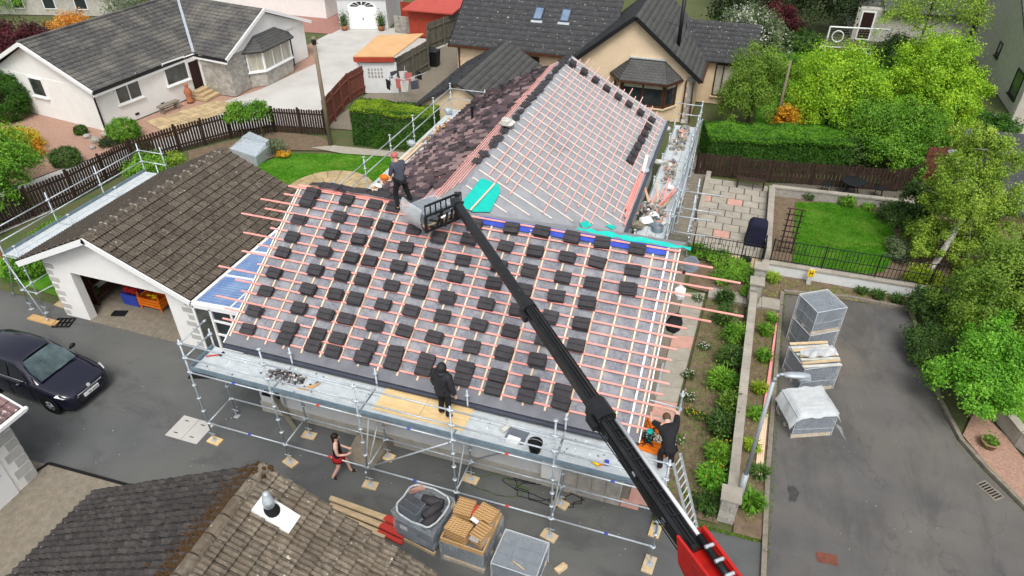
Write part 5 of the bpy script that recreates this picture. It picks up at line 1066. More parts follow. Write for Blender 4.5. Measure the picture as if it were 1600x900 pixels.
def pallet(name, label, c, rz, a, b, h, levels=1, nx=3, ny=3):
    t = thing(name, label, 'pallet', (c[0], c[1], 0), 'pallets of roof tiles', local=True); t.rotation_euler = (0, 0, rz)
    for l in range(levels):
        z = l * h; pallet_base(t, a, b, z); packs(t, a - .04, b - .04, z + .125, z + h - .02, nx, ny); film(t, a, b, z + .02, z + h + .005); e = MB(); A_, B_ = a/2 + .022, b/2 + .022
        for sx_ in (-1, 1):
            e.path([(sx_ * A_, -B_, z + h), (sx_ * A_, 0, z + h + .008), (sx_ * A_, B_, z + h)], .013, 5); e.path([(-A_, sx_ * B_, z + h), (0, sx_ * B_, z + h + .006), (A_, sx_ * B_, z + h)], .013, 5)
            for sy_ in (-1, 1): e.path([(sx_ * A_, sy_ * B_, z + .03), (sx_ * A_, sy_ * B_, z + h)], .011, 5)
            for k_ in range(1): zz = z + h * random.uniform(.3, .7); e.path([(sx_ * A_, -B_, zz), (sx_ * (A_ + .008), .1, zz + random.uniform(-.05, .05)), (sx_ * A_, B_, zz + random.uniform(-.08, .08))], .005, 4); e.path([(-A_, sx_ * B_, zz), (.1, sx_ * (B_ + .008), zz + random.uniform(-.05, .05)), (A_, sx_ * B_, zz + random.uniform(-.08, .08))], .005, 4)
        e.build('film_folds', 'film_fold', t)['kind'] = 'stuff'
    return t
pallet('tile_pallet', 'tallest pair of film-wrapped tile pallets, one on the other, at the drive corner', (16.7, 10.12), R(33), 1.05, 1.0, .97, 2)
t = pallet('tile_pallet', 'film-wrapped tile pallet topped with loose pale timber slats and torn plastic', (16.62, 8.3), R(27), 1.15, 1.05, 1.02, 1)
for k in range(8):
    o = MB().obox((.02 * k - .05 + random.uniform(-.08, .08), -.52 + k * .15, 1.06 + (k % 2) * .03 + .02), (1.25, .1, .03), -.05 + random.uniform(-.06, .06)).build('loose_slat', 'blond_timber' if k % 2 else 'old_white', t)
mb = MB(); q = [(-.5 + i * .17 + random.uniform(-.05, .05), -.2 + j * .13 + random.uniform(-.05, .05), 1.15 + random.uniform(0, .1)) for i in range(8) for j in range(4)]
mb.add(q, [(i*4+j, (i+1)*4+j, (i+1)*4+j+1, i*4+j+1) for i in range(7) for j in range(3)]); mb.build('torn_plastic', 'white_film', t); MB().box(-.2, .35, .12, .22, 1.1, 1.14).build('strap', 'black_plastic', t)
t = pallet('tile_pallet', 'tile pallet half covered by a loose white plastic sheet, beside the lamp post', (16.48, 6.2), R(24), 1.2, 1.05, .95, 1)
for k in range(6): MB().obox((random.uniform(-.04, .04), -.3 + k * .15, 1.0), (1.0, .1, .03), random.uniform(-.05, .05)).build('loose_slat', 'old_white', t)
def drape(t, nx, ny, f, m, name='loose_sheet'):
    mb = MB(); q = [f(i / (nx - 1), j / (ny - 1)) for i in range(nx) for j in range(ny)]; mb.add(q, [(i*ny+j, (i+1)*ny+j, (i+1)*ny+j+1, i*ny+j+1) for i in range(nx-1) for j in range(ny-1)]); return mb.build(name, m, t, True)
def f3(u, v):
    x = -.78 + 1.5 * u; y = -.62 + 1.15 * v; z = 1.03 + random.uniform(-.02, .03)
    if abs(x) > .58: z -= (abs(x) - .58) * 2.2
    if y < -.5: z -= .12
    return (x + random.uniform(-.02, .02), y + random.uniform(-.02, .02), z)
drape(t, 12, 10, f3, 'white_film'); drape(t, 5, 5, lambda u, v: (.35 + .5 * u + .1 * v, -.55 - .3 * u * v, .75 - .7 * u * (.6 + .4 * v) + random.uniform(-.02, .03)), 'wrap_film', 'torn_plastic')
# three pallets in front of the scaffold
t = thing('block_pallet', 'grey pallet with dark ridge tiles in an open torn plastic bag, by the scaffold', 'pallet', (7.2, -.87, 0), local=True); t.rotation_euler = (0, 0, R(-10)); pallet_base(t, 1.15, 1.0)
MB().box(-.55, .55, -.48, .48, .125, .76).build('block', 'clay_grey', t, bevel=.01); MB().box(-.42, -.2, -.489, -.483, .5, .64).build('label', 'white_upvc', t)
for k in range(2):
    par = MB().obox((-.3, -.2 + k * .22, .93), (.62, .2, .3), -.1).build('tile_bundle', 'clay_grey', t)
    for i in range(12): MB().obox((-.3 - .28 * math.cos(.1) + i * .05, -.2 + k * .22 + .03 - i * .005, 1.085), (.026, .18, .02), -.1).build('tile_edge', 'new_tile', par)
for i, (x, y, rz) in enumerate(((.2, .1, 1.3), (.34, -.15, 1.2), (.05, .33, .2))): MB().lathe([(.12, -.28), (.13, 0), (.12, .28)], n=14, mtx=Matrix.Translation((x, y, .9)) @ Matrix.Rotation(rz, 4, 'Z') @ Matrix.Rotation(math.pi/2, 4, 'Y')).build('ridge_tile', 'new_tile', t, True)
film(t, 1.15, 1.0, .3, 1.12, 'wrap_film', .035, top=False); mb = MB(); ringp = [(.6 * (abs(math.cos(a)) ** .5) * (1 if math.cos(a) > 0 else -1) + random.uniform(-.03, .03), .52 * (abs(math.sin(a)) ** .5) * (1 if math.sin(a) > 0 else -1), 1.1 + random.uniform(-.04, .05)) for a in [i * math.pi / 12 for i in range(25)]]; mb.path(ringp, .025, 6); mb.build('bag_rim', 'white_film', t); MB().add([(-.6, .2, 1.1), (-.35, .5, 1.15), (-.3, .52, .95), (-.62, .25, .85)], [(0, 1, 2, 3)]).build('bag_flap', 'pink_slab', t)
t = thing('carton_pallet', 'pallet of ribbed tiles topped by four striped cardboard cartons, between two others', 'pallet', (8.5, -.9, 0), local=True); t.rotation_euler = (0, 0, R(-3)); pallet_base(t, 1.12, 1.15)
for i in range(22): MB().box(-.53 + i * .0485, -.53 + i * .0485 + .04, -.53, .53, .125, .76).build('tile_on_edge', 'clay_grey', t)
for a in ((-.57, .57, -.6, -.57), (-.57, .57, .57, .6), (-.57, -.54, -.57, .57), (.54, .57, -.57, .57)): MB().box(*a, .74, .9).build('tray_side', 'card', t)
for k, (x, y, a, b, rz) in enumerate(((-.3, .28, .46, .48, .05), (.27, .26, .5, .5, -.2), (-.2, -.3, .6, .42, -.12), (.36, -.22, .34, .5, -.25))):
    c = MB().obox((x, y, .98 + .03 * (k % 2)), (a, b, .36), rz).build('carton', 'card', t, bevel=.01); mtx = Matrix.Translation((x, y, .98 + .03 * (k % 2))) @ Matrix.Rotation(rz, 4, 'Z'); mb = MB()
    for i in range(7):
        for j in range(6): mb.obox(0, (.075, .018, .002), mtx=mtx @ Matrix.Translation((-a/2 + a * (i + .5) / 7, -b/2 + b * (j + .5) / 6, .1812)) @ Matrix.Rotation(.6, 4, 'Z'))
        for j in range(3): mb.obox(0, (.075, .002, .018), mtx=mtx @ Matrix.Translation((-a/2 + a * (i + .5) / 7, -b/2 - .001, -.12 + j * .12)) @ Matrix.Rotation(-.6, 4, 'Y'))
    mb.build('printed_stripes', 'card_print', c)['kind'] = 'stuff'
MB().obox((-.02, .28, 1.06), (.06, .3, .2), -.1).build('red_strip', 'red_plastic', t); MB().obox((.1, -.02, 1.17), (.22, .1, .01), -.3).build('delivery_note', 'white_upvc', t); MB().obox((.3, -.5, 1.17), (.24, .14, .012), -.1).build('delivery_note', 'wrap_film', t)
film(t, 1.16, 1.19, .05, .8, 'wrap_film', .02, top=False); drape(t, 4, 8, lambda u, v: (.5 + .1 * u, -.5 + v * 1.1, 1.1 - .5 * u + random.uniform(-.03, .03)), 'wrap_film')
t = pallet('tile_pallet', 'low film-wrapped pallet of ribbed tiles at the bottom edge beside the cartons', (9.86, -1.2), R(-2), 1.08, .95, .82, 1, 3, 3)
p = P(808, 882, .84); o = MB().bar((p.x - .12, p.y + .05, .85), (p.x + .2, p.y - .08, .85), .03, .02).build('timber_offcut', 'blond_timber'); tag(o, 'short pale stick lying on the low wrapped pallet', 'stick')
o = MB().obox((P(876, 890).x, P(876, 890).y, .05), (.14, .3, .09), -.5).build('timber_block', 'blond_timber', jit=.02); tag(o, 'splintered timber block on the tarmac near the bottom edge', 'timber')
# timber bundles on the ground
for k in range(7):
    a = Vector((4.3 + .05 * k, -.72 - .1 * k, .05 + .07 * (k % 2))); o = MB().bar(a, a + Vector((1.75, -.1 - .02 * k, 0)), .085, .06).build('long_timber', 'blond_timber', bevel=.005); tag(o, 'pale long timber in the ground bundle, %s from the house' % ORD[k], 'timber', 'timbers in the ground bundle')
for k in range(5):
    a = Vector((6.02, -.8 - .12 * k, .05 + .07 * (k % 2))); o = MB().bar(a, a + Vector((.75, -.12, 0)), .1, .08).build('red_timber', 'red_plastic', bevel=.005); tag(o, 'red stained timber against the grey block pallet, %s from the house' % ORD[k], 'timber', 'red timbers by the pallet')
for k in range(3):
    a = Vector((15.4 - .04 * k, 6.3, .06 + .03 * k)); o = MB().bar(a, a + Vector((.24, 5.3 - .7 * k, 0)), .05, .04).build('long_batten', 'pink_batten'); tag(o, 'long pink batten along the driveway kerb, %s' % ('longest', 'middle one', 'shortest')[k], 'batten', 'pink battens along the kerb')
for k in range(4):
    a = Vector((15.36 - .05 * k, 3.6, .06)); o = MB().bar(a, a + Vector((.08, 2.6, 0)), .045, .05).build('long_batten', 'pale_batten'); tag(o, 'pale batten in the soil near the lamp post, %s from the kerb' % ORD[k], 'batten', 'pale battens near the lamp post')
o = MB().add([(P(u, v, .5).x, P(u, v, .5).y, .5) for u, v in ((1124, 880), (1132, 864), (1155, 900), (1140, 912))], [(0, 1, 2, 3)]).build('plywood_offcut', 'ply'); so_ = o.modifiers.new('t', 'SOLIDIFY'); so_.thickness = .02; tag(o, 'pale pointed plywood offcut at the foot of the crane', 'plywood')
# ------------------------------------------------------------------ car
car = thing('parked_car', 'dark navy hatchback parked on the front tarmac by the garage', 'car', (-6.72, .32, 0), local=True); car.rotation_euler = (0, 0, R(-2))
ST = [(2.1, .3, .56, .5), (2.06, .22, .66, .66), (1.93, .18, .74, .79), (1.7, .17, .82, .85), (1.3, .17, .9, .875), (.9, .17, .965, .88), (.3, .17, .98, .885), (-.6, .17, .99, .885), (-1.4, .17, 1.0, .875), (-1.85, .2, 1.0, .84), (-2.05, .26, .96, .76), (-2.1, .34, .8, .6)]
mb = MB(); prs = []
for x, zl, zt, hw in ST:
    half = [(hw * .9, zl), (hw * .98, zl + .1), (hw, zl + (zt - zl) * .45), (hw * .985, zl + (zt - zl) * .72), (hw * .95, zt - .045), (hw * .86, zt), (hw * .5, zt + .025), (0, zt + .035)]
    prs.append([(x, y, z) for y, z in half] + [(x, -y, z) for y, z in half[-2::-1]])
n = len(prs[0]); mb.add([p for q in prs for p in q], [(i*n+j, (i+1)*n+j, (i+1)*n+j+1, i*n+j+1)[::-1] for i in range(len(ST)-1) for j in range(n-1)] + [tuple(range(n)), tuple(range((len(ST)-1)*n, len(ST)*n))[::-1]])
bo = mb.build('body', 'navy_paint', car, True); sb = bo.modifiers.new('s', 'SUBSURF'); sb.levels = sb.render_levels = 2
cab_b = [(1.02, .62), (1.0, .74), (.5, .8), (-.7, .81), (-1.6, .77), (-2.0, .64)]; cab_t = [(.3, .5), (.22, .56), (0, .585), (-.7, .59), (-1.45, .56), (-1.75, .48)]
ztop = [1.47, 1.48, 1.525, 1.55, 1.5, 1.45]; mb = MB(); rows = []
for (xb, yb), (xt, yt), zt in zip(cab_b, cab_t, ztop):
    m_ = lambda f: (xb + (xt - xb) * f, yb + (yt - yb) * f, .95 + (zt - .95) * f)
    rows.append([m_(0), m_(.5), m_(.93), (xt, yt * .86, zt + .015), (xt, yt * .4, zt + .04), (xt, 0, zt + .045)])
rr = [[p for p in r_] + [(p[0], -p[1], p[2]) for p in r_[-2::-1]] for r_ in rows]; n = len(rr[0])
mb.add([p for q in rr for p in q], [(i*n+j, (i+1)*n+j, (i+1)*n+j+1, i*n+j+1)[::-1] for i in range(5) for j in range(n-1)] + [tuple(range(n)), tuple(range(5*n, 6*n))[::-1]])
cb = mb.build('cabin', 'navy_paint', car, True); cb.data.polygons.foreach_set('use_smooth', [True] * len(cb.data.polygons))
def pane(name, pts, m, push, par=car, th=.012):
    q = [Vector(p) for p in pts]; nn = (q[1] - q[0]).cross(q[2] - q[0]).normalized(); c = sum(q, Vector()) / len(q)
    if nn.dot(c - Vector((-.4, 0, .9))) < 0: nn = -nn; q = q[::-1]
    return MB().slab([p + nn * push for p in q], th).build(name, m, par)
mat('car_glass', (92, 108, 110), (52, 64, 68), 1.8, .25, spec=.25); mat('side_glass', (24, 28, 32), None, rough=.06, spec=.9)
pane('windscreen', [(1.03, .63, .99), (1.03, -.63, .99), (.68, -.63, 1.23), (.34, -.5, 1.45), (.34, .5, 1.45), (.68, .63, 1.23)][:], 'car_glass', .03)
for s in (-1, 1):
    pane('side_window', [(.62, s * .785, .99), (-.05, s * .805, 1.0), (-.12, s * .62, 1.46), (.12, s * .63, 1.42)], 'side_glass', .012)
    pane('side_window', [(-.13, s * .805, 1.0), (-.95, s * .8, 1.01), (-.98, s * .61, 1.46), (-.2, s * .62, 1.46)], 'side_glass', .012)
    pane('side_window', [(-1.03, s * .8, 1.01), (-1.6, s * .77, 1.04), (-1.45, s * .6, 1.4), (-1.06, s * .61, 1.45)], 'side_glass', .012)
    m_ = MB().ball((.52, s * .98, 1.03), (.07, .11, .075), 10, 6).build('wing_mirror', 'navy_paint' if s < 0 else 'black_plastic', car, True); MB().bar((.55, s * .82, .99), (.53, s * .9, 1.01), .05).build('mirror_arm', 'black_plastic', m_)
    MB().bar((.6, s * .815, .985), (-1.6, s * .81, 1.01), .014, .02).build('window_trim', 'galv', car)
    MB().add([(2.015, s * .4, .66), (1.99, s * .63, .655), (1.9, s * .79, .68), (1.66, s * .862, .76), (1.68, s * .8, .8), (1.82, s * .6, .775), (1.95, s * .42, .735)], [tuple(range(7)) if s > 0 else tuple(range(6, -1, -1))]).build('headlight', 'chrome', car)
    for x in (1.32, -1.28):
        MB().lathe([(.0, -.0), (.365, 0), (.365, .02), (.0, .02)], n=28, mtx=Matrix.Translation((x, s * .868, .33)) @ Matrix.Rotation(-s * math.pi/2, 4, 'X')).build('wheel_arch', 'black_rubber', car)
        wh = MB().lathe([(.2, -.1), (.295, -.1), (.315, -.06), (.315, .03), (.29, .045), (.205, .04)], n=28, mtx=Matrix.Translation((x, s * .845, .315)) @ Matrix.Rotation(-s * math.pi/2, 4, 'X')).build('tyre', 'black_rubber', car, True)
        MB().lathe([(.0, .055), (.06, .06), (.2, .04), (.205, .02)], n=28, mtx=Matrix.Translation((x, s * .845, .315)) @ Matrix.Rotation(-s * math.pi/2, 4, 'X')).build('rim', 'galv', wh, True)
        for a in range(5): mt = Matrix.Translation((x, s * .845 + s * .06, .315)) @ Matrix.Rotation(a * 1.2566, 4, 'Y'); MB().obox(0, (.04, .012, .1), mtx=mt @ Matrix.Translation((0.05, 0, .12))).build('rim_gap', 'black_plastic', wh)
    MB().obox((.05, s * .885, .82), (.16, .025, .025)).build('door_handle', 'navy_paint', car)
    MB().bar((.72, s * .886, .3), (.72, s * .87, .93), .006, .012).build('door_seam', 'black_rubber', car)
    MB().bar((-.16, s * .89, .3), (-.16, s * .875, .95), .006, .012).build('door_seam', 'black_rubber', car)
    MB().bar((.38, s * .52, 1.03 + .0), (.98, s * .1, 1.02), .02, .015).build('wiper', 'black_rubber', car) if False else None
MB().add([(2.075, -.42, .62), (2.075, .42, .62), (2.03, .42, .7), (2.03, -.42, .7), (2.06, -.42, .62), (2.06, .42, .62)], [(0, 1, 2, 3)]).build('grille', 'black_plastic', car); MB().bar((2.085, -.45, .61), (2.085, .45, .61), .015, .02).build('grille_trim', 'chrome', car)
MB().lathe([(0, .02), (.055, .015), (.06, 0)], n=20, mtx=Matrix.Translation((2.068, 0, .68)) @ Matrix.Rotation(1.15, 4, 'Y')).build('badge', 'chrome', car)
pl = MB().box(2.1, 2.118, -.27, .27, .41, .53).build('number_plate', 'white_upvc', car)
for k in range(6): MB().box(2.119, 2.121, .2 - k * .055 - (.03 if k > 3 else 0), .23 - k * .055 - (.03 if k > 3 else 0), .435, .505).build('plate_character', 'grey_cloth' if k < 4 else 'black_plastic', pl)
MB().add([(2.09, -.5, .3), (2.09, .5, .3), (2.1, .46, .38), (2.1, -.46, .38)], [(0, 1, 2, 3)]).build('lower_grille', 'black_plastic', car)
for y in (-.2, .32): MB().bar((1.06, y + .3, 1.0), (1.0, y - .25, 1.03), .018, .02).build('wiper', 'black_rubber', car)
MB().path([(-1.2, -.1, 1.555), (-1.5, -.05, 1.66)], .008, 5).build('aerial', 'black_rubber', car)
# ------------------------------------------------------------------ people
def skin_mesh(name, m, chains, parent, sub=2):
    idx, vs_, es, rad = {}, [], [], []
    for ch in chains:
        prev = None
        for key, p, r in ch:
            if key not in idx: idx[key] = len(vs_); vs_.append(p); rad.append(r)
            if prev is not None: es.append((prev, idx[key]))
            prev = idx[key]
    me = bpy.data.meshes.new(name); me.from_pydata([tuple(v) for v in vs_], es, []); me.materials.append(M[m]); o = bpy.data.objects.new(name, me); COL.objects.link(o); o.parent = parent
    sk = o.modifiers.new('skin', 'SKIN'); sk.use_smooth_shade = True; su = o.modifiers.new('sub', 'SUBSURF'); su.levels = su.render_levels = sub
    if not me.skin_vertices: me.skin_vertices_layer_add() if hasattr(me, 'skin_vertices_layer_add') else None
    for i, r in enumerate(rad):
        d = me.skin_vertices[0].data[i]; d.radius = r if isinstance(r, tuple) else (r, r); d.use_root = (i == 0)
    return o
def person(label, loc, rz, J, top, bottom, hair, skin='skin', sleeves='long', shoes='black_cloth', skirt=None, hood=False, legs_bare=False, scale=1., bulk=1., hat=None):
    t = thing('person', label, 'person', loc, local=True); t.rotation_euler = (0, 0, rz); t.scale = (scale,) * 3
    D = dict(pel=(0, 0, .95), sp=(0, 0, 1.14), ch=(0, .0, 1.34), nk=(0, .01, 1.49), hb=(0, .03, 1.58), ht=(0, .035, 1.69)); D.update(J); V_ = {k: Vector(v) for k, v in D.items()}
    def c(*ks): return [(k, V_[k], r) for k, r in ks]
    V_['fc'] = V_['hb'].lerp(V_['ht'], .35) + (Vector((0, .0, 0)))
    chains = [c(('pel', (.135, .11)), ('sp', (.125, .1)), ('ch', (.15, .11)), ('nk', .055), ('hb', (.07, .08)), ('ht', (.075, .09)))]
    for s in 'lr':
        chains.append(c(('ch', 0), ('sh' + s, .062), ('el' + s, .044), ('wr' + s, .032), ('pm' + s, (.04, .022)))); chains.append(c(('pel', 0), ('hp' + s, .088), ('kn' + s, .06), ('an' + s, .042), ('to' + s, .036)))
        w_, pmm = V_['wr' + s], V_['pm' + s]; d = (pmm - w_).normalized(); sd_ = d.cross(Vector((0, 0, 1))); sd_ = sd_.normalized() if sd_.length > .1 else Vector((1, 0, 0)); nrm_ = sd_.cross(d)
        for i, (o_, l) in enumerate(((-.03, .065), (-.01, .075), (.01, .07), (.03, .055))):
            V_['f%s%da' % (s, i)] = pmm + d * l * .55 + sd_ * o_; V_['f%s%db' % (s, i)] = pmm + d * l + sd_ * o_ - nrm_ * .025
            chains.append(c(('pm' + s, 0), ('f%s%da' % (s, i), .010), ('f%s%db' % (s, i), .008)))
        V_['t' + s] = w_.lerp(pmm, .6) + sd_ * .05 + d * .02; chains.append(c(('pm' + s, 0), ('t' + s, .011)))
    skin_mesh('body', skin, chains, t)
    k = 1.16 * bulk; V_['hem'] = V_['pel'] - (V_['sp'] - V_['pel']) * (.72 if skirt else (.9 if hood else .05)); tc = [c(('hem', (.155 * k, .13 * k)), ('pel', (.15 * k, .125 * k)), ('sp', (.135 * k, .112 * k)), ('ch', (.158 * k, .118 * k)), ('nk', .075))]
    for s in 'lr':
        if sleeves == 'long': tc.append(c(('ch', 0), ('sh' + s, .075 * k), ('el' + s, .056 * k), ('wr' + s, .045 * k)))
        elif sleeves == 'short': V_['se' + s] = V_['sh' + s].lerp(V_['el' + s], .85); tc.append(c(('ch', 0), ('sh' + s, .073 * k), ('se' + s, .06 * k)))
        else: tc.append(c(('ch', 0), ('sh' + s, .066 * k)))
    skin_mesh('top', top, tc, t)
    if bottom:
        bc = [c(('pel', (.15, .125)), ('hpl', .104), ('knl', .08), ('anl', .066)), c(('pel', 0), ('hpr', .104), ('knr', .08), ('anr', .066))]; skin_mesh('trousers', bottom, bc, t)
    if skirt:
        a = V_['pel']; MB().lathe([(.15, .0), (.165, -.06), (.178, -.15), (.185, -.24), (.17, -.235), (.14, -.05)], a, 18).build('skirt', skirt, t, True)
    for s in 'lr': skin_mesh('shoe', shoes, [c(('an' + s, .05), ('to' + s, (.048, .042)))], t, 1)
    hc = V_['hb'].lerp(V_['ht'], .62); hm_ = MB(); hd = (V_['ht'] - V_['hb']).normalized(); fw_ = Vector((0, 1, 0))
    hm_.ball(hc + hd * .035 - fw_ * .022, (.098, .108, .1), 12, 8); 
    if hood: hm_.ball(hc - fw_ * .03 + Vector((0, 0, -.02)), (.125, .135, .15), 12, 8); hm_.ball(V_['nk'] + Vector((0, -.04, 0)), (.15, .12, .1), 12, 7)
    elif hair == 'hair_dark': hm_.ball(hc - fw_ * .06 - hd * .1, (.085, .05, .13), 10, 6)
    hm_.build('hood' if hood else ('headwear' if hat else 'hair'), top if hood else (hat or hair), t, True)
    fm = MB(); f0 = hc + fw_ * .088; fm.ball(f0 + Vector((0, .012, -.02)), (.012, .02, .02), 6, 4); fm.ball(hc + Vector((.088, 0, -.02)), (.012, .02, .03), 6, 4); fm.ball(hc + Vector((-.088, 0, -.02)), (.012, .02, .03), 6, 4); 
    if not hood: fm.build('face_features', skin, t, True); ey = MB(); [ey.ball(f0 + Vector((x, .0, .01)), (.012, .008, .008), 6, 4) for x in (-.032, .032)]; ey.build('eyes', 'black_cloth', t, True)
    return t
# worker standing on the ridge, facing the left, hands together in front
person('worker in grey top, black trousers and red headscarf standing on the roof ridge', (3.98, 5.6, 5.56), R(62), dict(ch=(0, .05, 1.34), nk=(0, .1, 1.48), hb=(0, .14, 1.56), ht=(0, .18, 1.66), shl=(-.19, .04, 1.42), ell=(-.23, .1, 1.14), wrl=(-.1, .32, 1.1), pml=(-.04, .38, 1.12), shr=(.19, .04, 1.42), elr=(.23, .1, 1.14), wrr=(.1, .32, 1.1), pmr=(.04, .38, 1.12),
    hpl=(-.1, 0, .92), knl=(-.13, .1, .5), anl=(-.14, .0, .09), tol=(-.16, .16, .04), hpr=(.1, 0, .92), knr=(.24, .02, .45), anr=(.34, -.08, .0), tor=(.36, .08, -.07)), 'grey_cloth', 'black_cloth', 'hair_brown', hat='red_cloth')
# worker in a hooded padded jacket on the scaffold deck
person('worker in black hooded padded jacket standing on the plywood sheet', (7.28, .6, ZD + .06), R(-15), dict(shl=(-.2, 0, 1.42), ell=(-.28, -.02, 1.12), wrl=(-.3, .08, .86), pml=(-.3, .1, .78), shr=(.2, 0, 1.42), elr=(.29, -.02, 1.12), wrr=(.31, .06, .86), pmr=(.31, .08, .78),
    hpl=(-.1, 0, .92), knl=(-.11, .04, .5), anl=(-.11, -.02, .09), tol=(-.13, .13, .04), hpr=(.1, 0, .92), knr=(.12, .02, .5), anr=(.13, -.04, .09), tor=(.15, .11, .04)), 'padded_cloth', 'black_cloth', 'hair_dark', hood=True, bulk=1.36)
# woman walking on the tarmac below
person('woman in navy sleeveless top and red skirt walking beneath the scaffold', (4.22, .05, 0.005), R(-62), dict(shl=(-.17, 0, 1.4), ell=(-.21, .03, 1.12), wrl=(-.14, .26, 1.02), pml=(-.1, .33, 1.03), shr=(.17, 0, 1.4), elr=(.21, .03, 1.12), wrr=(.14, .26, 1.02), pmr=(.1, .33, 1.03),
    hpl=(-.09, 0, .92), knl=(-.1, .2, .5), anl=(-.1, .26, .09), tol=(-.1, .41, .04), hpr=(.09, 0, .92), knr=(.1, -.04, .5), anr=(.1, -.26, .1), tor=(.1, -.12, .03)), 'navy_cloth', None, 'hair_dark', skin='pale_skin', sleeves='none', skirt='crimson_cloth', scale=.96)
# worker stooping over the orange boards
person('worker in black T-shirt stooping with bare forearms at the right end of the scaffold', (12.78, .62, ZD + .05), R(18), dict(pel=(0, 0, .78), sp=(0, .14, .92), ch=(0, .34, 1.04), nk=(0, .47, 1.1), hb=(0, .54, 1.1), ht=(0, .63, 1.14), shl=(-.18, .38, 1.06), ell=(-.34, .62, 1.0), wrl=(-.3, .84, .98), pml=(-.28, .92, .95), shr=(.2, .38, 1.08), elr=(.26, .72, 1.18), wrr=(.06, .92, 1.1), pmr=(-.01, .97, 1.05),
    hpl=(-.1, -.02, .76), knl=(-.13, .16, .42), anl=(-.13, -.02, .09), tol=(-.14, .14, .04), hpr=(.1, -.02, .76), knr=(.13, .18, .42), anr=(.13, 0, .09), tor=(.14, .16, .04)), 'black_cloth', 'black_cloth', 'hair_brown', skin='pale_skin', sleeves='short')
# ------------------------------------------------------------------ neighbouring buildings
def course_roof(parent, quad, rows, cols, m, th=.04, name='roof', base='black_tile', gap=.06, jit=.008, tiles='roof_tiles', half=True):
    """quad: eave start, eave end, ridge end, ridge start (counter-clockwise from above). A sheet plus overlapping tiles, too small to pick apart."""
    q = [Vv(p) for p in quad]; rf_ = MB().slab(q, .08).build(name, base, parent); n = (q[1] - q[0]).cross(q[3] - q[0]).normalized()
    V_, F_ = [], []; org = ORG.get(parent.name, Vector((0, 0, 0)))
    def at(u, v): return q[0].lerp(q[1], u).lerp(q[3].lerp(q[2], u), v)
    for j in range(rows):
        sh = .5 / cols * (j % 2) if half else 0
        for i in range(cols + (1 if sh else 0)):
            u0, u1 = max(0, i / cols - sh), min(1, (i + 1) / cols - sh)
            if u1 - u0 < .2 / cols: continue
            g_ = gap / cols * .5; u0 += g_; u1 -= g_; v0, v1 = j / rows, min(1, (j + 1.12) / rows); h = th + random.uniform(-jit, jit); e = random.uniform(-jit, jit); k = len(V_)
            a, b, c, d = at(u0, v0), at(u1, v0), at(u1, v1), at(u0, v1)
            V_ += [a + n * (h + e), b + n * (h - e), c + n * .012, d + n * .012, a, b]; F_ += [(k, k+1, k+2, k+3), (k+4, k+5, k+1, k)]
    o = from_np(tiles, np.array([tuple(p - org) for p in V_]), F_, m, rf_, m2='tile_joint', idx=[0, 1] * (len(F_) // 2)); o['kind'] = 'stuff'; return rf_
def vplane(u, v, A, B):
    A, B = Vector((A[0], A[1], 0)), Vector((B[0], B[1], 0)); d = (B - A).normalized(); n = Vector((d.y, -d.x, 0)); r_ = ray(u, v); p = CAM + r_ * ((A - CAM).dot(n) / r_.dot(n)); return (p - A).dot(d), p.z
def win_px(parent, A, B, px, **k):           # window on the wall A-B (outside on the right of A->B) through photo corner points
    q = [vplane(u, v, A, B) for u, v in px]; s0, s1 = min(a for a, _ in q), max(a for a, _ in q); z0, z1 = sorted(z for _, z in q)[:2], sorted(z for _, z in q)[-2:]
    z0, z1 = sum(z0) / 2, sum(z1) / 2; A3, B3 = Vector((A[0], A[1], 0)), Vector((B[0], B[1], 0)); d = (B3 - A3).normalized(); n = Vector((d.y, -d.x, 0)); nm = k.pop('name', 'window')
    return window(parent, nm, A3 + d * s0 + n * .002 + Vector((0, 0, max(z0, .02))), d, n, s1 - s0, z1 - max(z0, .02), **k)
def wall_poly(parent, poly, h, m, name='wall'): return MB().prism(poly, 0, h).build(name, m, parent)
# ---- white bungalow, upper left
nb = thing('white_bungalow', 'white rendered bungalow with grey tiled roof and stone bay-windowed wing, upper left', 'house', (-20, 22, 0))
A, Bq, G = (-20.45, 17.3), (-19.3, 24.6), (-28.7, 18.4)
wall_poly(nb, [A, Bq, (-19.3, 32), (-28, 32), G], 2.42, 'white_render')
MB().add([(-20.45, 17.32, 2.4), (-28.7, 18.42, 2.4), (-24.85, 17.9, 4.28)], [(0, 2, 1)]).build('gable', 'white_render', nb)
E0, E1, R0_, R1_, K0, K1 = (-20.1, 16.95, 2.42), (-19.5, 24.25, 2.42), (-24.85, 17.5, 4.42), (-24.1, 29.2, 4.42), (-29.3, 18.2, 2.42), (-28.3, 33, 2.42)
course_roof(nb, [E0, E1, R1_, R0_], 15, 34, 'grey_tile'); course_roof(nb, [K1, K0, R0_, R1_], 14, 40, 'grey_tile')
W0, W1, WAp = (-16.75, 23.85, 2.42), (-16.55, 33.0, 2.42), (-16.7, 28.3, 4.3)
course_roof(nb, [E1, W0, WAp, R1_], 15, 16, 'grey_tile'); course_roof(nb, [W1, (-26, 34, 2.42), R1_, WAp], 15, 20, 'grey_tile')
MB().bar((-19.45, 24.3, 2.5), (-24.1, 29.2, 4.5), .16, .05).build('valley_flashing', 'galv', nb)
for a, b in ((E0, R0_), (K0, R0_), (W0, WAp), (W1, WAp)): MB().bar(Vv(a) + Vector((0, 0, -.06)), Vv(b) + Vector((0, 0, -.06)), .08, .2).build('bargeboard', 'white_upvc', nb)
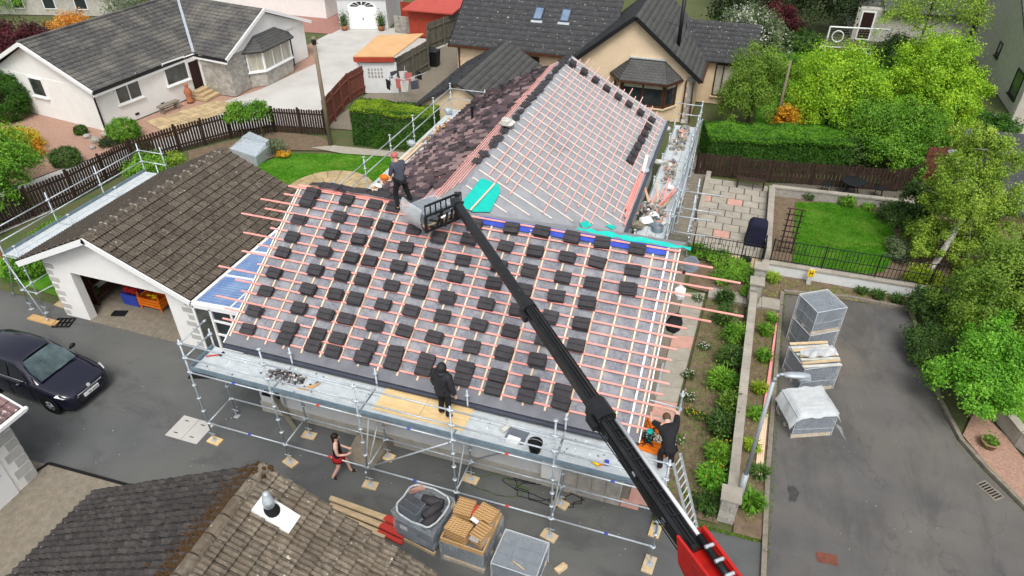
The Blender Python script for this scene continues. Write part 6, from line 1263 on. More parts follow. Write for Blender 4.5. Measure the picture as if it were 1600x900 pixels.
for a, b in ((E0, E1), (E1, W0)): MB().bar(Vv(a) + Vector((.09, -.09, -.08)), Vv(b) + Vector((.09, -.09, -.08)), .08, .08).build('gutter', 'black_plastic', nb); MB().bar(Vv(a) + Vector((.05, -.05, -.2)), Vv(b) + Vector((.05, -.05, -.2)), .1, .13).build('fascia', 'white_upvc', nb)
for k in range(24): p = Vv(R0_).lerp(Vv(R1_), k / 24); p2 = Vv(R0_).lerp(Vv(R1_), (k + .95) / 24); MB().bar(p + Vector((0, 0, .05)), p2 + Vector((0, 0, .05)), .22, .1).build('ridge_tile', 'grey_tile', nb)
MB().path([(-20.35, 17.15, 2.3), (-20.42, 17.22, .1)], .05, 7).build('downpipe', 'black_plastic', nb)
win_px(nb, A, Bq, ((186, 165), (222, 150), (176, 126), (212, 113)), mull=(.5,), trans=.78, gm='glass_room'); win_px(nb, A, Bq, ((262, 136), (296, 122), (254, 98), (287, 88)), mull=(), trans=.78, gm='glass_room')
win_px(nb, G, A, ((55, 150), (70, 150), (50, 122), (64, 122)), gm='glass_room')
for yy, z in ((19.4, .3), (21.2, .3)): d = (Vector((Bq[0]-A[0], Bq[1]-A[1], 0))).normalized(); p = Vector((A[0], A[1], 0)) + d * (yy - 17.3); MB().obox(p + Vector((.02, 0, z)), (.03, .25, .12), -.15).build('air_brick', 'black_plastic', nb)
wall_poly(nb, [(-19.29, 24.3), (-17.1, 24.2), (-16.95, 32.6), (-19.29, 32.6)], 2.42, 'white_render'); MB().add([(-16.98, 24.2, 2.42), (-16.86, 32.6, 2.42), (-16.95, 28.3, 4.1)], [(0, 1, 2)]).build('gable', 'white_render', nb)
dr_ = win_px(nb, A, Bq, ((305, 142), (333, 137), (300, 92), (325, 90)), name='front_door', fm='dark_door', gm='dark_door', mull=(.35,), sill=False)
for k in range(3): MB().box(-19.28, -18.1 - .0 + (-.35 * k), 22.9 + .12 * k, 24.15, .0 + .15 * k, .15 + .15 * k - .004).build('door_step', 'flagstone', nb)
for j in range(12):
    for i in range(4):
        y0 = max(24.165, 24.17 + i * .47 - (.23 if j % 2 else 0)); y1 = min(24.17 + i * .47 - (.23 if j % 2 else 0) + .455, 26.0)
        if y1 - y0 > .08: MB().box(-17.1, -16.93 + random.uniform(0, .015), y0, y1, .02 + j * .2, .21 + j * .2).build('stone_block', 'block_stone', nb)
    for i in range(5): x0 = -18.98 + i * .47 - (.23 if j % 2 else 0); MB().box(max(x0, -19.0), min(x0 + .455, -17.11), 24.17 - random.uniform(0, .015), 24.3, .02 + j * .2, .21 + j * .2).build('stone_block', 'block_stone', nb)
bay = [(-16.95, 25.9), (-16.2, 26.6), (-16.15, 29.5), (-16.9, 30.3)]
wall_poly(nb, bay, .95, 'block_stone', 'bay_wall')
for a, b, mm in ((bay[0], bay[1], ()), (bay[1], bay[2], (.33, .66)), (bay[2], bay[3], ())):
    A3, B3 = Vector((a[0], a[1], .98)), Vector((b[0], b[1], .98)); d = (B3 - A3).normalized(); window(nb, 'window', A3, d, (d.y, -d.x, 0), (B3 - A3).length, 1.25, gm='curtain', mull=mm)
ro = [(-17.0, 25.5, 2.25), (-15.9, 26.4, 2.25), (-15.85, 29.7, 2.25), (-16.95, 30.7, 2.25)]; rt = [(-16.95, 27.0, 2.95), (-16.93, 29.2, 2.95)]
course_roof(nb, [ro[0], ro[1], rt[0], rt[0]], 6, 5, 'slate_tile_clean', .025, 'bay_roof'); course_roof(nb, [ro[1], ro[2], rt[1], rt[0]], 6, 10, 'slate_tile_clean', .025, 'bay_roof'); course_roof(nb, [ro[2], ro[3], rt[1], rt[1]], 6, 5, 'slate_tile_clean', .025, 'bay_roof')
MB().path([(-16.7, 30.45, 2.2), (-16.75, 30.5, .05)], .05, 7).build('downpipe', 'black_plastic', nb)
# ---- small garage with white door
gg = thing('small_garage', 'small pale garage with white up-and-over door and fan window, far left drive', 'garage', (-16.5, 41, 0)); GA_, GB_ = (-18.4, 39.65), (-14.7, 40.75)
wall_poly(gg, [GA_, GB_, (-15.8, 46), (-19.5, 45)], 2.5, 'cool_render'); MB().add([(-18.6, 39.45, 2.35), (-14.5, 40.65, 2.35), (-14.5, 40.65, 2.75), (-18.6, 39.45, 2.75)], [(0, 1, 2, 3)]).build('fascia', 'white_upvc', gg)
MB().prism([(-18.7, 39.4), (-14.4, 40.65), (-15.6, 46.3), (-19.9, 45.1)], 2.5, 2.8).build('roof', 'white_upvc', gg)
dd = Vector((GB_[0] - GA_[0], GB_[1] - GA_[1], 0)).normalized(); nn_ = Vector((dd.y, -dd.x, 0)); o0 = Vector((GA_[0], GA_[1], 0)) + dd * .8
mb = MB(); q = [o0 + nn_ * .03, o0 + dd * 2.3 + nn_ * .03, o0 + dd * 2.3 + nn_ * .03 + Vector((0, 0, 1.75))] + [o0 + dd * (1.15 + 1.15 * math.cos(a)) + nn_ * .03 + Vector((0, 0, 1.75 + .38 * math.sin(a))) for a in [i * math.pi / 10 for i in range(1, 10)]] + [o0 + nn_ * .03 + Vector((0, 0, 1.75))]
mb.add(q, [tuple(range(len(q)))]); dor = mb.build('garage_door', 'white_upvc', gg)
for k in range(6):
    a0, a1 = math.pi * (k + .12) / 6, math.pi * (k + .88) / 6; c = o0 + dd * 1.15 + nn_ * .04 + Vector((0, 0, 1.7)); MB().add([c + dd * (r_ * math.cos(a)) + Vector((0, 0, .42 * r_ * math.sin(a))) for r_, a in ((.35, a0), (.95, a0), (.95, a1), (.35, a1))], [(0, 1, 2, 3)]).build('fan_pane', 'glass_dark', dor)
MB().obox(o0 + dd * 1.15 + nn_ * .05 + Vector((0, 0, .8)), (.06, .04, .15)).build('handle', 'black_plastic', dor)
for k, s in enumerate((.45, 3.4)):
    p = o0 - dd * .8 + dd * s + nn_ * .35; t = thing('potted_conifer', 'small potted conifer on the %s of the white garage door' % ('left side' if k == 0 else 'right side'), 'potted plant', p); MB().lathe([(.2, 0), (.26, .35), (.22, .35), (0, .3)], p, 12).build('pot', 'terracotta', t, True)
    pp = rng.normal(size=(500, 3)) * [.16, .16, .3] + np.array(p) + [0, 0, .75]; leaf_cloud(pp, pp - np.array(p) - [0, 0, .7], .12, 'leaf_deep', 'foliage', t)
t = thing('block_screen', 'pierced concrete block screen wall beside the red shed', 'screen wall', (-13, 40.2, 0))
for i in range(5):
    for j in range(4):
        x, z = -13.8 + i * .31, .02 + j * .31; y = 40.15; mb = MB()
        for a in ((x, x + .05, z, z + .3), (x + .25, x + .3, z, z + .3), (x + .05, x + .25, z, z + .05), (x + .05, x + .25, z + .25, z + .3), (x + .125, x + .175, z + .05, z + .25), (x + .05, x + .125, z + .13, z + .17), (x + .175, x + .25, z + .13, z + .17)): mb.box(a[0], a[1], y, y + .09, a[2], a[3])
        mb.build('screen_block', 'block_stone', t)
t = thing('red_shed', 'red boarded shed with pinkish sheet roof behind the orange carport', 'shed', (-10.5, 40, 0)); wall_poly(t, [(-12.2, 39.5), (-8.6, 39.5), (-8.6, 44), (-12.2, 44)], 2.05, 'red_boards'); MB().slab([(-12.4, 38.9, 2.15), (-8.3, 38.9, 2.15), (-8.3, 44.4, 2.4), (-12.4, 44.4, 2.4)], .1).build('roof', 'red_sheet', t)
for i in range(18): MB().box(-12.2 + i * .2, -12.2 + i * .2 + .18, 39.47, 39.497, .05, 2.0).build('board', 'red_boards', t)
for i in range(22): MB().box(-8.597, -8.57, 39.5 + i * .2, 39.68 + i * .2, .05, 2.0).build('board', 'red_boards', t)
t = thing('red_fence', 'dark red panel fence between small garage and red shed', 'fence', (-13.3, 43, 0))
for i in range(9): MB().box(-14.6 + i * .27, -14.35 + i * .27, 43.0, 43.04, .05, 1.6).build('board', 'red_boards', t)
# ---- orange flat-roofed carport
t = thing('orange_carport', 'flat orange-felted carport with red fascia and pierced block wall', 'carport', (-9, 29.5, 0)); q = [P(u, v, 2.35) for u, v in ((552, 88), (615, 88), (662, 52), (590, 55))]; q = [Vector((p.x, p.y, 2.35)) for p in q]
MB().slab(q, .06).build('roof', 'orange_roof', t); MB().bar(q[0] + Vector((0, 0, -.2)), q[1] + Vector((0, 0, -.2)), .05, .3).build('fascia', 'red_boards', t); MB().bar(q[0] + Vector((0, 0, -.16)), q[3] + Vector((0, 0, -.16)), .05, .22).build('fascia', 'red_boards', t)
a, b = q[0], q[1]; d = (b - a).normalized()
MB().bar(a + d * .15 + Vector((0, .15, -2.35)), a + d * .15 + Vector((0, .15, -.2)), .12).build('post', 'old_white', t); MB().bar(a + d * .2 + Vector((0, .25, -1.4)), b + Vector((0, .25, -1.4)), .15, 1.9).build('wall', 'cool_render', t)
for i in range(5):
    for j in range(3): p = a + d * (.75 + i * .2) + Vector((0, .16, -1.3 + j * .22)); MB().obox(p, (.12, .02, .14)).build('pierced_hole', 'block_stone', t)
# ---- slate-roofed outhouse behind the wing
t = thing('slate_outhouse', 'low beige outhouse with dark tiled gable roof behind the wing', 'outhouse', (-.9, 25, 0)); wall_poly(t, [(-3.1, 21.9), (1.4, 21.9), (1.4, 29.2), (-3.1, 29.2)], 2.0, 'beige_render'); MB().add([(-3.1, 21.9, 2), (1.4, 21.9, 2), (-.85, 21.9, 3.3)], [(0, 1, 2)]).build('gable', 'beige_render', t)
course_roof(t, [(-3.45, 29.5, 1.95), (-3.45, 21.6, 1.95), (-.88, 21.6, 3.45), (-.88, 29.5, 3.45)], 9, 26, 'slate_tile'); course_roof(t, [(1.75, 21.6, 1.95), (1.75, 29.5, 1.95), (-.86, 29.5, 3.45), (-.86, 21.6, 3.45)], 9, 26, 'slate_tile_clean')
# ---- beige house with bay window, top centre
bh = thing('beige_house', 'beige rendered house with dark roofs, bay window and black flue, top centre', 'house', (5, 33, 0))
wall_poly(bh, [(-4.5, 30.6), (3.2, 30.6), (3.2, 40), (-4.5, 40)], 2.72, 'beige_render'); course_roof(bh, [(-4.95, 30.25, 2.66), (5.2, 30.25, 2.66), (5.2, 38.5, 8.6), (-4.95, 38.5, 8.6)], 27, 36, 'slate_tile', .035)
MB().bar((-4.95, 30.17, 2.6), (3.1, 30.17, 2.6), .12, .12).build('gutter', 'brown_frame', bh); MB().bar((-4.98, 30.2, 2.55), (-4.98, 38.5, 8.5), .06, .2).build('bargeboard', 'black_plastic', bh); MB().path([(-4.4, 30.5, 2.5), (-4.4, 30.52, .1)], .05, 7).build('downpipe', 'brown_frame', bh)
for j in range(9): MB().box(-4.53, -4.5 + (.3 if j % 2 else .45), 30.575, 30.62, .1 + j * .29, .36 + j * .29).build('quoin', 'beige_render', bh)
for x, z0, wd, h in ((-1.9, 1.35, 1.1, 1.1), (.25, .95, .62, 1.35), (2.1, .95, .62, 1.35)): window(bh, 'window', (x, 30.598, z0), (1, 0, 0), (0, -1, 0), wd, h, 'brown_frame', 'glass_dark', ft=.06)
wall_poly(bh, [(3.2, 28.75), (10.4, 28.75), (10.4, 36), (3.2, 36)], 2.72, 'beige_render'); MB().add([(3.2, 28.74, 2.7), (10.4, 28.74, 2.7), (6.82, 28.74, 5.5)], [(0, 1, 2)]).build('gable', 'beige_render', bh)
course_roof(bh, [(10.72, 28.4, 2.62), (10.72, 35.5, 2.62), (6.82, 37.0, 5.7), (6.82, 28.4, 5.7)], 15, 24, 'slate_tile_clean', .035); course_roof(bh, [(2.95, 33.4, 2.62), (2.95, 28.4, 2.62), (6.82, 28.4, 5.7), (6.82, 37, 5.7)], 15, 24, 'slate_tile', .035)
for a, b in (((10.75, 28.37, 2.55), (6.82, 28.37, 5.66)), ((2.92, 28.37, 2.55), (6.82, 28.37, 5.66))): MB().bar(a, b, .06, .22).build('bargeboard', 'black_plastic', bh)
MB().bar((10.8, 28.4, 2.56), (10.8, 35, 2.56), .12, .12).build('gutter', 'brown_frame', bh)
for j in range(9): MB().box(10.4 - (.3 if j % 2 else .45), 10.43, 28.725, 28.9, .1 + j * .29, .36 + j * .29).build('quoin', 'block_stone', bh)
BX0, BX1, BY = 5.95, 9.45, 28.74; bay = [(BX0, BY), (BX0 + .55, BY - .85), (BX1 - .55, BY - .85), (BX1, BY)]; wall_poly(bh, bay, 1.0, 'beige_render', 'bay_wall')
for a, b, mm in ((bay[0], bay[1], ()), (bay[1], bay[2], (.5,)), (bay[2], bay[3], ())):
    A3, B3 = Vector((a[0], a[1], 1.02)), Vector((b[0], b[1], 1.02)); d = (B3 - A3).normalized(); wn_ = window(bh, 'window', A3, d, (d.y, -d.x, 0), (B3 - A3).length, 1.45, 'brown_frame', 'glass_dark', mm, ft=.12)
    MB().bar(A3 + d * .12 + Vector((0, 0, 1.22)) + Vector((d.y, -d.x, 0)) * .025, B3 - d * .12 + Vector((0, 0, 1.22)) + Vector((d.y, -d.x, 0)) * .025, .008, .3).build('blind', 'curtain', wn_)
ro = [(BX0 - .3, BY, 2.5), (BX0 + .4, BY - 1.2, 2.5), (BX1 - .4, BY - 1.2, 2.5), (BX1 + .3, BY, 2.5)]; rt = [(BX0 + .85, BY, 3.45), (BX1 - .85, BY, 3.45)]
for a in ([ro[0], ro[1], rt[0], rt[0]], [ro[1], ro[2], rt[1], rt[0]], [ro[2], ro[3], rt[1], rt[1]]): course_roof(bh, a, 9, 8, 'slate_tile_clean', .022, 'bay_roof')
MB().bar((rt[0][0] - .1, BY - .06, 3.47), (rt[1][0] + .1, BY - .06, 3.47), .22, .05).build('lead_flashing', 'galv', bh)
for a, b in zip(ro[:-1], ro[1:]): MB().bar(Vv(a) - Vector((0, 0, .06)), Vv(b) - Vector((0, 0, .06)), .1, .1).build('gutter', 'brown_frame', bh)
MB().path([(9.95, 28.6, 2.5), (9.95, 28.65, .1)], .045, 7).build('downpipe', 'brown_frame', bh); MB().path([(10.35, 28.5, 2.5), (10.42, 28.65, .1)], .045, 7).build('downpipe', 'brown_frame', bh)
fl = MB().tube((9.1, 30.2, 3.6), (9.1, 30.2, 6.7), .11, n=12).build('flue', 'black_plastic', bh, True); MB().lathe([(.12, 6.7), (.17, 6.75), (.17, 6.9), (0, 6.95)], (9.1, 30.2, 0), 12).build('flue_cap', 'black_plastic', fl, True); MB().tube((9.1, 30.2, 4.9), (8.2, 31.6, 4.75), .015, n=5).build('flue_stay', 'black_plastic', fl)
wall_poly(bh, [(10.4, 32.4), (13.1, 32.4), (13.1, 36), (10.4, 36)], 2.72, 'beige_render'); course_roof(bh, [(9.6, 32.0, 2.62), (13.4, 32.0, 2.62), (13.4, 34.4, 4.3), (9.0, 34.4, 4.3)], 9, 13, 'slate_tile', .035); window(bh, 'window', (11.25, 32.398, .5), (1, 0, 0), (0, -1, 0), 1.35, 1.95, 'brown_frame', 'curtain', (.35,), ft=.08)
for k, (u, v) in enumerate(((842, 22), (884, 25))):
    p = on_plane(u, v, (0, 30.25, 2.68), Vector((0, -5.94, 8.25)).normalized()); n = Vector((0, -5.94, 8.25)).normalized(); sk = bpy.data.objects.new('skylight', None); COL.objects.link(sk); sk.parent = bh; ORG[sk.name] = Vector((0, 0, 0)); sk.matrix_local = Matrix.Translation(-ORG[bh.name]) @ frame(p, (1, 0, 0), n)
    mb = MB(); [mb.box(*a, .02, .13) for a in ((-.3, -.24, -.5, .5), (.24, .3, -.5, .5), (-.24, .24, -.5, -.43), (-.24, .24, .43, .5))]; mb.build('frame', 'slate_gutter', sk); MB().box(-.24, .24, -.43, .43, .05, .08).build('pane', 'sky_glass', sk); MB().box(-.36, .36, -.68, -.5, .03, .045).build('apron', 'galv', sk)
# ---- buildings at the upper right and upper left edges
t = thing('grey_gable_house', 'grey-beige rendered house gable with dark windows at the upper right edge', 'house', (31, 42, 0)); wall_poly(t, [(28.3, 35.6), (36, 35.3), (36, 52), (28.3, 52)], 2.8, 'grey_render')
GA_, GB_ = (28.3, 52), (28.3, 35.6); MB().add([(28.3, 35.6, 2.8), (28.3, 52, 2.8), (28.3, 43.5, 6.2)], [(0, 2, 1)]).build('gable', 'grey_render', t)
course_roof(t, [(28.0, 35.2, 2.7), (36, 35.2, 2.7), (36, 43.5, 6.3), (28.0, 43.5, 6.3)], 16, 16, 'slate_tile_clean'); MB().bar((28.0, 52.4, 2.6), (28.0, 43.5, 6.3), .08, .2).build('bargeboard', 'white_upvc', t); MB().slab([(36, 52.4, 2.7), (28, 52.4, 2.7), (28, 43.5, 6.3), (36, 43.5, 6.3)], .1).build('roof', 'slate_tile_clean', t)
window(t, 'window', (28.298, 37.9, .75), (0, -1, 0), (-1, 0, 0), 1.5, 1.5, 'black_plastic', 'glass_room', ft=.08); window(t, 'window', (28.298, 43.0, 1.5), (0, -1, 0), (-1, 0, 0), .8, .9, 'black_plastic', 'glass_dark', ft=.08)
t = thing('slate_bungalow', 'pale bungalow with blue-grey slate roof and brown door, top right', 'house', (24, 51, 0)); wall_poly(t, [(20.2, 49.4), (28.0, 49.4), (28.0, 56), (20.2, 56)], 2.3, 'grey_render'); course_roof(t, [(21.9, 48.9, 2.3), (28.3, 48.9, 2.3), (28.3, 53, 4.6), (21.9, 53, 4.6)], 10, 18, 'slate_tile_clean'); course_roof(t, [(19.8, 50.2, 2.3), (21.88, 50.2, 2.3), (21.88, 53, 4.4), (19.8, 53, 4.4)], 8, 6, 'slate_tile_clean'); window(t, 'door', (20.5, 49.398, .05), (1, 0, 0), (0, -1, 0), 1.0, 2.1, 'white_upvc', 'dark_door', sill=False, ft=.1)
t = thing('far_wall_house', 'peach rendered house wall at the very top right', 'house', (33, 62, 0)); wall_poly(t, [(26, 60), (42, 58), (42, 66), (26, 66)], 4.5, 'beige_render'); MB().slab([(25.5, 59.4, 4.4), (42.5, 57.4, 4.4), (42.5, 62, 6.5), (25.5, 63, 6.5)], .1).build('roof', 'slate_tile', t)
t = thing('dark_roof_house', 'grey house with brown roof at the top left corner', 'house', (-44, 34, 0)); wall_poly(t, [(-52, 33.5), (-38, 37), (-42, 46), (-55, 42)], 2.3, 'grey_render'); course_roof(t, [(-52.5, 32.8, 2.2), (-37.4, 36.6, 2.2), (-41, 41.5, 4.6), (-54, 38, 4.6)], 10, 28, 'brown_tile')
for k in range(4): window(t, 'window', (-49.5 + k * 2.7, 34.1 + k * .68, .5), (.97, .243, 0), (.243, -.97, 0), 1.1, 1.6, 'white_upvc', 'glass_dark', sill=False)
t = thing('teal_roof_shed', 'white shed with dark teal corrugated roof at the top left', 'shed', (-37, 44, 0)); wall_poly(t, [(-37, 40), (-32, 41), (-33, 46), (-38, 45)], 2.1, 'white_render'); MB().slab([(-36.9, 39.6, 2.0), (-31.7, 40.7, 2.3), (-33, 46.4, 3.0), (-38.2, 45.3, 2.7)], .08).build('roof', 'leaf_dark', t)
t = thing('back_bungalow_roof', 'grey tiled roof of the house behind the white bungalow', 'house', (-26, 45, 0)); wall_poly(t, [(-34, 42), (-21, 42), (-21, 50), (-34, 50)], 2.2, 'white_render'); course_roof(t, [(-34.4, 41.6, 2.2), (-20.6, 41.6, 2.2), (-20.6, 46, 4.2), (-34.4, 46, 4.2)], 10, 30, 'grey_tile')
# dark flat-roofed garden room at the right edge
t = thing('garden_room', 'dark-roofed garden room with cream panels behind the birch tree', 'garden room', (26, 21.5, 0)); wall_poly(t, [(23.6, 18.9), (31, 18.6), (31, 25.6), (23.6, 25.6)], 2.15, 'cream_slab'); MB().slab([(23.2, 18.2, 2.2), (31.5, 17.9, 2.2), (31.5, 26, 2.55), (23.2, 26, 2.55)], .12).build('roof', 'slate_tile', t)
for x in (23.6, 24.9, 26.2, 27.5): MB().box(x - .12, x + .12, 18.75, 18.89, 0, 2.15).build('post', 'black_plastic', t)
MB().box(23.5, 31, 18.7, 18.76, 1.85, 2.15).build('fascia', 'black_plastic', t); MB().box(23.5, 31, 18.72, 18.8, .0, .35).build('plinth', 'teal_sheet' if False else 'leaf_grey', t)
o = MB().slab([(22.6, 24.6, 1.9), (23.1, 19.5, 1.6), (23.15, 25, 1.9)], .05).build('greenhouse_roof', 'wrap_film'); tag(o, 'small translucent green sheet roof behind the birch tree', 'roof sheet')
# ------------------------------------------------------------------ fences, walls, rails, posts
def board_fence(name, label, pts, h, m, bw=.1, gap=.012, rail=True, top='flat', jit=.02, post=1.8, z0=0.0, backside=1):
    t = thing(name, label, 'fence', (pts[0][0], pts[0][1], 0))
    for a, b in zip(pts[:-1], pts[1:]):
        a, b = Vector((a[0], a[1], 0)), Vector((b[0], b[1], 0)); d = (b - a); l = d.length; d.normalize(); n = Vector((d.y, -d.x, 0)) * backside; k = max(1, int(l / (bw + gap)))
        mb = MB(); hh = h
        if top == 'point': mb.add([(-bw/2, -.01, .06), (bw/2, -.01, .06), (bw/2, -.01, hh - .05), (0, -.01, hh), (-bw/2, -.01, hh - .05), (-bw/2, .01, .06), (bw/2, .01, .06), (bw/2, .01, hh - .05), (0, .01, hh), (-bw/2, .01, hh - .05)], [(0, 1, 2, 3, 4), (9, 8, 7, 6, 5)] + [(i, 5 + i, 5 + (i+1) % 5, (i+1) % 5) for i in range(5)])
        else: mb.box(-bw/2, bw/2, -.01, .01, .05, hh)
        me = mb.mesh('board', m); rz = math.atan2(d.y, d.x)
        for i in range(k): inst('board', me, t, Matrix.Translation(a + d * ((i + .5) * l / k) - ORG[t.name] + Vector((0, 0, random.uniform(-jit, jit)))) @ Matrix.Rotation(rz + random.gauss(0, .02), 4, 'Z'))
        for z in (h * .25, h * .8): MB().bar(a + n * .035 + Vector((0, 0, z)), b + n * .035 + Vector((0, 0, z)), .05, .08).build('rail', m, t)
        kp = max(1, round(l / post))
        for i in range(kp + 1): p = a + d * (l * i / kp) + n * .08; MB().bar(p, p + Vector((0, 0, h + .05)), .09).build('post', m, t)
    return t
board_fence('picket_fence', 'dark brown picket fence running from telegraph pole past the garage', [(-8.5, 20.75), (-11.4, 20.15), (-13.2, 18.7), (-14.7, 16.4), (-15.6, 14.2), (-15.75, 10.5), (-16.6, 6.8)], 1.45, 'dark_fence', .11, .03, top='point')
board_fence('panel_fence', 'reddish brown panel fence along the concrete drive below the orange carport', [(-8.8, 21.2), (-9.75, 25.6), (-9.4, 29.4), (-8.0, 29.3)], 1.75, 'red_fence', .15, .012)
board_fence('weathered_fence', 'tall weathered grey fence beside the orange carport', [(-7.95, 28.6), (-7.6, 32.6), (-9.3, 36.5), (-8.4, 40.2)], 1.95, 'grey_fence', .15, .01)
board_fence('dark_board_fence', 'dark brown board fence in front of the long hedge', [(11.5, 22.3), (15.0, 22.55), (20.8, 23.4), (21.9, 24.4)], 1.15, 'dark_fence', .14, .035, backside=-1)
board_fence('round_top_fence', 'short orange-brown board fence behind the birch tree', [(21.9, 24.9), (23.1, 25.3)], 1.8, 'red_fence', .18, .015)
# telegraph poles and lamp post
for nm, lab, b, h, r_ in (('telegraph_pole', 'weathered wooden telegraph pole beside the dark picket fence', (-7.56, 19.6, 0), 5.75, .12), ('telegraph_pole', 'leaning grey wooden pole in front of the round green tree', (15.05, 27.9, 0), 4.35, .08)):
    t = thing(nm, lab, 'pole', b); b = Vv(b); tp = b + Vector((0, 0, h)); MB().tube(b - Vector((0, 0, .1)), tp, r_, r_ * .75, 10).build('shaft', 'pole_wood', t, True)
    if h > 5: MB().ball(tp - Vector((0, 0, .25)), (.13, .13, .22), 8, 6).build('junction_box', 'black_plastic', t); [MB().bar(tp - Vector((.2, 0, .15 + .16 * k)), tp + Vector((.2, 0, -.15 - .16 * k)), .05).build('bracket', 'pole_wood', t) for k in range(2)]
lp = thing('lamp_post', 'grey steel street lamp post with white lamp head beside the pier', 'lamp post', (14.78, 2.5, 0)); MB().tube((14.78, 2.5, 0), (14.78, 2.5, 1.3), .085, .08, 12).build('base', 'lamp_grey', lp, True); MB().tube((14.78, 2.5, 1.3), (14.78, 2.5, 4.55), .055, .045, 12).build('shaft', 'lamp_grey', lp, True)
MB().path([(14.78, 2.5, 4.55), (14.8, 2.51, 4.68), (14.86, 2.53, 4.76), (14.97, 2.56, 4.78)], .035, 8).build('bracket', 'lamp_grey', lp, True)
o = MB().lathe([(0, -.34), (.07, -.32), (.1, -.15), (.1, .1), (.075, .3), (0, .34)], n=12, mtx=Matrix.Translation((15.26, 2.64, 4.76)) @ Matrix.Rotation(.25, 4, 'Z') @ Matrix.Rotation(math.pi/2, 4, 'Y') @ Matrix.Diagonal((.6, 1.0, .9, 1))).build('lamp_head', 'lamp_grey', lp, True); MB().obox((15.42, 2.68, 4.72), (.26, .2, .06), .25).build('diffuser', 'wrap_film', o)
# garden walls with coping
def coped_wall(name, label, pts, wd, h, cop=.06, m='block_stone', seg=.62, cw=.06):
    t = thing(name, label, 'wall', (pts[0][0], pts[0][1], 0))
    for a, b in zip(pts[:-1], pts[1:]):
        a, b = Vector((a[0], a[1], 0)), Vector((b[0], b[1], 0)); l = (b - a).length; k = max(1, round(l / seg)); d = (b - a) / k; u = d.normalized() * .004
        MB().bar(a + Vector((0, 0, h/2)), b + Vector((0, 0, h/2)), wd, h).build('core', m, t)
        for i in range(k): MB().bar(a + d * i + u + Vector((0, 0, h + cop/2 + .001)), a + d * (i + 1) - u + Vector((0, 0, h + cop/2 + .001)), wd + cw, cop + random.uniform(-.004, .004)).build('coping_stone', 'path_slab', t)
    return t
coped_wall('low_garden_wall', 'long low stone wall with pale coping between flower bed and driveway', [(14.55, 2.35), (14.66, 11.6)], .2, .72, .07)
for k, (x, y, h, lab) in enumerate(((14.52, 2.05, .9, 'square stone pier with pale cap at the near end of the low wall'), (14.72, 12.0, 1.0, 'stone pier with pale cap beside the garden steps, near the railings'), (14.82, 13.0, 1.05, 'stone pier with pale cap at the foot of the black railings'))):
    t = thing('gate_pier', lab, 'pier', (x, y, 0))
    for j in range(4):
        for i in range(2): a = .19 if j % 2 else .12; xs = ((x - .21, x - .21 + a * 2), (x - .2 + a * 2, x + .21))[i]; MB().box(xs[0], xs[1], y - .21, y + .21, .01 + j * h / 4, (j + 1) * h / 4 - .005).build('pier_stone', 'block_stone', t, jit=.004)
    MB().box(x - .26, x + .26, y - .26, y + .26, h, h + .07).build('pier_cap', 'path_slab', t, bevel=.008)
coped_wall('lawn_wall', 'pale coped wall along the far edge of the walled lawn', [(15.1, 14.6), (15.12, 21.2), (21.3, 21.6)], .2, .42, .07); coped_wall('rail_wall', 'low pale wall beneath the black railings facing the driveway', [(14.9, 14.35), (22, 14.45)], .22, .45, .07, 'cool_render')
coped_wall('corner_wall', 'grey block wall beside the lawn at the right edge', [(22.0, 8.6), (22.45, 7.3), (24, 5.2)], .2, .5, .08, 'grey_render'); coped_wall('patio_wall', 'short pale wall beside the slab patio and scaffold', [(12.15, 17.5), (12.15, 21.9)], .16, .4, .06)
def railing(name, label, a, b, h, z0=0., sp=.13, deco=True):
    t = thing(name, label, 'railing', a); a, b = Vector((a[0], a[1], z0)), Vector((b[0], b[1], z0)); l = (b - a).length; d = (b - a).normalized(); k = int(l / sp)
    me = MB().box(-.009, .009, -.009, .009, .04, h).mesh('baluster', 'rail_black'); o_ = ORG[t.name]
    for i in range(k + 1): inst('baluster', me, t, Matrix.Translation(a + d * (l * i / k) - o_))
    for z in (.06, h * .5, h): MB().bar(a + Vector((0, 0, z)), b + Vector((0, 0, z)), .03, .02).build('rail', 'rail_black', t)
    for i in range(int(l / 1.9) + 1): p = a + d * min(l, i * 1.9); MB().bar(p, p + Vector((0, 0, h + .06)), .045).build('post', 'rail_black', t)
    if deco:
        for i in range(int(l / 1.9)): p = a + d * (i * 1.9 + .95) + Vector((0, 0, h * .72)); q = [p + d * x + Vector((0, 0, z)) for x, z in ((-.2, -.12), (.2, -.12), (.2, .12), (-.2, .12), (-.2, -.12))]; mb = MB(); mb.path(q, .009, 4); mb.build('panel_motif', 'rail_black', t)
    return t
railing('black_railing', 'black metal railing across the front of the walled lawn', (15.2, 14.46, 0), (21.9, 14.5, 0), .95, .52); railing('patio_railing', 'black metal railing between slab patio and flower bed', (12.2, 14.35, 0), (14.9, 14.35, 0), 1.15, .02)
railing('side_railing', 'short black metal railing with gate beside the upper pier', (14.95, 15.3, 0), (14.95, 14.4, 0), 1.05, .02, deco=False)
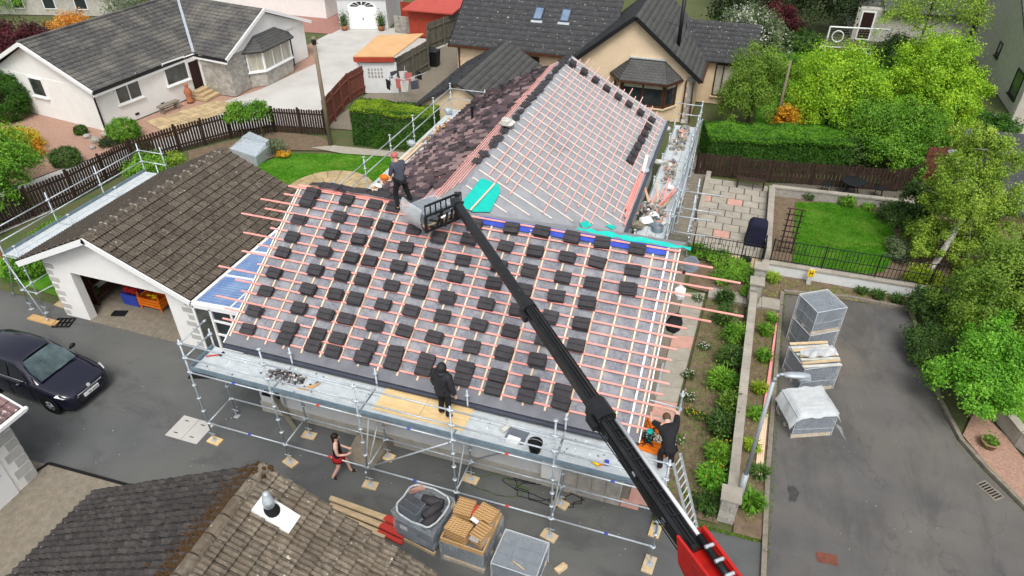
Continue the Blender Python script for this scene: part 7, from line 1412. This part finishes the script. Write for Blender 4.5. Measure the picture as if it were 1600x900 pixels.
# trellis arbour, sign, barbecue, furniture, pots
t = thing('trellis_panel', 'dark wooden trellis panel at the left end of the walled lawn', 'trellis', (15.95, 16.2, 0))
for x in (15.62, 16.08): MB().bar((x, 16.1, 0), (x, 16.1, 2.0), .06).build('post', 'dark_fence', t)
for z in np.arange(.25, 2.1, .26): MB().bar((15.5, 16.06, z), (16.2, 16.06, z), .035).build('slat', 'dark_fence', t)
for x in (15.78, 15.93): MB().bar((x, 16.04, .2), (x, 16.04, 1.95), .02).build('slat', 'dark_fence', t)
t = thing('hydrant_sign', 'yellow hydrant sign with black H on a small white post', 'sign', (16.72, 13.95, 0)); MB().bar((16.72, 13.98, 0), (16.72, 13.98, .75), .16, .07).build('post', 'old_white', t); pn = MB().box(16.6, 16.84, 13.915, 13.935, .42, .72).build('plate', 'yellow_sign', t)
for a in ((16.66, 16.685, .47, .67), (16.755, 16.78, .47, .67), (16.685, 16.755, .555, .585)): MB().box(a[0], a[1], 13.908, 13.914, a[2], a[3]).build('letter', 'black_plastic', pn)
t = thing('covered_barbecue', 'barbecue under a black fabric cover on the slab patio', 'barbecue', (14.68, 16.5, 0)); mb = MB(); mb.add([(x, y, z) for z, e in ((.06, .03), (.5, 0), (1.0, -.03), (1.16, -.12), (1.2, -.25)) for x, y in ((14.2 - e, 16.1 - e), (15.0 + e, 16.1 - e), (15.0 + e, 16.75 + e), (14.2 - e, 16.75 + e))], [(j*4+i, j*4+(i+1) % 4, j*4+4+(i+1) % 4, j*4+4+i) for j in range(4) for i in range(4)] + [(16, 17, 18, 19)]); mb.build('cover', 'navy_cloth', t, False, bevel=.05)
t = thing('garden_bench', 'dark stained bench against the dark fence on the patio', 'bench', (14.1, 21.6, 0))
for k in range(4): MB().box(13.5, 14.8, 21.35 + k * .11, 21.44 + k * .11, .47, .5).build('seat_slat', 'dark_fence', t)
for x in (13.52, 14.72):
    for y in (21.37, 21.73): MB().box(x, x + .06, y, y + .06, .05, .47).build('leg', 'dark_fence', t)
for k in range(3): MB().box(13.5, 14.8, 21.79, 21.82, .58 + k * .12, .67 + k * .12).build('back_slat', 'dark_fence', t)
t = thing('bistro_table', 'round black wire garden table by the dark fence', 'table', (18.7, 22.4, 0)); mb = MB(); mb.lathe([(.55, .7), (.56, .72), (.55, .74)], (18.7, 22.4, 0), 22); mb.build('table_top', 'rail_black', t); [MB().bar((18.7 + .1 * math.cos(a), 22.4 + .1 * math.sin(a), .7), (18.7 + .4 * math.cos(a), 22.4 + .4 * math.sin(a), 0), .03).build('leg', 'rail_black', t) for a in (0.3, 1.87, 3.44, 5.0)]
for k, (x, y, rz) in enumerate(((17.6, 22.25, -1.2), (19.9, 22.55, 1.3))):
    t = thing('garden_chair', 'black wire garden chair on the %s of the round table' % ('left side' if k == 0 else 'right side'), 'chair', (x, y, 0), local=True); t.rotation_euler = (0, 0, rz); mb = MB(); mb.lathe([(.0, .43), (.24, .44), (.25, .46)], n=14); mb.build('seat', 'rail_black', t)
    for a in range(4): MB().bar((.18 * math.cos(a * 1.57 + .8), .18 * math.sin(a * 1.57 + .8), .44), (.24 * math.cos(a * 1.57 + .8), .24 * math.sin(a * 1.57 + .8), 0), .025).build('leg', 'rail_black', t)
    mb = MB(); mb.path([(.24 * math.cos(a), .24 * math.sin(a), .46 + .42 * math.sin(a)) for a in [i * math.pi / 8 for i in range(9)]], .014, 5)
    for i in range(1, 6): a = i * math.pi / 6; mb.path([(.24 * math.cos(a), .24 * math.sin(a), .46), (.24 * math.cos(a), .24 * math.sin(a), .46 + .42 * math.sin(a))], .008, 4)
    mb.build('backrest', 'rail_black', t)
def pot(label, c, r, h, m, lm, n=60, z0=0.): 
    t = thing('flower_pot', label, 'flower pot', c); MB().lathe([(r * .7, z0), (r, z0 + h * .9), (r * 1.08, z0 + h * .92), (r * 1.08, z0 + h), (r * .9, z0 + h), (r * .85, z0 + h * .85), (0, z0 + h * .85)], (c[0], c[1], 0), 18).build('pot', m, t, True)
    pp = rng.normal(size=(n, 3)) * [r * .45, r * .45, h * .25] + [c[0], c[1], z0 + h * 1.15]; leaf_cloud(pp, rng.normal(size=(n, 3)) + [0, 0, 1], .09, lm, 'foliage', t); return t
pot('round stone pot with a green plant beside the curved kerb', (21.62, 6.95, 0), .24, .26, 'stone_pot', 'leaf_mid', 140); pot('dark round pot on the cream patio strip', (14.3, 14.75, 0), .22, .22, 'black_plastic', 'leaf_dark', 30); pot('terracotta pot with a leafy plant by the round patio', (-6.6, 11.6, 0), .22, .5, 'brown_tile', 'leaf_deep', 260)
# football goal, mower, greenhouse frame, washing line, figure, bench
t = thing('football_goal', 'white-framed garden football goal with net on the far lawn', 'goal', (20.2, 45.5, 0)); a, b = Vector((18.2, 45.6, 0)), Vector((22.2, 46.1, 0)); Z = Vector((0, 0, 1.75)); bk_ = Vector((-.2, 1.2, 0))
for p, q in ((a, a + Z), (b, b + Z), (a + Z, b + Z), (a, a + bk_), (b, b + bk_), (a + bk_, b + bk_)): MB().tube(p, q, .055, n=8).build('post', 'white_upvc', t)
mb = MB()
for i in range(21): p = a.lerp(b, i / 20); mb.tube(p + Z, p + bk_, .006, n=3, cap=False)
for j in range(9): mb.tube((a + Z).lerp(a + bk_, j / 8), (b + Z).lerp(b + bk_, j / 8), .006, n=3, cap=False)
mb.build('net', 'old_white', t); mb = MB(); mb.path([a + Vector((.65 + .38 * math.cos(q), -.05, 1.15 + .38 * math.sin(q))) for q in [i * math.pi / 9 for i in range(19)]], .035, 6); mb.build('target_ring', 'white_upvc', t)
t = thing('robot_mower', 'small white and black robot mower on the far lawn', 'mower', P(1355, 86)); p = P(1355, 86); MB().lathe([(.3, .05), (.32, .15), (.22, .26), (0, .3)], p, 14).build('shell', 'white_upvc', t, True); MB().obox((p.x, p.y - .1, .22), (.2, .3, .2)).build('hood', 'black_plastic', t)
t = thing('cold_frame', 'low grey glazed cold frame beside the back lawn', 'cold frame', (-11, 17.2, 0)); q = [(-11.6, 16.55), (-9.7, 16.1), (-9.9, 17.6), (-11.5, 18.2)]; MB().prism(q, 0, .55).build('side', 'galv', t); MB().slab([(q[0][0], q[0][1], .58), (q[1][0], q[1][1], .58), (q[2][0], q[2][1], .85), (q[3][0], q[3][1], .85)], .03).build('glazed_lid', 'wrap_film', t); MB().prism([(-11.5, 17.5), (-9.9, 17.3), (-9.9, 17.6), (-11.5, 18.2)], .55, .82).build('side', 'galv', t)
wl_ = thing('washing_line', 'rotary washing line hung with laundry behind the long hedge', 'washing line', (-6.3, 26.4, 0)); MB().tube((-6.3, 26.4, 0), (-6.3, 26.4, 1.9), .03, n=8).build('pole', 'galv', wl_)
for k in range(4): a = k * 1.57 + .4; MB().tube((-6.3, 26.4, 1.5), (-6.3 + 1.3 * math.cos(a), 26.4 + 1.3 * math.sin(a), 1.9), .015, n=6).build('arm', 'galv', wl_)
for k in range(12):
    a = k * .52; r_ = .6 + .25 * (k % 3); x, y = -6.3 + r_ * math.cos(a), 26.4 + r_ * math.sin(a); d = Vector((-math.sin(a), math.cos(a), 0)) * .25; c = Vector((x, y, 1.75)); h = random.uniform(.4, .8)
    o = MB().add([c - d, c + d, c + d * .9 - Vector((0, 0, h)) + Vector((random.uniform(-.1, .1), 0, 0)), c - d * .9 - Vector((0, 0, h))], [(0, 1, 2, 3)]).build('garment', ('white_upvc', 'navy_cloth', 'black_cloth', 'red_cloth', 'old_white', 'grey_cloth')[k % 6]); o.modifiers.new('t', 'SOLIDIFY').thickness = .012; tag(o, ('white', 'navy', 'black', 'pale red', 'off-white', 'grey')[k % 6] + ' garment pegged on the rotary washing line, %s' % ('inner loop' if k % 3 == 0 else ('middle loop' if k % 3 == 1 else 'outer loop')) + (' at the back' if math.sin(a) > 0 else ' at the front'), 'laundry', 'laundry on the washing line')
for k, (u, v) in enumerate(((672, 100), (680, 103))):
    p = P(u, v); t = thing('wheelie_bin', 'black wheelie bin by the weathered fence, %s of the pair' % ('left' if k == 0 else 'right'), 'bin', p); MB().add([(p.x - .24, p.y - .28, .05), (p.x + .24, p.y - .28, .05), (p.x + .24, p.y + .28, .05), (p.x - .24, p.y + .28, .05), (p.x - .3, p.y - .35, 1.0), (p.x + .3, p.y - .35, 1.0), (p.x + .3, p.y + .35, 1.0), (p.x - .3, p.y + .35, 1.0)], [(0, 3, 2, 1), (4, 5, 6, 7), (0, 1, 5, 4), (1, 2, 6, 5), (2, 3, 7, 6), (3, 0, 4, 7)]).build('body', 'black_plastic', t); MB().slab([(p.x - .32, p.y - .38, 1.04), (p.x + .32, p.y - .38, 1.04), (p.x + .32, p.y + .38, 1.09), (p.x - .32, p.y + .38, 1.09)], .04).build('lid', 'black_plastic', t)
t = thing('garden_statue', 'small terracotta garden figure beside the front door steps', 'statue', (-19.0, 22.5, 0)); mb = MB(); mb.lathe([(.22, 0), (.22, .12), (.15, .15), (.2, .45), (.23, .7), (.15, .85), (.08, .9), (.13, 1.0), (.13, 1.12), (0, 1.2)], (-19.0, 22.5, .02), 12); mb.build('figure', 'terracotta', t, True); MB().bar((-19.2, 22.4, .6), (-18.8, 22.6, .62), .09).build('arms', 'terracotta', t)
t = thing('stone_bench', 'grey stone bench against the white bungalow wall', 'bench', (-19.3, 21.0, 0)); MB().obox((-19.25, 21.0, .42), (.4, 1.4, .08), -.15).build('seat', 'kerb_stone', t); [MB().obox((-19.25 + .08 * s, 21.0 + .5 * s, .2), (.3, .15, .38), -.15).build('leg', 'kerb_stone', t) for s in (-1, 1)]
# satellite dish and bag at the right end of the ridge
t = thing('satellite_dish', 'grey satellite dish on the right gable just below the ridge', 'satellite dish', (12.35, 5.7, 4.8)); mt = Matrix.Translation((12.42, 5.75, 5.25)) @ Euler((R(62), 0, R(25))).to_matrix().to_4x4(); MB().lathe([(0, .0), (.09, .006), (.17, .025), (.23, .05), (.235, .045), (.14, .008), (0, -.012)], n=22, mtx=mt).build('dish', 'clay_grey', t, True); MB().path([(12.08, 5.7, 4.9), (12.3, 5.72, 5.0), (12.42, 5.78, 5.22)], .025, 7).build('bracket', 'galv', t); MB().path([(12.42, 5.6, 5.0), (12.3, 5.15, 5.35)], .014, 6).build('feed_arm', 'galv', t); MB().ball((12.3, 5.13, 5.37), (.05, .07, .05), 8, 5).build('receiver', 'black_plastic', t, True)
for k, (c, r_, m_, lab) in enumerate((((12.28, 5.05, 4.75), (.16, .24, .2), 'white_upvc', 'crumpled white sack hung at the right end of the ridge'), ((12.3, 4.3, 4.3), (.2, .36, .22), 'black_cloth', 'black bundle hung over the right verge under the white sack'))):
    o = MB().ball(c, r_, 10, 7).build('tool_sack', m_, jit=.03); tag(o, lab, 'sack')
tag(MB().bar((12.16, 3.9, 2.0), (12.16, 5.3, 2.0), .06).build('gable_bracket', 'galv'), 'steel bracket rail on the right gable carrying the sacks', 'bracket')
# ------------------------------------------------------------------ trees, shrubs, hedges
def pxpos(u, v, z=0.): p = P(u, v, z); return (p.x, p.y)
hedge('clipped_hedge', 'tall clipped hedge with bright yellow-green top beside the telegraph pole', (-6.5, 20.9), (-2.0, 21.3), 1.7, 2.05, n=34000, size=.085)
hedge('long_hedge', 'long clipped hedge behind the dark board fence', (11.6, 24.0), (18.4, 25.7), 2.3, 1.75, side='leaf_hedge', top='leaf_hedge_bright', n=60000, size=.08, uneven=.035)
T_ = [
 ('round_tree', 'round bright green tree in front of the far lawn', (17.6, 28.6, 0), [(17.6, 28.6, 2.9, 2.1, 2.0, 1.9), (16.7, 28.6, 2.0, 1.25, 1.2, 1.4), (18.9, 28.4, 2.2, 1.5, 1.4, 1.5), (17.5, 27.4, 1.8, 1.6, 1.2, 1.4)], 'leaf_bright', 62000, .115),
 ('spreading_tree', 'large spreading bright green tree left of the grey gable', (22.3, 30.6, 0), [(22.3, 30.6, 3.7, 1.8, 1.8, 1.7), (21.4, 30, 2.8, 1.1, 1.1, 1.1), (23.5, 30.2, 2.8, 1.25, 1.25, 1.3), (22.6, 29, 2.3, 1.6, 1.3, 1.3), (22.0, 29, 1.5, 1.3, 1.2, 1.1), (23.7, 29.3, 1.5, 1.1, 1.0, 1.1)], 'leaf_bright', 76000, .115),
 ('mid_shrub_tree', 'mid green bushy tree behind the dark fence right of the orange shrub', (20.1, 26.4, 0), [(20.1, 26.5, 1.9, 2.0, 1.5, 1.5), (18.6, 26.6, 1.4, 1.3, 1.2, 1.2), (21.7, 26.6, 1.5, 1.5, 1.3, 1.3), (20.3, 25.2, 1.2, 1.7, 1.1, 1.0)], 'leaf_mid', 44000, .11),
 ('grey_shrub_tree', 'tall greyish green shrub beside the beige house', (13.6, 29.2, 0), [(13.6, 29.4, 2.6, 1.5, 1.5, 1.7), (12.9, 28.6, 1.5, 1.3, 1.2, 1.4), (14.6, 29, 1.6, 1.3, 1.2, 1.4)], 'leaf_olive', 34000, .1),
 ('feathery_tree', 'airy pale green tree in front of the slate bungalow', (23.6, 42.5, 0), [(23.5, 42.5, 4.6, 2.4, 2.2, 2.0), (21.9, 42, 3.4, 1.6, 1.5, 1.3), (25.4, 42.4, 3.8, 1.7, 1.5, 1.5), (23.6, 42.5, 6.2, 1.6, 1.5, 1.3)], 'leaf_birch', 11000, .13),
 ('dark_evergreen', 'dark evergreen mass behind the far lawn', (16.2, 49, 0), [(12.0, 47, 2.4, 2.2, 2, 2.4), (14.6, 50, 2.9, 2.4, 2, 2.8), (17.4, 49, 2.6, 2.4, 2, 2.6), (19.2, 50.5, 2.2, 1.6, 1.5, 2.2), (17, 54, 3.5, 3.5, 2, 3), (13, 55, 3.5, 3.5, 2, 3.2)], 'leaf_dark', 34000, .2),
 ('red_maple', 'dark red maple shrub among the evergreens', (14.2, 46, 0), [(14.2, 46, 1.6, 1.7, 1.4, 1.3), (15.3, 46.3, 1.2, 1.1, 1, .9)], 'leaf_maroon', 8000, .15),
 ('hawthorn', 'white-flowering shrub beside the beige house roof', (13, 40, 0), [(12.6, 40, 2.0, 2.0, 1.6, 1.8), (14, 39.5, 1.5, 1.5, 1.3, 1.4)], 'leaf_grey', 13000, .15),
 ('weeping_birch', 'weeping birch with white trunk at the end of the black railing', (21.25, 16.2, 0), [(PY(u_, v_, 17.4).x, 17.4 + dy_, PY(u_, v_, 17.4).z, r_, r_, r_ * 1.15) for u_, v_, r_, dy_ in ((1515, 232, .75, 0), (1545, 275, .95, .2), (1500, 285, 1.0, 0), (1540, 330, 1.15, 0), (1487, 335, .95, -.2), (1472, 305, .75, 0), (1522, 385, .95, -.3), (1562, 335, .6, .3), (1470, 372, .7, -.4), (1540, 245, .7, .3), (1490, 395, .7, -.5), (1505, 420, .7, -.6))], 'leaf_birch', 60000, .085),
 ('dark_pine', 'dark green conifer shrub above the driveway kerb', (22.6, 12.4, 0), [(22.7, 12.6, 2.2, 1.7, 1.6, 1.5), (23.9, 13.2, 2.3, 1.6, 1.5, 1.5), (21.7, 12.6, 1.3, 1.2, 1.2, 1.1), (22.3, 11.2, 1.3, 1.4, 1.2, 1.1), (24, 11.6, 1.5, 1.5, 1.3, 1.3)], 'leaf_olive', 52000, .09),
 ('flowering_viburnum', 'dark leafy shrub with white flowers at the lawn corner', (21.2, 19.6, 0), [(21.2, 19.7, 1.2, 1.1, 1.1, 1.0), (20.8, 18.8, .8, .8, .8, .7)], 'leaf_deep', 9000, .11),
 ('tamarisk', 'feathery grey-green shrub at the right end of the walled lawn', (20.9, 17.3, 0), [(20.8, 17.6, .8, .75, .8, .8), (20.9, 16.6, .7, .6, .7, .6)], 'leaf_birch', 5200, .09),
 ('lime_bush', 'bright green leafy bush overhanging the curved kerb', (21.35, 8.2, 0), [(21.3, 8.3, 1.2, 1.15, 1.1, 1.1), (21.1, 7.5, .8, .85, .8, .8), (21.9, 9.3, 1.3, 1.2, 1.0, 1.1), (21.4, 9.4, 2.0, .7, .7, .8), (22.6, 8.9, 1.0, .9, .9, .8)], 'leaf_fresh', 38000, .09),
 ('left_laurel', 'large bright green shrub at the left edge beside the concrete drive', (-17.6, 7.6, 0), [(-17.4, 8.6, 1.7, 1.5, 1.6, 1.6), (-18.0, 6.6, 1.6, 1.5, 1.5, 1.5), (-18.6, 9.4, 2.3, 1.4, 1.5, 1.5), (-17.2, 7.6, .9, 1.3, 1.6, .9)], 'leaf_mid', 30000, .12),
 ('left_lime_shrub', 'yellow-green shrub at the left edge above the laurel', (-21.8, 10.8, 0), [(-21.4, 10.8, 1.5, 1.5, 1.4, 1.4), (-22.6, 11.6, 1.5, 1.4, 1.2, 1.2)], 'leaf_lime', 13000, .12),
 ('copper_shrub', 'dark maroon shrub behind the white bungalow gable', (-33, 24, 0), [(-33, 24.4, 1.4, 2.4, 1.6, 1.4), (-36, 24.6, 1.4, 2, 1.6, 1.3)], 'leaf_maroon', 10000, .16),
 ('apricot_azalea', 'apricot orange flowering shrub behind the white bungalow roof', (-31.5, 26.5, 0), [(-31.6, 26.8, 1.7, 1.8, 1.4, 1.4), (-29.8, 26.6, 1.5, 1.2, 1.2, 1.2)], 'leaf_apricot', 8000, .16),
 ('bare_shrub', 'dull brownish shrub behind the white bungalow ridge', (-29.5, 30.5, 0), [(-29.5, 30.5, 2.0, 2.2, 1.8, 1.7)], 'leaf_grey', 5000, .14),
]
for nm, lab, b, bl, lm, n, s in T_: tree(nm, lab, b, bl, lm, n, s, bark='birch_bark' if 'birch' in nm else 'bark', tr=.13 if 'birch' in nm else .1, lean=(22.3, 17.6, 4.4) if 'weeping' in nm else None, cat='tree' if 'tree' in nm or 'birch' in nm or 'evergreen' in nm else 'shrub', clump=.25, fill=.5)
q, nq = blob_points([(12.6, 40, 2.0, 2.0, 1.6, 1.8), (14, 39.5, 1.5, 1.5, 1.3, 1.4)], 1500, .2, .02); leaf_cloud(q, nq, .14, 'blossom', 'flowers', bpy.data.objects['hawthorn'])
def bushpx(nm, lab, u, v, r, h, lm, n=5000, size=.07, **k): return bush(nm, lab, pxpos(u, v), r, h, lm, n, size, **k)
bushpx('dome_bush', 'large dark green clipped dome bush at the white bungalow gable', 4, 184, 1.7, 2.7, 'leaf_hedge', 14000, .1)
bushpx('golden_shrub', 'pale yellow flowering shrub at the far left', 38, 228, (1.1, .8), .9, 'leaf_yellow', 4000, .1, round_=False); bushpx('gold_azalea', 'golden orange flowering shrub at the left garden edge', 56, 246, (.6, .55), .9, 'leaf_orange', 2600, .09, round_=False)
bushpx('olive_shrub', 'olive green shrub behind the golden flowering shrub', 20, 250, (1.2, .9), 1.0, 'leaf_birch', 4500, .09, round_=False)
bushpx('dome_bush', 'dark olive clipped dome bush on the pink gravel', 106, 256, .72, .85, 'leaf_deep', 4200, .075); bushpx('dome_bush', 'bright green dome bush by the white bungalow corner', 197, 216, .85, 1.1, 'leaf_mid', 5200, .075); bushpx('dome_bush', 'small dark dome bush by the concrete drive bend', 225, 242, .55, .75, 'leaf_deep', 3000, .07); bushpx('dome_bush', 'smallest round bush against the white bungalow gable', 128, 209, .36, .5, 'leaf_hedge', 1800, .06)
bushpx('rockery_shrub', 'low dark shrub in the rockery at the bungalow corner', 172, 228, .5, .4, 'leaf_dark', 1500, .07, round_=False)
for k, (u, v) in enumerate(((380, 208), (412, 206))):
    c = pxpos(u, v + 8); tree('standard_bush', 'round-headed bush behind the picket fence, %s of the pair' % ('left' if k == 0 else 'right'), (c[0], c[1], 0), [(c[0], c[1], 1.35, .62, .6, .62)], 'leaf_mid', 4200, .09, tr=.05, cat='shrub', clump=.24, limbs=False)
bushpx('laurel_hedge', 'glossy green shrub between picket fence and garage scaffold', 240, 285, (1.2, 1.0), 1.3, 'leaf_mid', 7000, .1, round_=False); bushpx('laurel_hedge', 'bright green shrub below the garage scaffold deck', 95, 385, (.7, 1.0), 1.0, 'leaf_mid', 5000, .1, round_=False)
bushpx('laurel_hedge', 'low green shrub near the left end of the garage scaffold', 40, 430, (.7, .8), .8, 'leaf_mid', 4000, .1, round_=False); bushpx('dry_trellis_plant', 'dry straw-coloured climber on a trellis behind the garage ridge', 280, 268, (.5, .5), 1.0, 'leaf_birch', 900, .1, round_=False)
bushpx('orange_berberis', 'bright orange and yellow shrub between hedge and round tree', 1228, 226, .85, 2.15, 'leaf_orange', 7000, .1, round_=False)
bushpx('hedge_bush', 'dark bush at the right end of the long hedge', 1325, 262, (1.1, .9), 1.6, 'leaf_deep', 6000, .11, round_=False); bushpx('conifer_bush', 'green clipped conifer behind the spreading tree', 1548, 215, (1.3, 1.1), 1.2, 'leaf_hedge', 6000, .12, round_=False); bushpx('roof_shrub', 'green shrub behind the garden room roof', 1500, 205, (1.2, 1.0), 1.1, 'leaf_deep', 5000, .12, round_=False)
bushpx('fence_ivy', 'green ivy shrub at the right end of the dark fence', 1410, 285, (.8, .6), 1.2, 'leaf_mid', 4000, .1, round_=False); bushpx('corner_shrub', 'pale green shrub at the end of the railing', 1436, 452, (.7, .6), .9, 'leaf_lime', 3600, .08, round_=False)
bushpx('lawn_peony', 'bushy green plant at the back edge of the walled lawn', 1322, 322, .38, .5, 'leaf_mid', 900, .09, round_=False); bushpx('lawn_lupin', 'small green plant behind the walled lawn', 1262, 312, .28, .35, 'leaf_deep', 500, .08, round_=False); bushpx('lawn_fern', 'small green clump at the back of the walled lawn near the birch', 1355, 328, .3, .3, 'leaf_mid', 500, .08, round_=False)
bushpx('border_shrub', 'dark shrub at the right edge of the walled lawn', 1400, 345, (.9, .8), .8, 'leaf_deep', 4200, .09, round_=False); bushpx('border_shrub', 'twiggy green shrub between walled lawn and birch trunk', 1405, 400, (.6, .9), .6, 'leaf_grey', 2400, .08, round_=False)
bushpx('kerb_shrub', 'small-leaved dark shrub along the driveway kerb', 1445, 560, (.75, 1.2), 1.0, 'leaf_deep', 8000, .075, round_=False); bushpx('kerb_shrub', 'dark small-leaved shrub between railing wall and driveway corner', 1450, 500, (.8, .8), 1.1, 'leaf_deep', 6500, .08, round_=False)
bushpx('pine_shrub', 'dark pine shrub at the right edge below the garden room', 1575, 470, (1.2, 1.0), 1.9, 'leaf_deep', 7000, .11, round_=False)
for k, (u, v, r, h, lm) in enumerate(((1120, 500, .42, .7, 'leaf_deep'), (1135, 530, .45, .8, 'leaf_mid'), (1128, 565, .5, .75, 'leaf_deep'), (1118, 598, .58, .6, 'leaf_mid'), (1130, 640, .48, .75, 'leaf_olive'), (1116, 672, .55, .7, 'leaf_deep'), (1112, 715, .5, .6, 'leaf_mid'), (1100, 752, .48, .65, 'leaf_fresh'), (1095, 790, .38, .45, 'leaf_deep'), (1122, 470, .4, .6, 'leaf_deep'))):
    r *= .82; c = pxpos(u + 9, v + 6); plants('border_plant', 'clump of strappy green leaves in the flower bed, %s from the far end' % ORD[(1, 2, 3, 4, 5, 6, 7, 8, 9, 0)[k]], c, 190, h, r, lm, group='leafy clumps in the flower bed', wdt=.035, flowers=('leaf_yellow', 12, .03) if k in (7, 6) else None)
    pp = rng.normal(size=(900, 3)) * [r * .45, r * .5, h * .28] + [c[0], c[1], h * .5]; k_ = pp[:, 2] > .03; leaf_cloud(pp[k_], rng.normal(size=(k_.sum(), 3)) + [0, 0, .8], .09, lm, 'foliage', bpy.data.objects['border_plant' if k == 0 else 'border_plant.%03d' % k])
    o = bpy.data.objects['border_plant' if k == 0 else 'border_plant.%03d' % k]; o.children[-1].location = -ORG[o.name] * 0
for k, (u, v, r, h, lm) in enumerate(((1195, 520, .3, .5, 'leaf_mid'), (1192, 560, .3, .5, 'leaf_mid'), (1185, 610, .28, .45, 'leaf_lime'), (1180, 650, .3, .45, 'leaf_mid'), (1172, 700, .28, .4, 'leaf_lime'), (1185, 740, .3, .35, 'leaf_deep'), (1172, 790, .4, .5, 'leaf_mid'), (1205, 500, .25, .4, 'leaf_mid'), (1205, 435, .35, .4, 'leaf_birch'), (1400, 470, .3, .4, 'leaf_deep'), (1370, 462, .3, .35, 'leaf_deep'), (1345, 455, .25, .3, 'leaf_deep'))):
    plants('verge_plant', 'grassy green clump %s' % ('between low wall and kerb, %s from the far end' % ORD[(1, 2, 3, 4, 5, 6, 7, 0)[k]] if k < 8 else ('under the railing wall, %s from the left' % ORD[k - 8])), pxpos(u, v + 4), 110, h, r, lm, group='grassy clumps on the verge bed', wdt=.028)
for k, (u, v, m_) in enumerate(((1075, 590, 'blossom'), (1075, 625, 'blossom'), (1080, 650, 'leaf_yellow'), (1058, 690, 'blossom'), (1096, 655, 'leaf_yellow'), (1075, 780, 'leaf_yellow'), (1100, 545, 'blossom'), (1090, 470, 'blossom'))):
    plants('bedding_plant', ('white' if m_ == 'blossom' else 'yellow') + ' flowered bedding plant along the side path, %s from the far end' % ORD[(2, 3, 4, 6, 5, 7, 1, 0)[k]], pxpos(u, v), 60, .22, .24, 'leaf_deep', group='bedding plants by the side path', wdt=.02, flowers=(m_, 16, .022))
for k, (u, v, r) in enumerate(((1090, 400, .5), (1120, 410, .6), (1150, 425, .5), (1130, 440, .5), (1165, 440, .4), (1170, 465, .35))): bush('weedy_shrub', 'leafy weed clump below the patio railing, %s' % ('leftmost', 'second from left', 'in the middle', 'nearest the long battens', 'right of the middle', 'beside the stone pier')[k], pxpos(u, v), r, .45, 'leaf_mid', 1300, .08, round_=False, cat='plant')
bushpx('orange_poppy', 'orange flowering clump at the edge of the back lawn', 444, 246, .35, .35, 'leaf_orange', 500, .08, round_=False, cat='plant'); bushpx('back_shrub', 'twiggy brown-green shrub behind the cold frame', 425, 238, (.8, .6), .7, 'leaf_grey', 1500, .08, round_=False)
for k, (u, v, r, h, lm, lab) in enumerate(((1150, 60, 1.8, 2.6, 'leaf_deep', 'dark green shrub behind the beige house'), (1195, 62, 1.4, 1.6, 'leaf_mid', 'mid green shrub below the red maple'), (1250, 78, 1.3, 1.3, 'leaf_deep', 'dark shrub left of the football goal'), (1395, 105, 1.5, 2.0, 'leaf_deep', 'dark shrub right of the football goal'), (1240, 120, 1.2, 1.3, 'leaf_mid', 'green shrub beside the leaning pole'), (1165, 150, 1.4, 2.0, 'leaf_mid', 'climbing shrub right of the beige house window'), (1545, 20, 1.6, 1.8, 'leaf_dark', 'dark shrub at the top right before the peach wall'), (1330, 225, 1.3, 1.5, 'leaf_mid', 'green shrub between round tree and long hedge'), (1420, 225, 1.4, 1.6, 'leaf_mid', 'green shrub under the spreading tree'), (20, 20, 2.0, 2.2, 'leaf_mid', 'green shrub at the top left corner'))): bush('garden_shrub', lab, pxpos(u, v), r, h, lm, 5200, .13, round_=False)
# rockery stones by the white bungalow corner
for k, (u, v, s) in enumerate(((137, 215, .22), (150, 222, .3), (165, 212, .25), (145, 232, .18), (190, 232, .2))):
    c = pxpos(u, v); o = MB().ball((c[0], c[1], s * .4), (s, s * .8, s * .6), 8, 6).build('rockery_stone', 'block_stone', jit=s * .12); tag(o, 'grey rockery stone at the white bungalow corner, %s' % ('leftmost', 'largest', 'nearest the wall', 'lowest', 'beside the bright dome bush')[k], 'stone', 'rockery stones')
for nm_, lab_, pts_ in (('kerb_moss', 'moss and weeds along the driveway kerb beside the verge bed', [(15.6, 1.0), (15.68, 1.0), (15.92, 12.9), (15.84, 12.9)]), ('kerb_weeds', 'moss and weeds along the curved kerb under the bushes', [(20.12, 13.2), (20.3, 13.2), (20.48, 8.6), (20.8, 6.9), (21.35, 5.95), (22.1, 4.75), (22.0, 4.7), (21.2, 5.95), (20.65, 6.9), (20.3, 8.6)]), ('wall_weeds', 'weeds along the front edge of the planting beds', [(13.0, 1.45), (15.4, 1.5), (15.4, 1.6), (13.0, 1.58)])): grass_blades(nm_, pts_, 1400, .05, 'leaf_olive', .006, lab_, 'weeds')
# short turf blades on the lawns, and litter on the tarmac
grass_blades('lawn_turf', LW, 42000, .05, 'lawn_grass', .06, 'short mown turf of the walled lawn', 'grass'); grass_blades('back_turf', BL, 30000, .06, 'lawn_grass', .02, 'short mown turf of the back lawn', 'grass')
grass_blades('bed_weeds', [(12.9, 2), (14.3, 2), (14.4, 12), (13.1, 12)], 3500, .07, 'leaf_mid', .03, 'small weeds scattered over the flower bed', 'weeds'); grass_blades('verge_weeds', [(14.85, 2), (15.4, 2), (15.6, 12.8), (20, 13.6), (20, 14.1), (14.9, 14)], 3500, .09, 'leaf_birch', .03, 'small weeds scattered over the verge bed', 'weeds')
rubble('tarmac_litter', 'pale grit and paper scraps scattered on the side driveway', [Vector((random.uniform(15.8, 21), random.uniform(1, 12.5), .012)) for _ in range(70)] + [Vector((random.uniform(17.2, 19), random.uniform(7.4, 9.2), .012)) for _ in range(26)], ['old_white', 'kerb_stone', 'mortar'], .014, 'litter')
rubble('yard_grit', 'small pale crumbs scattered over the front tarmac', [Vector((random.uniform(-8, 13), random.uniform(-2.2, 1.4), .006)) for _ in range(150)], ['old_white', 'kerb_stone'], .014, 'litter')
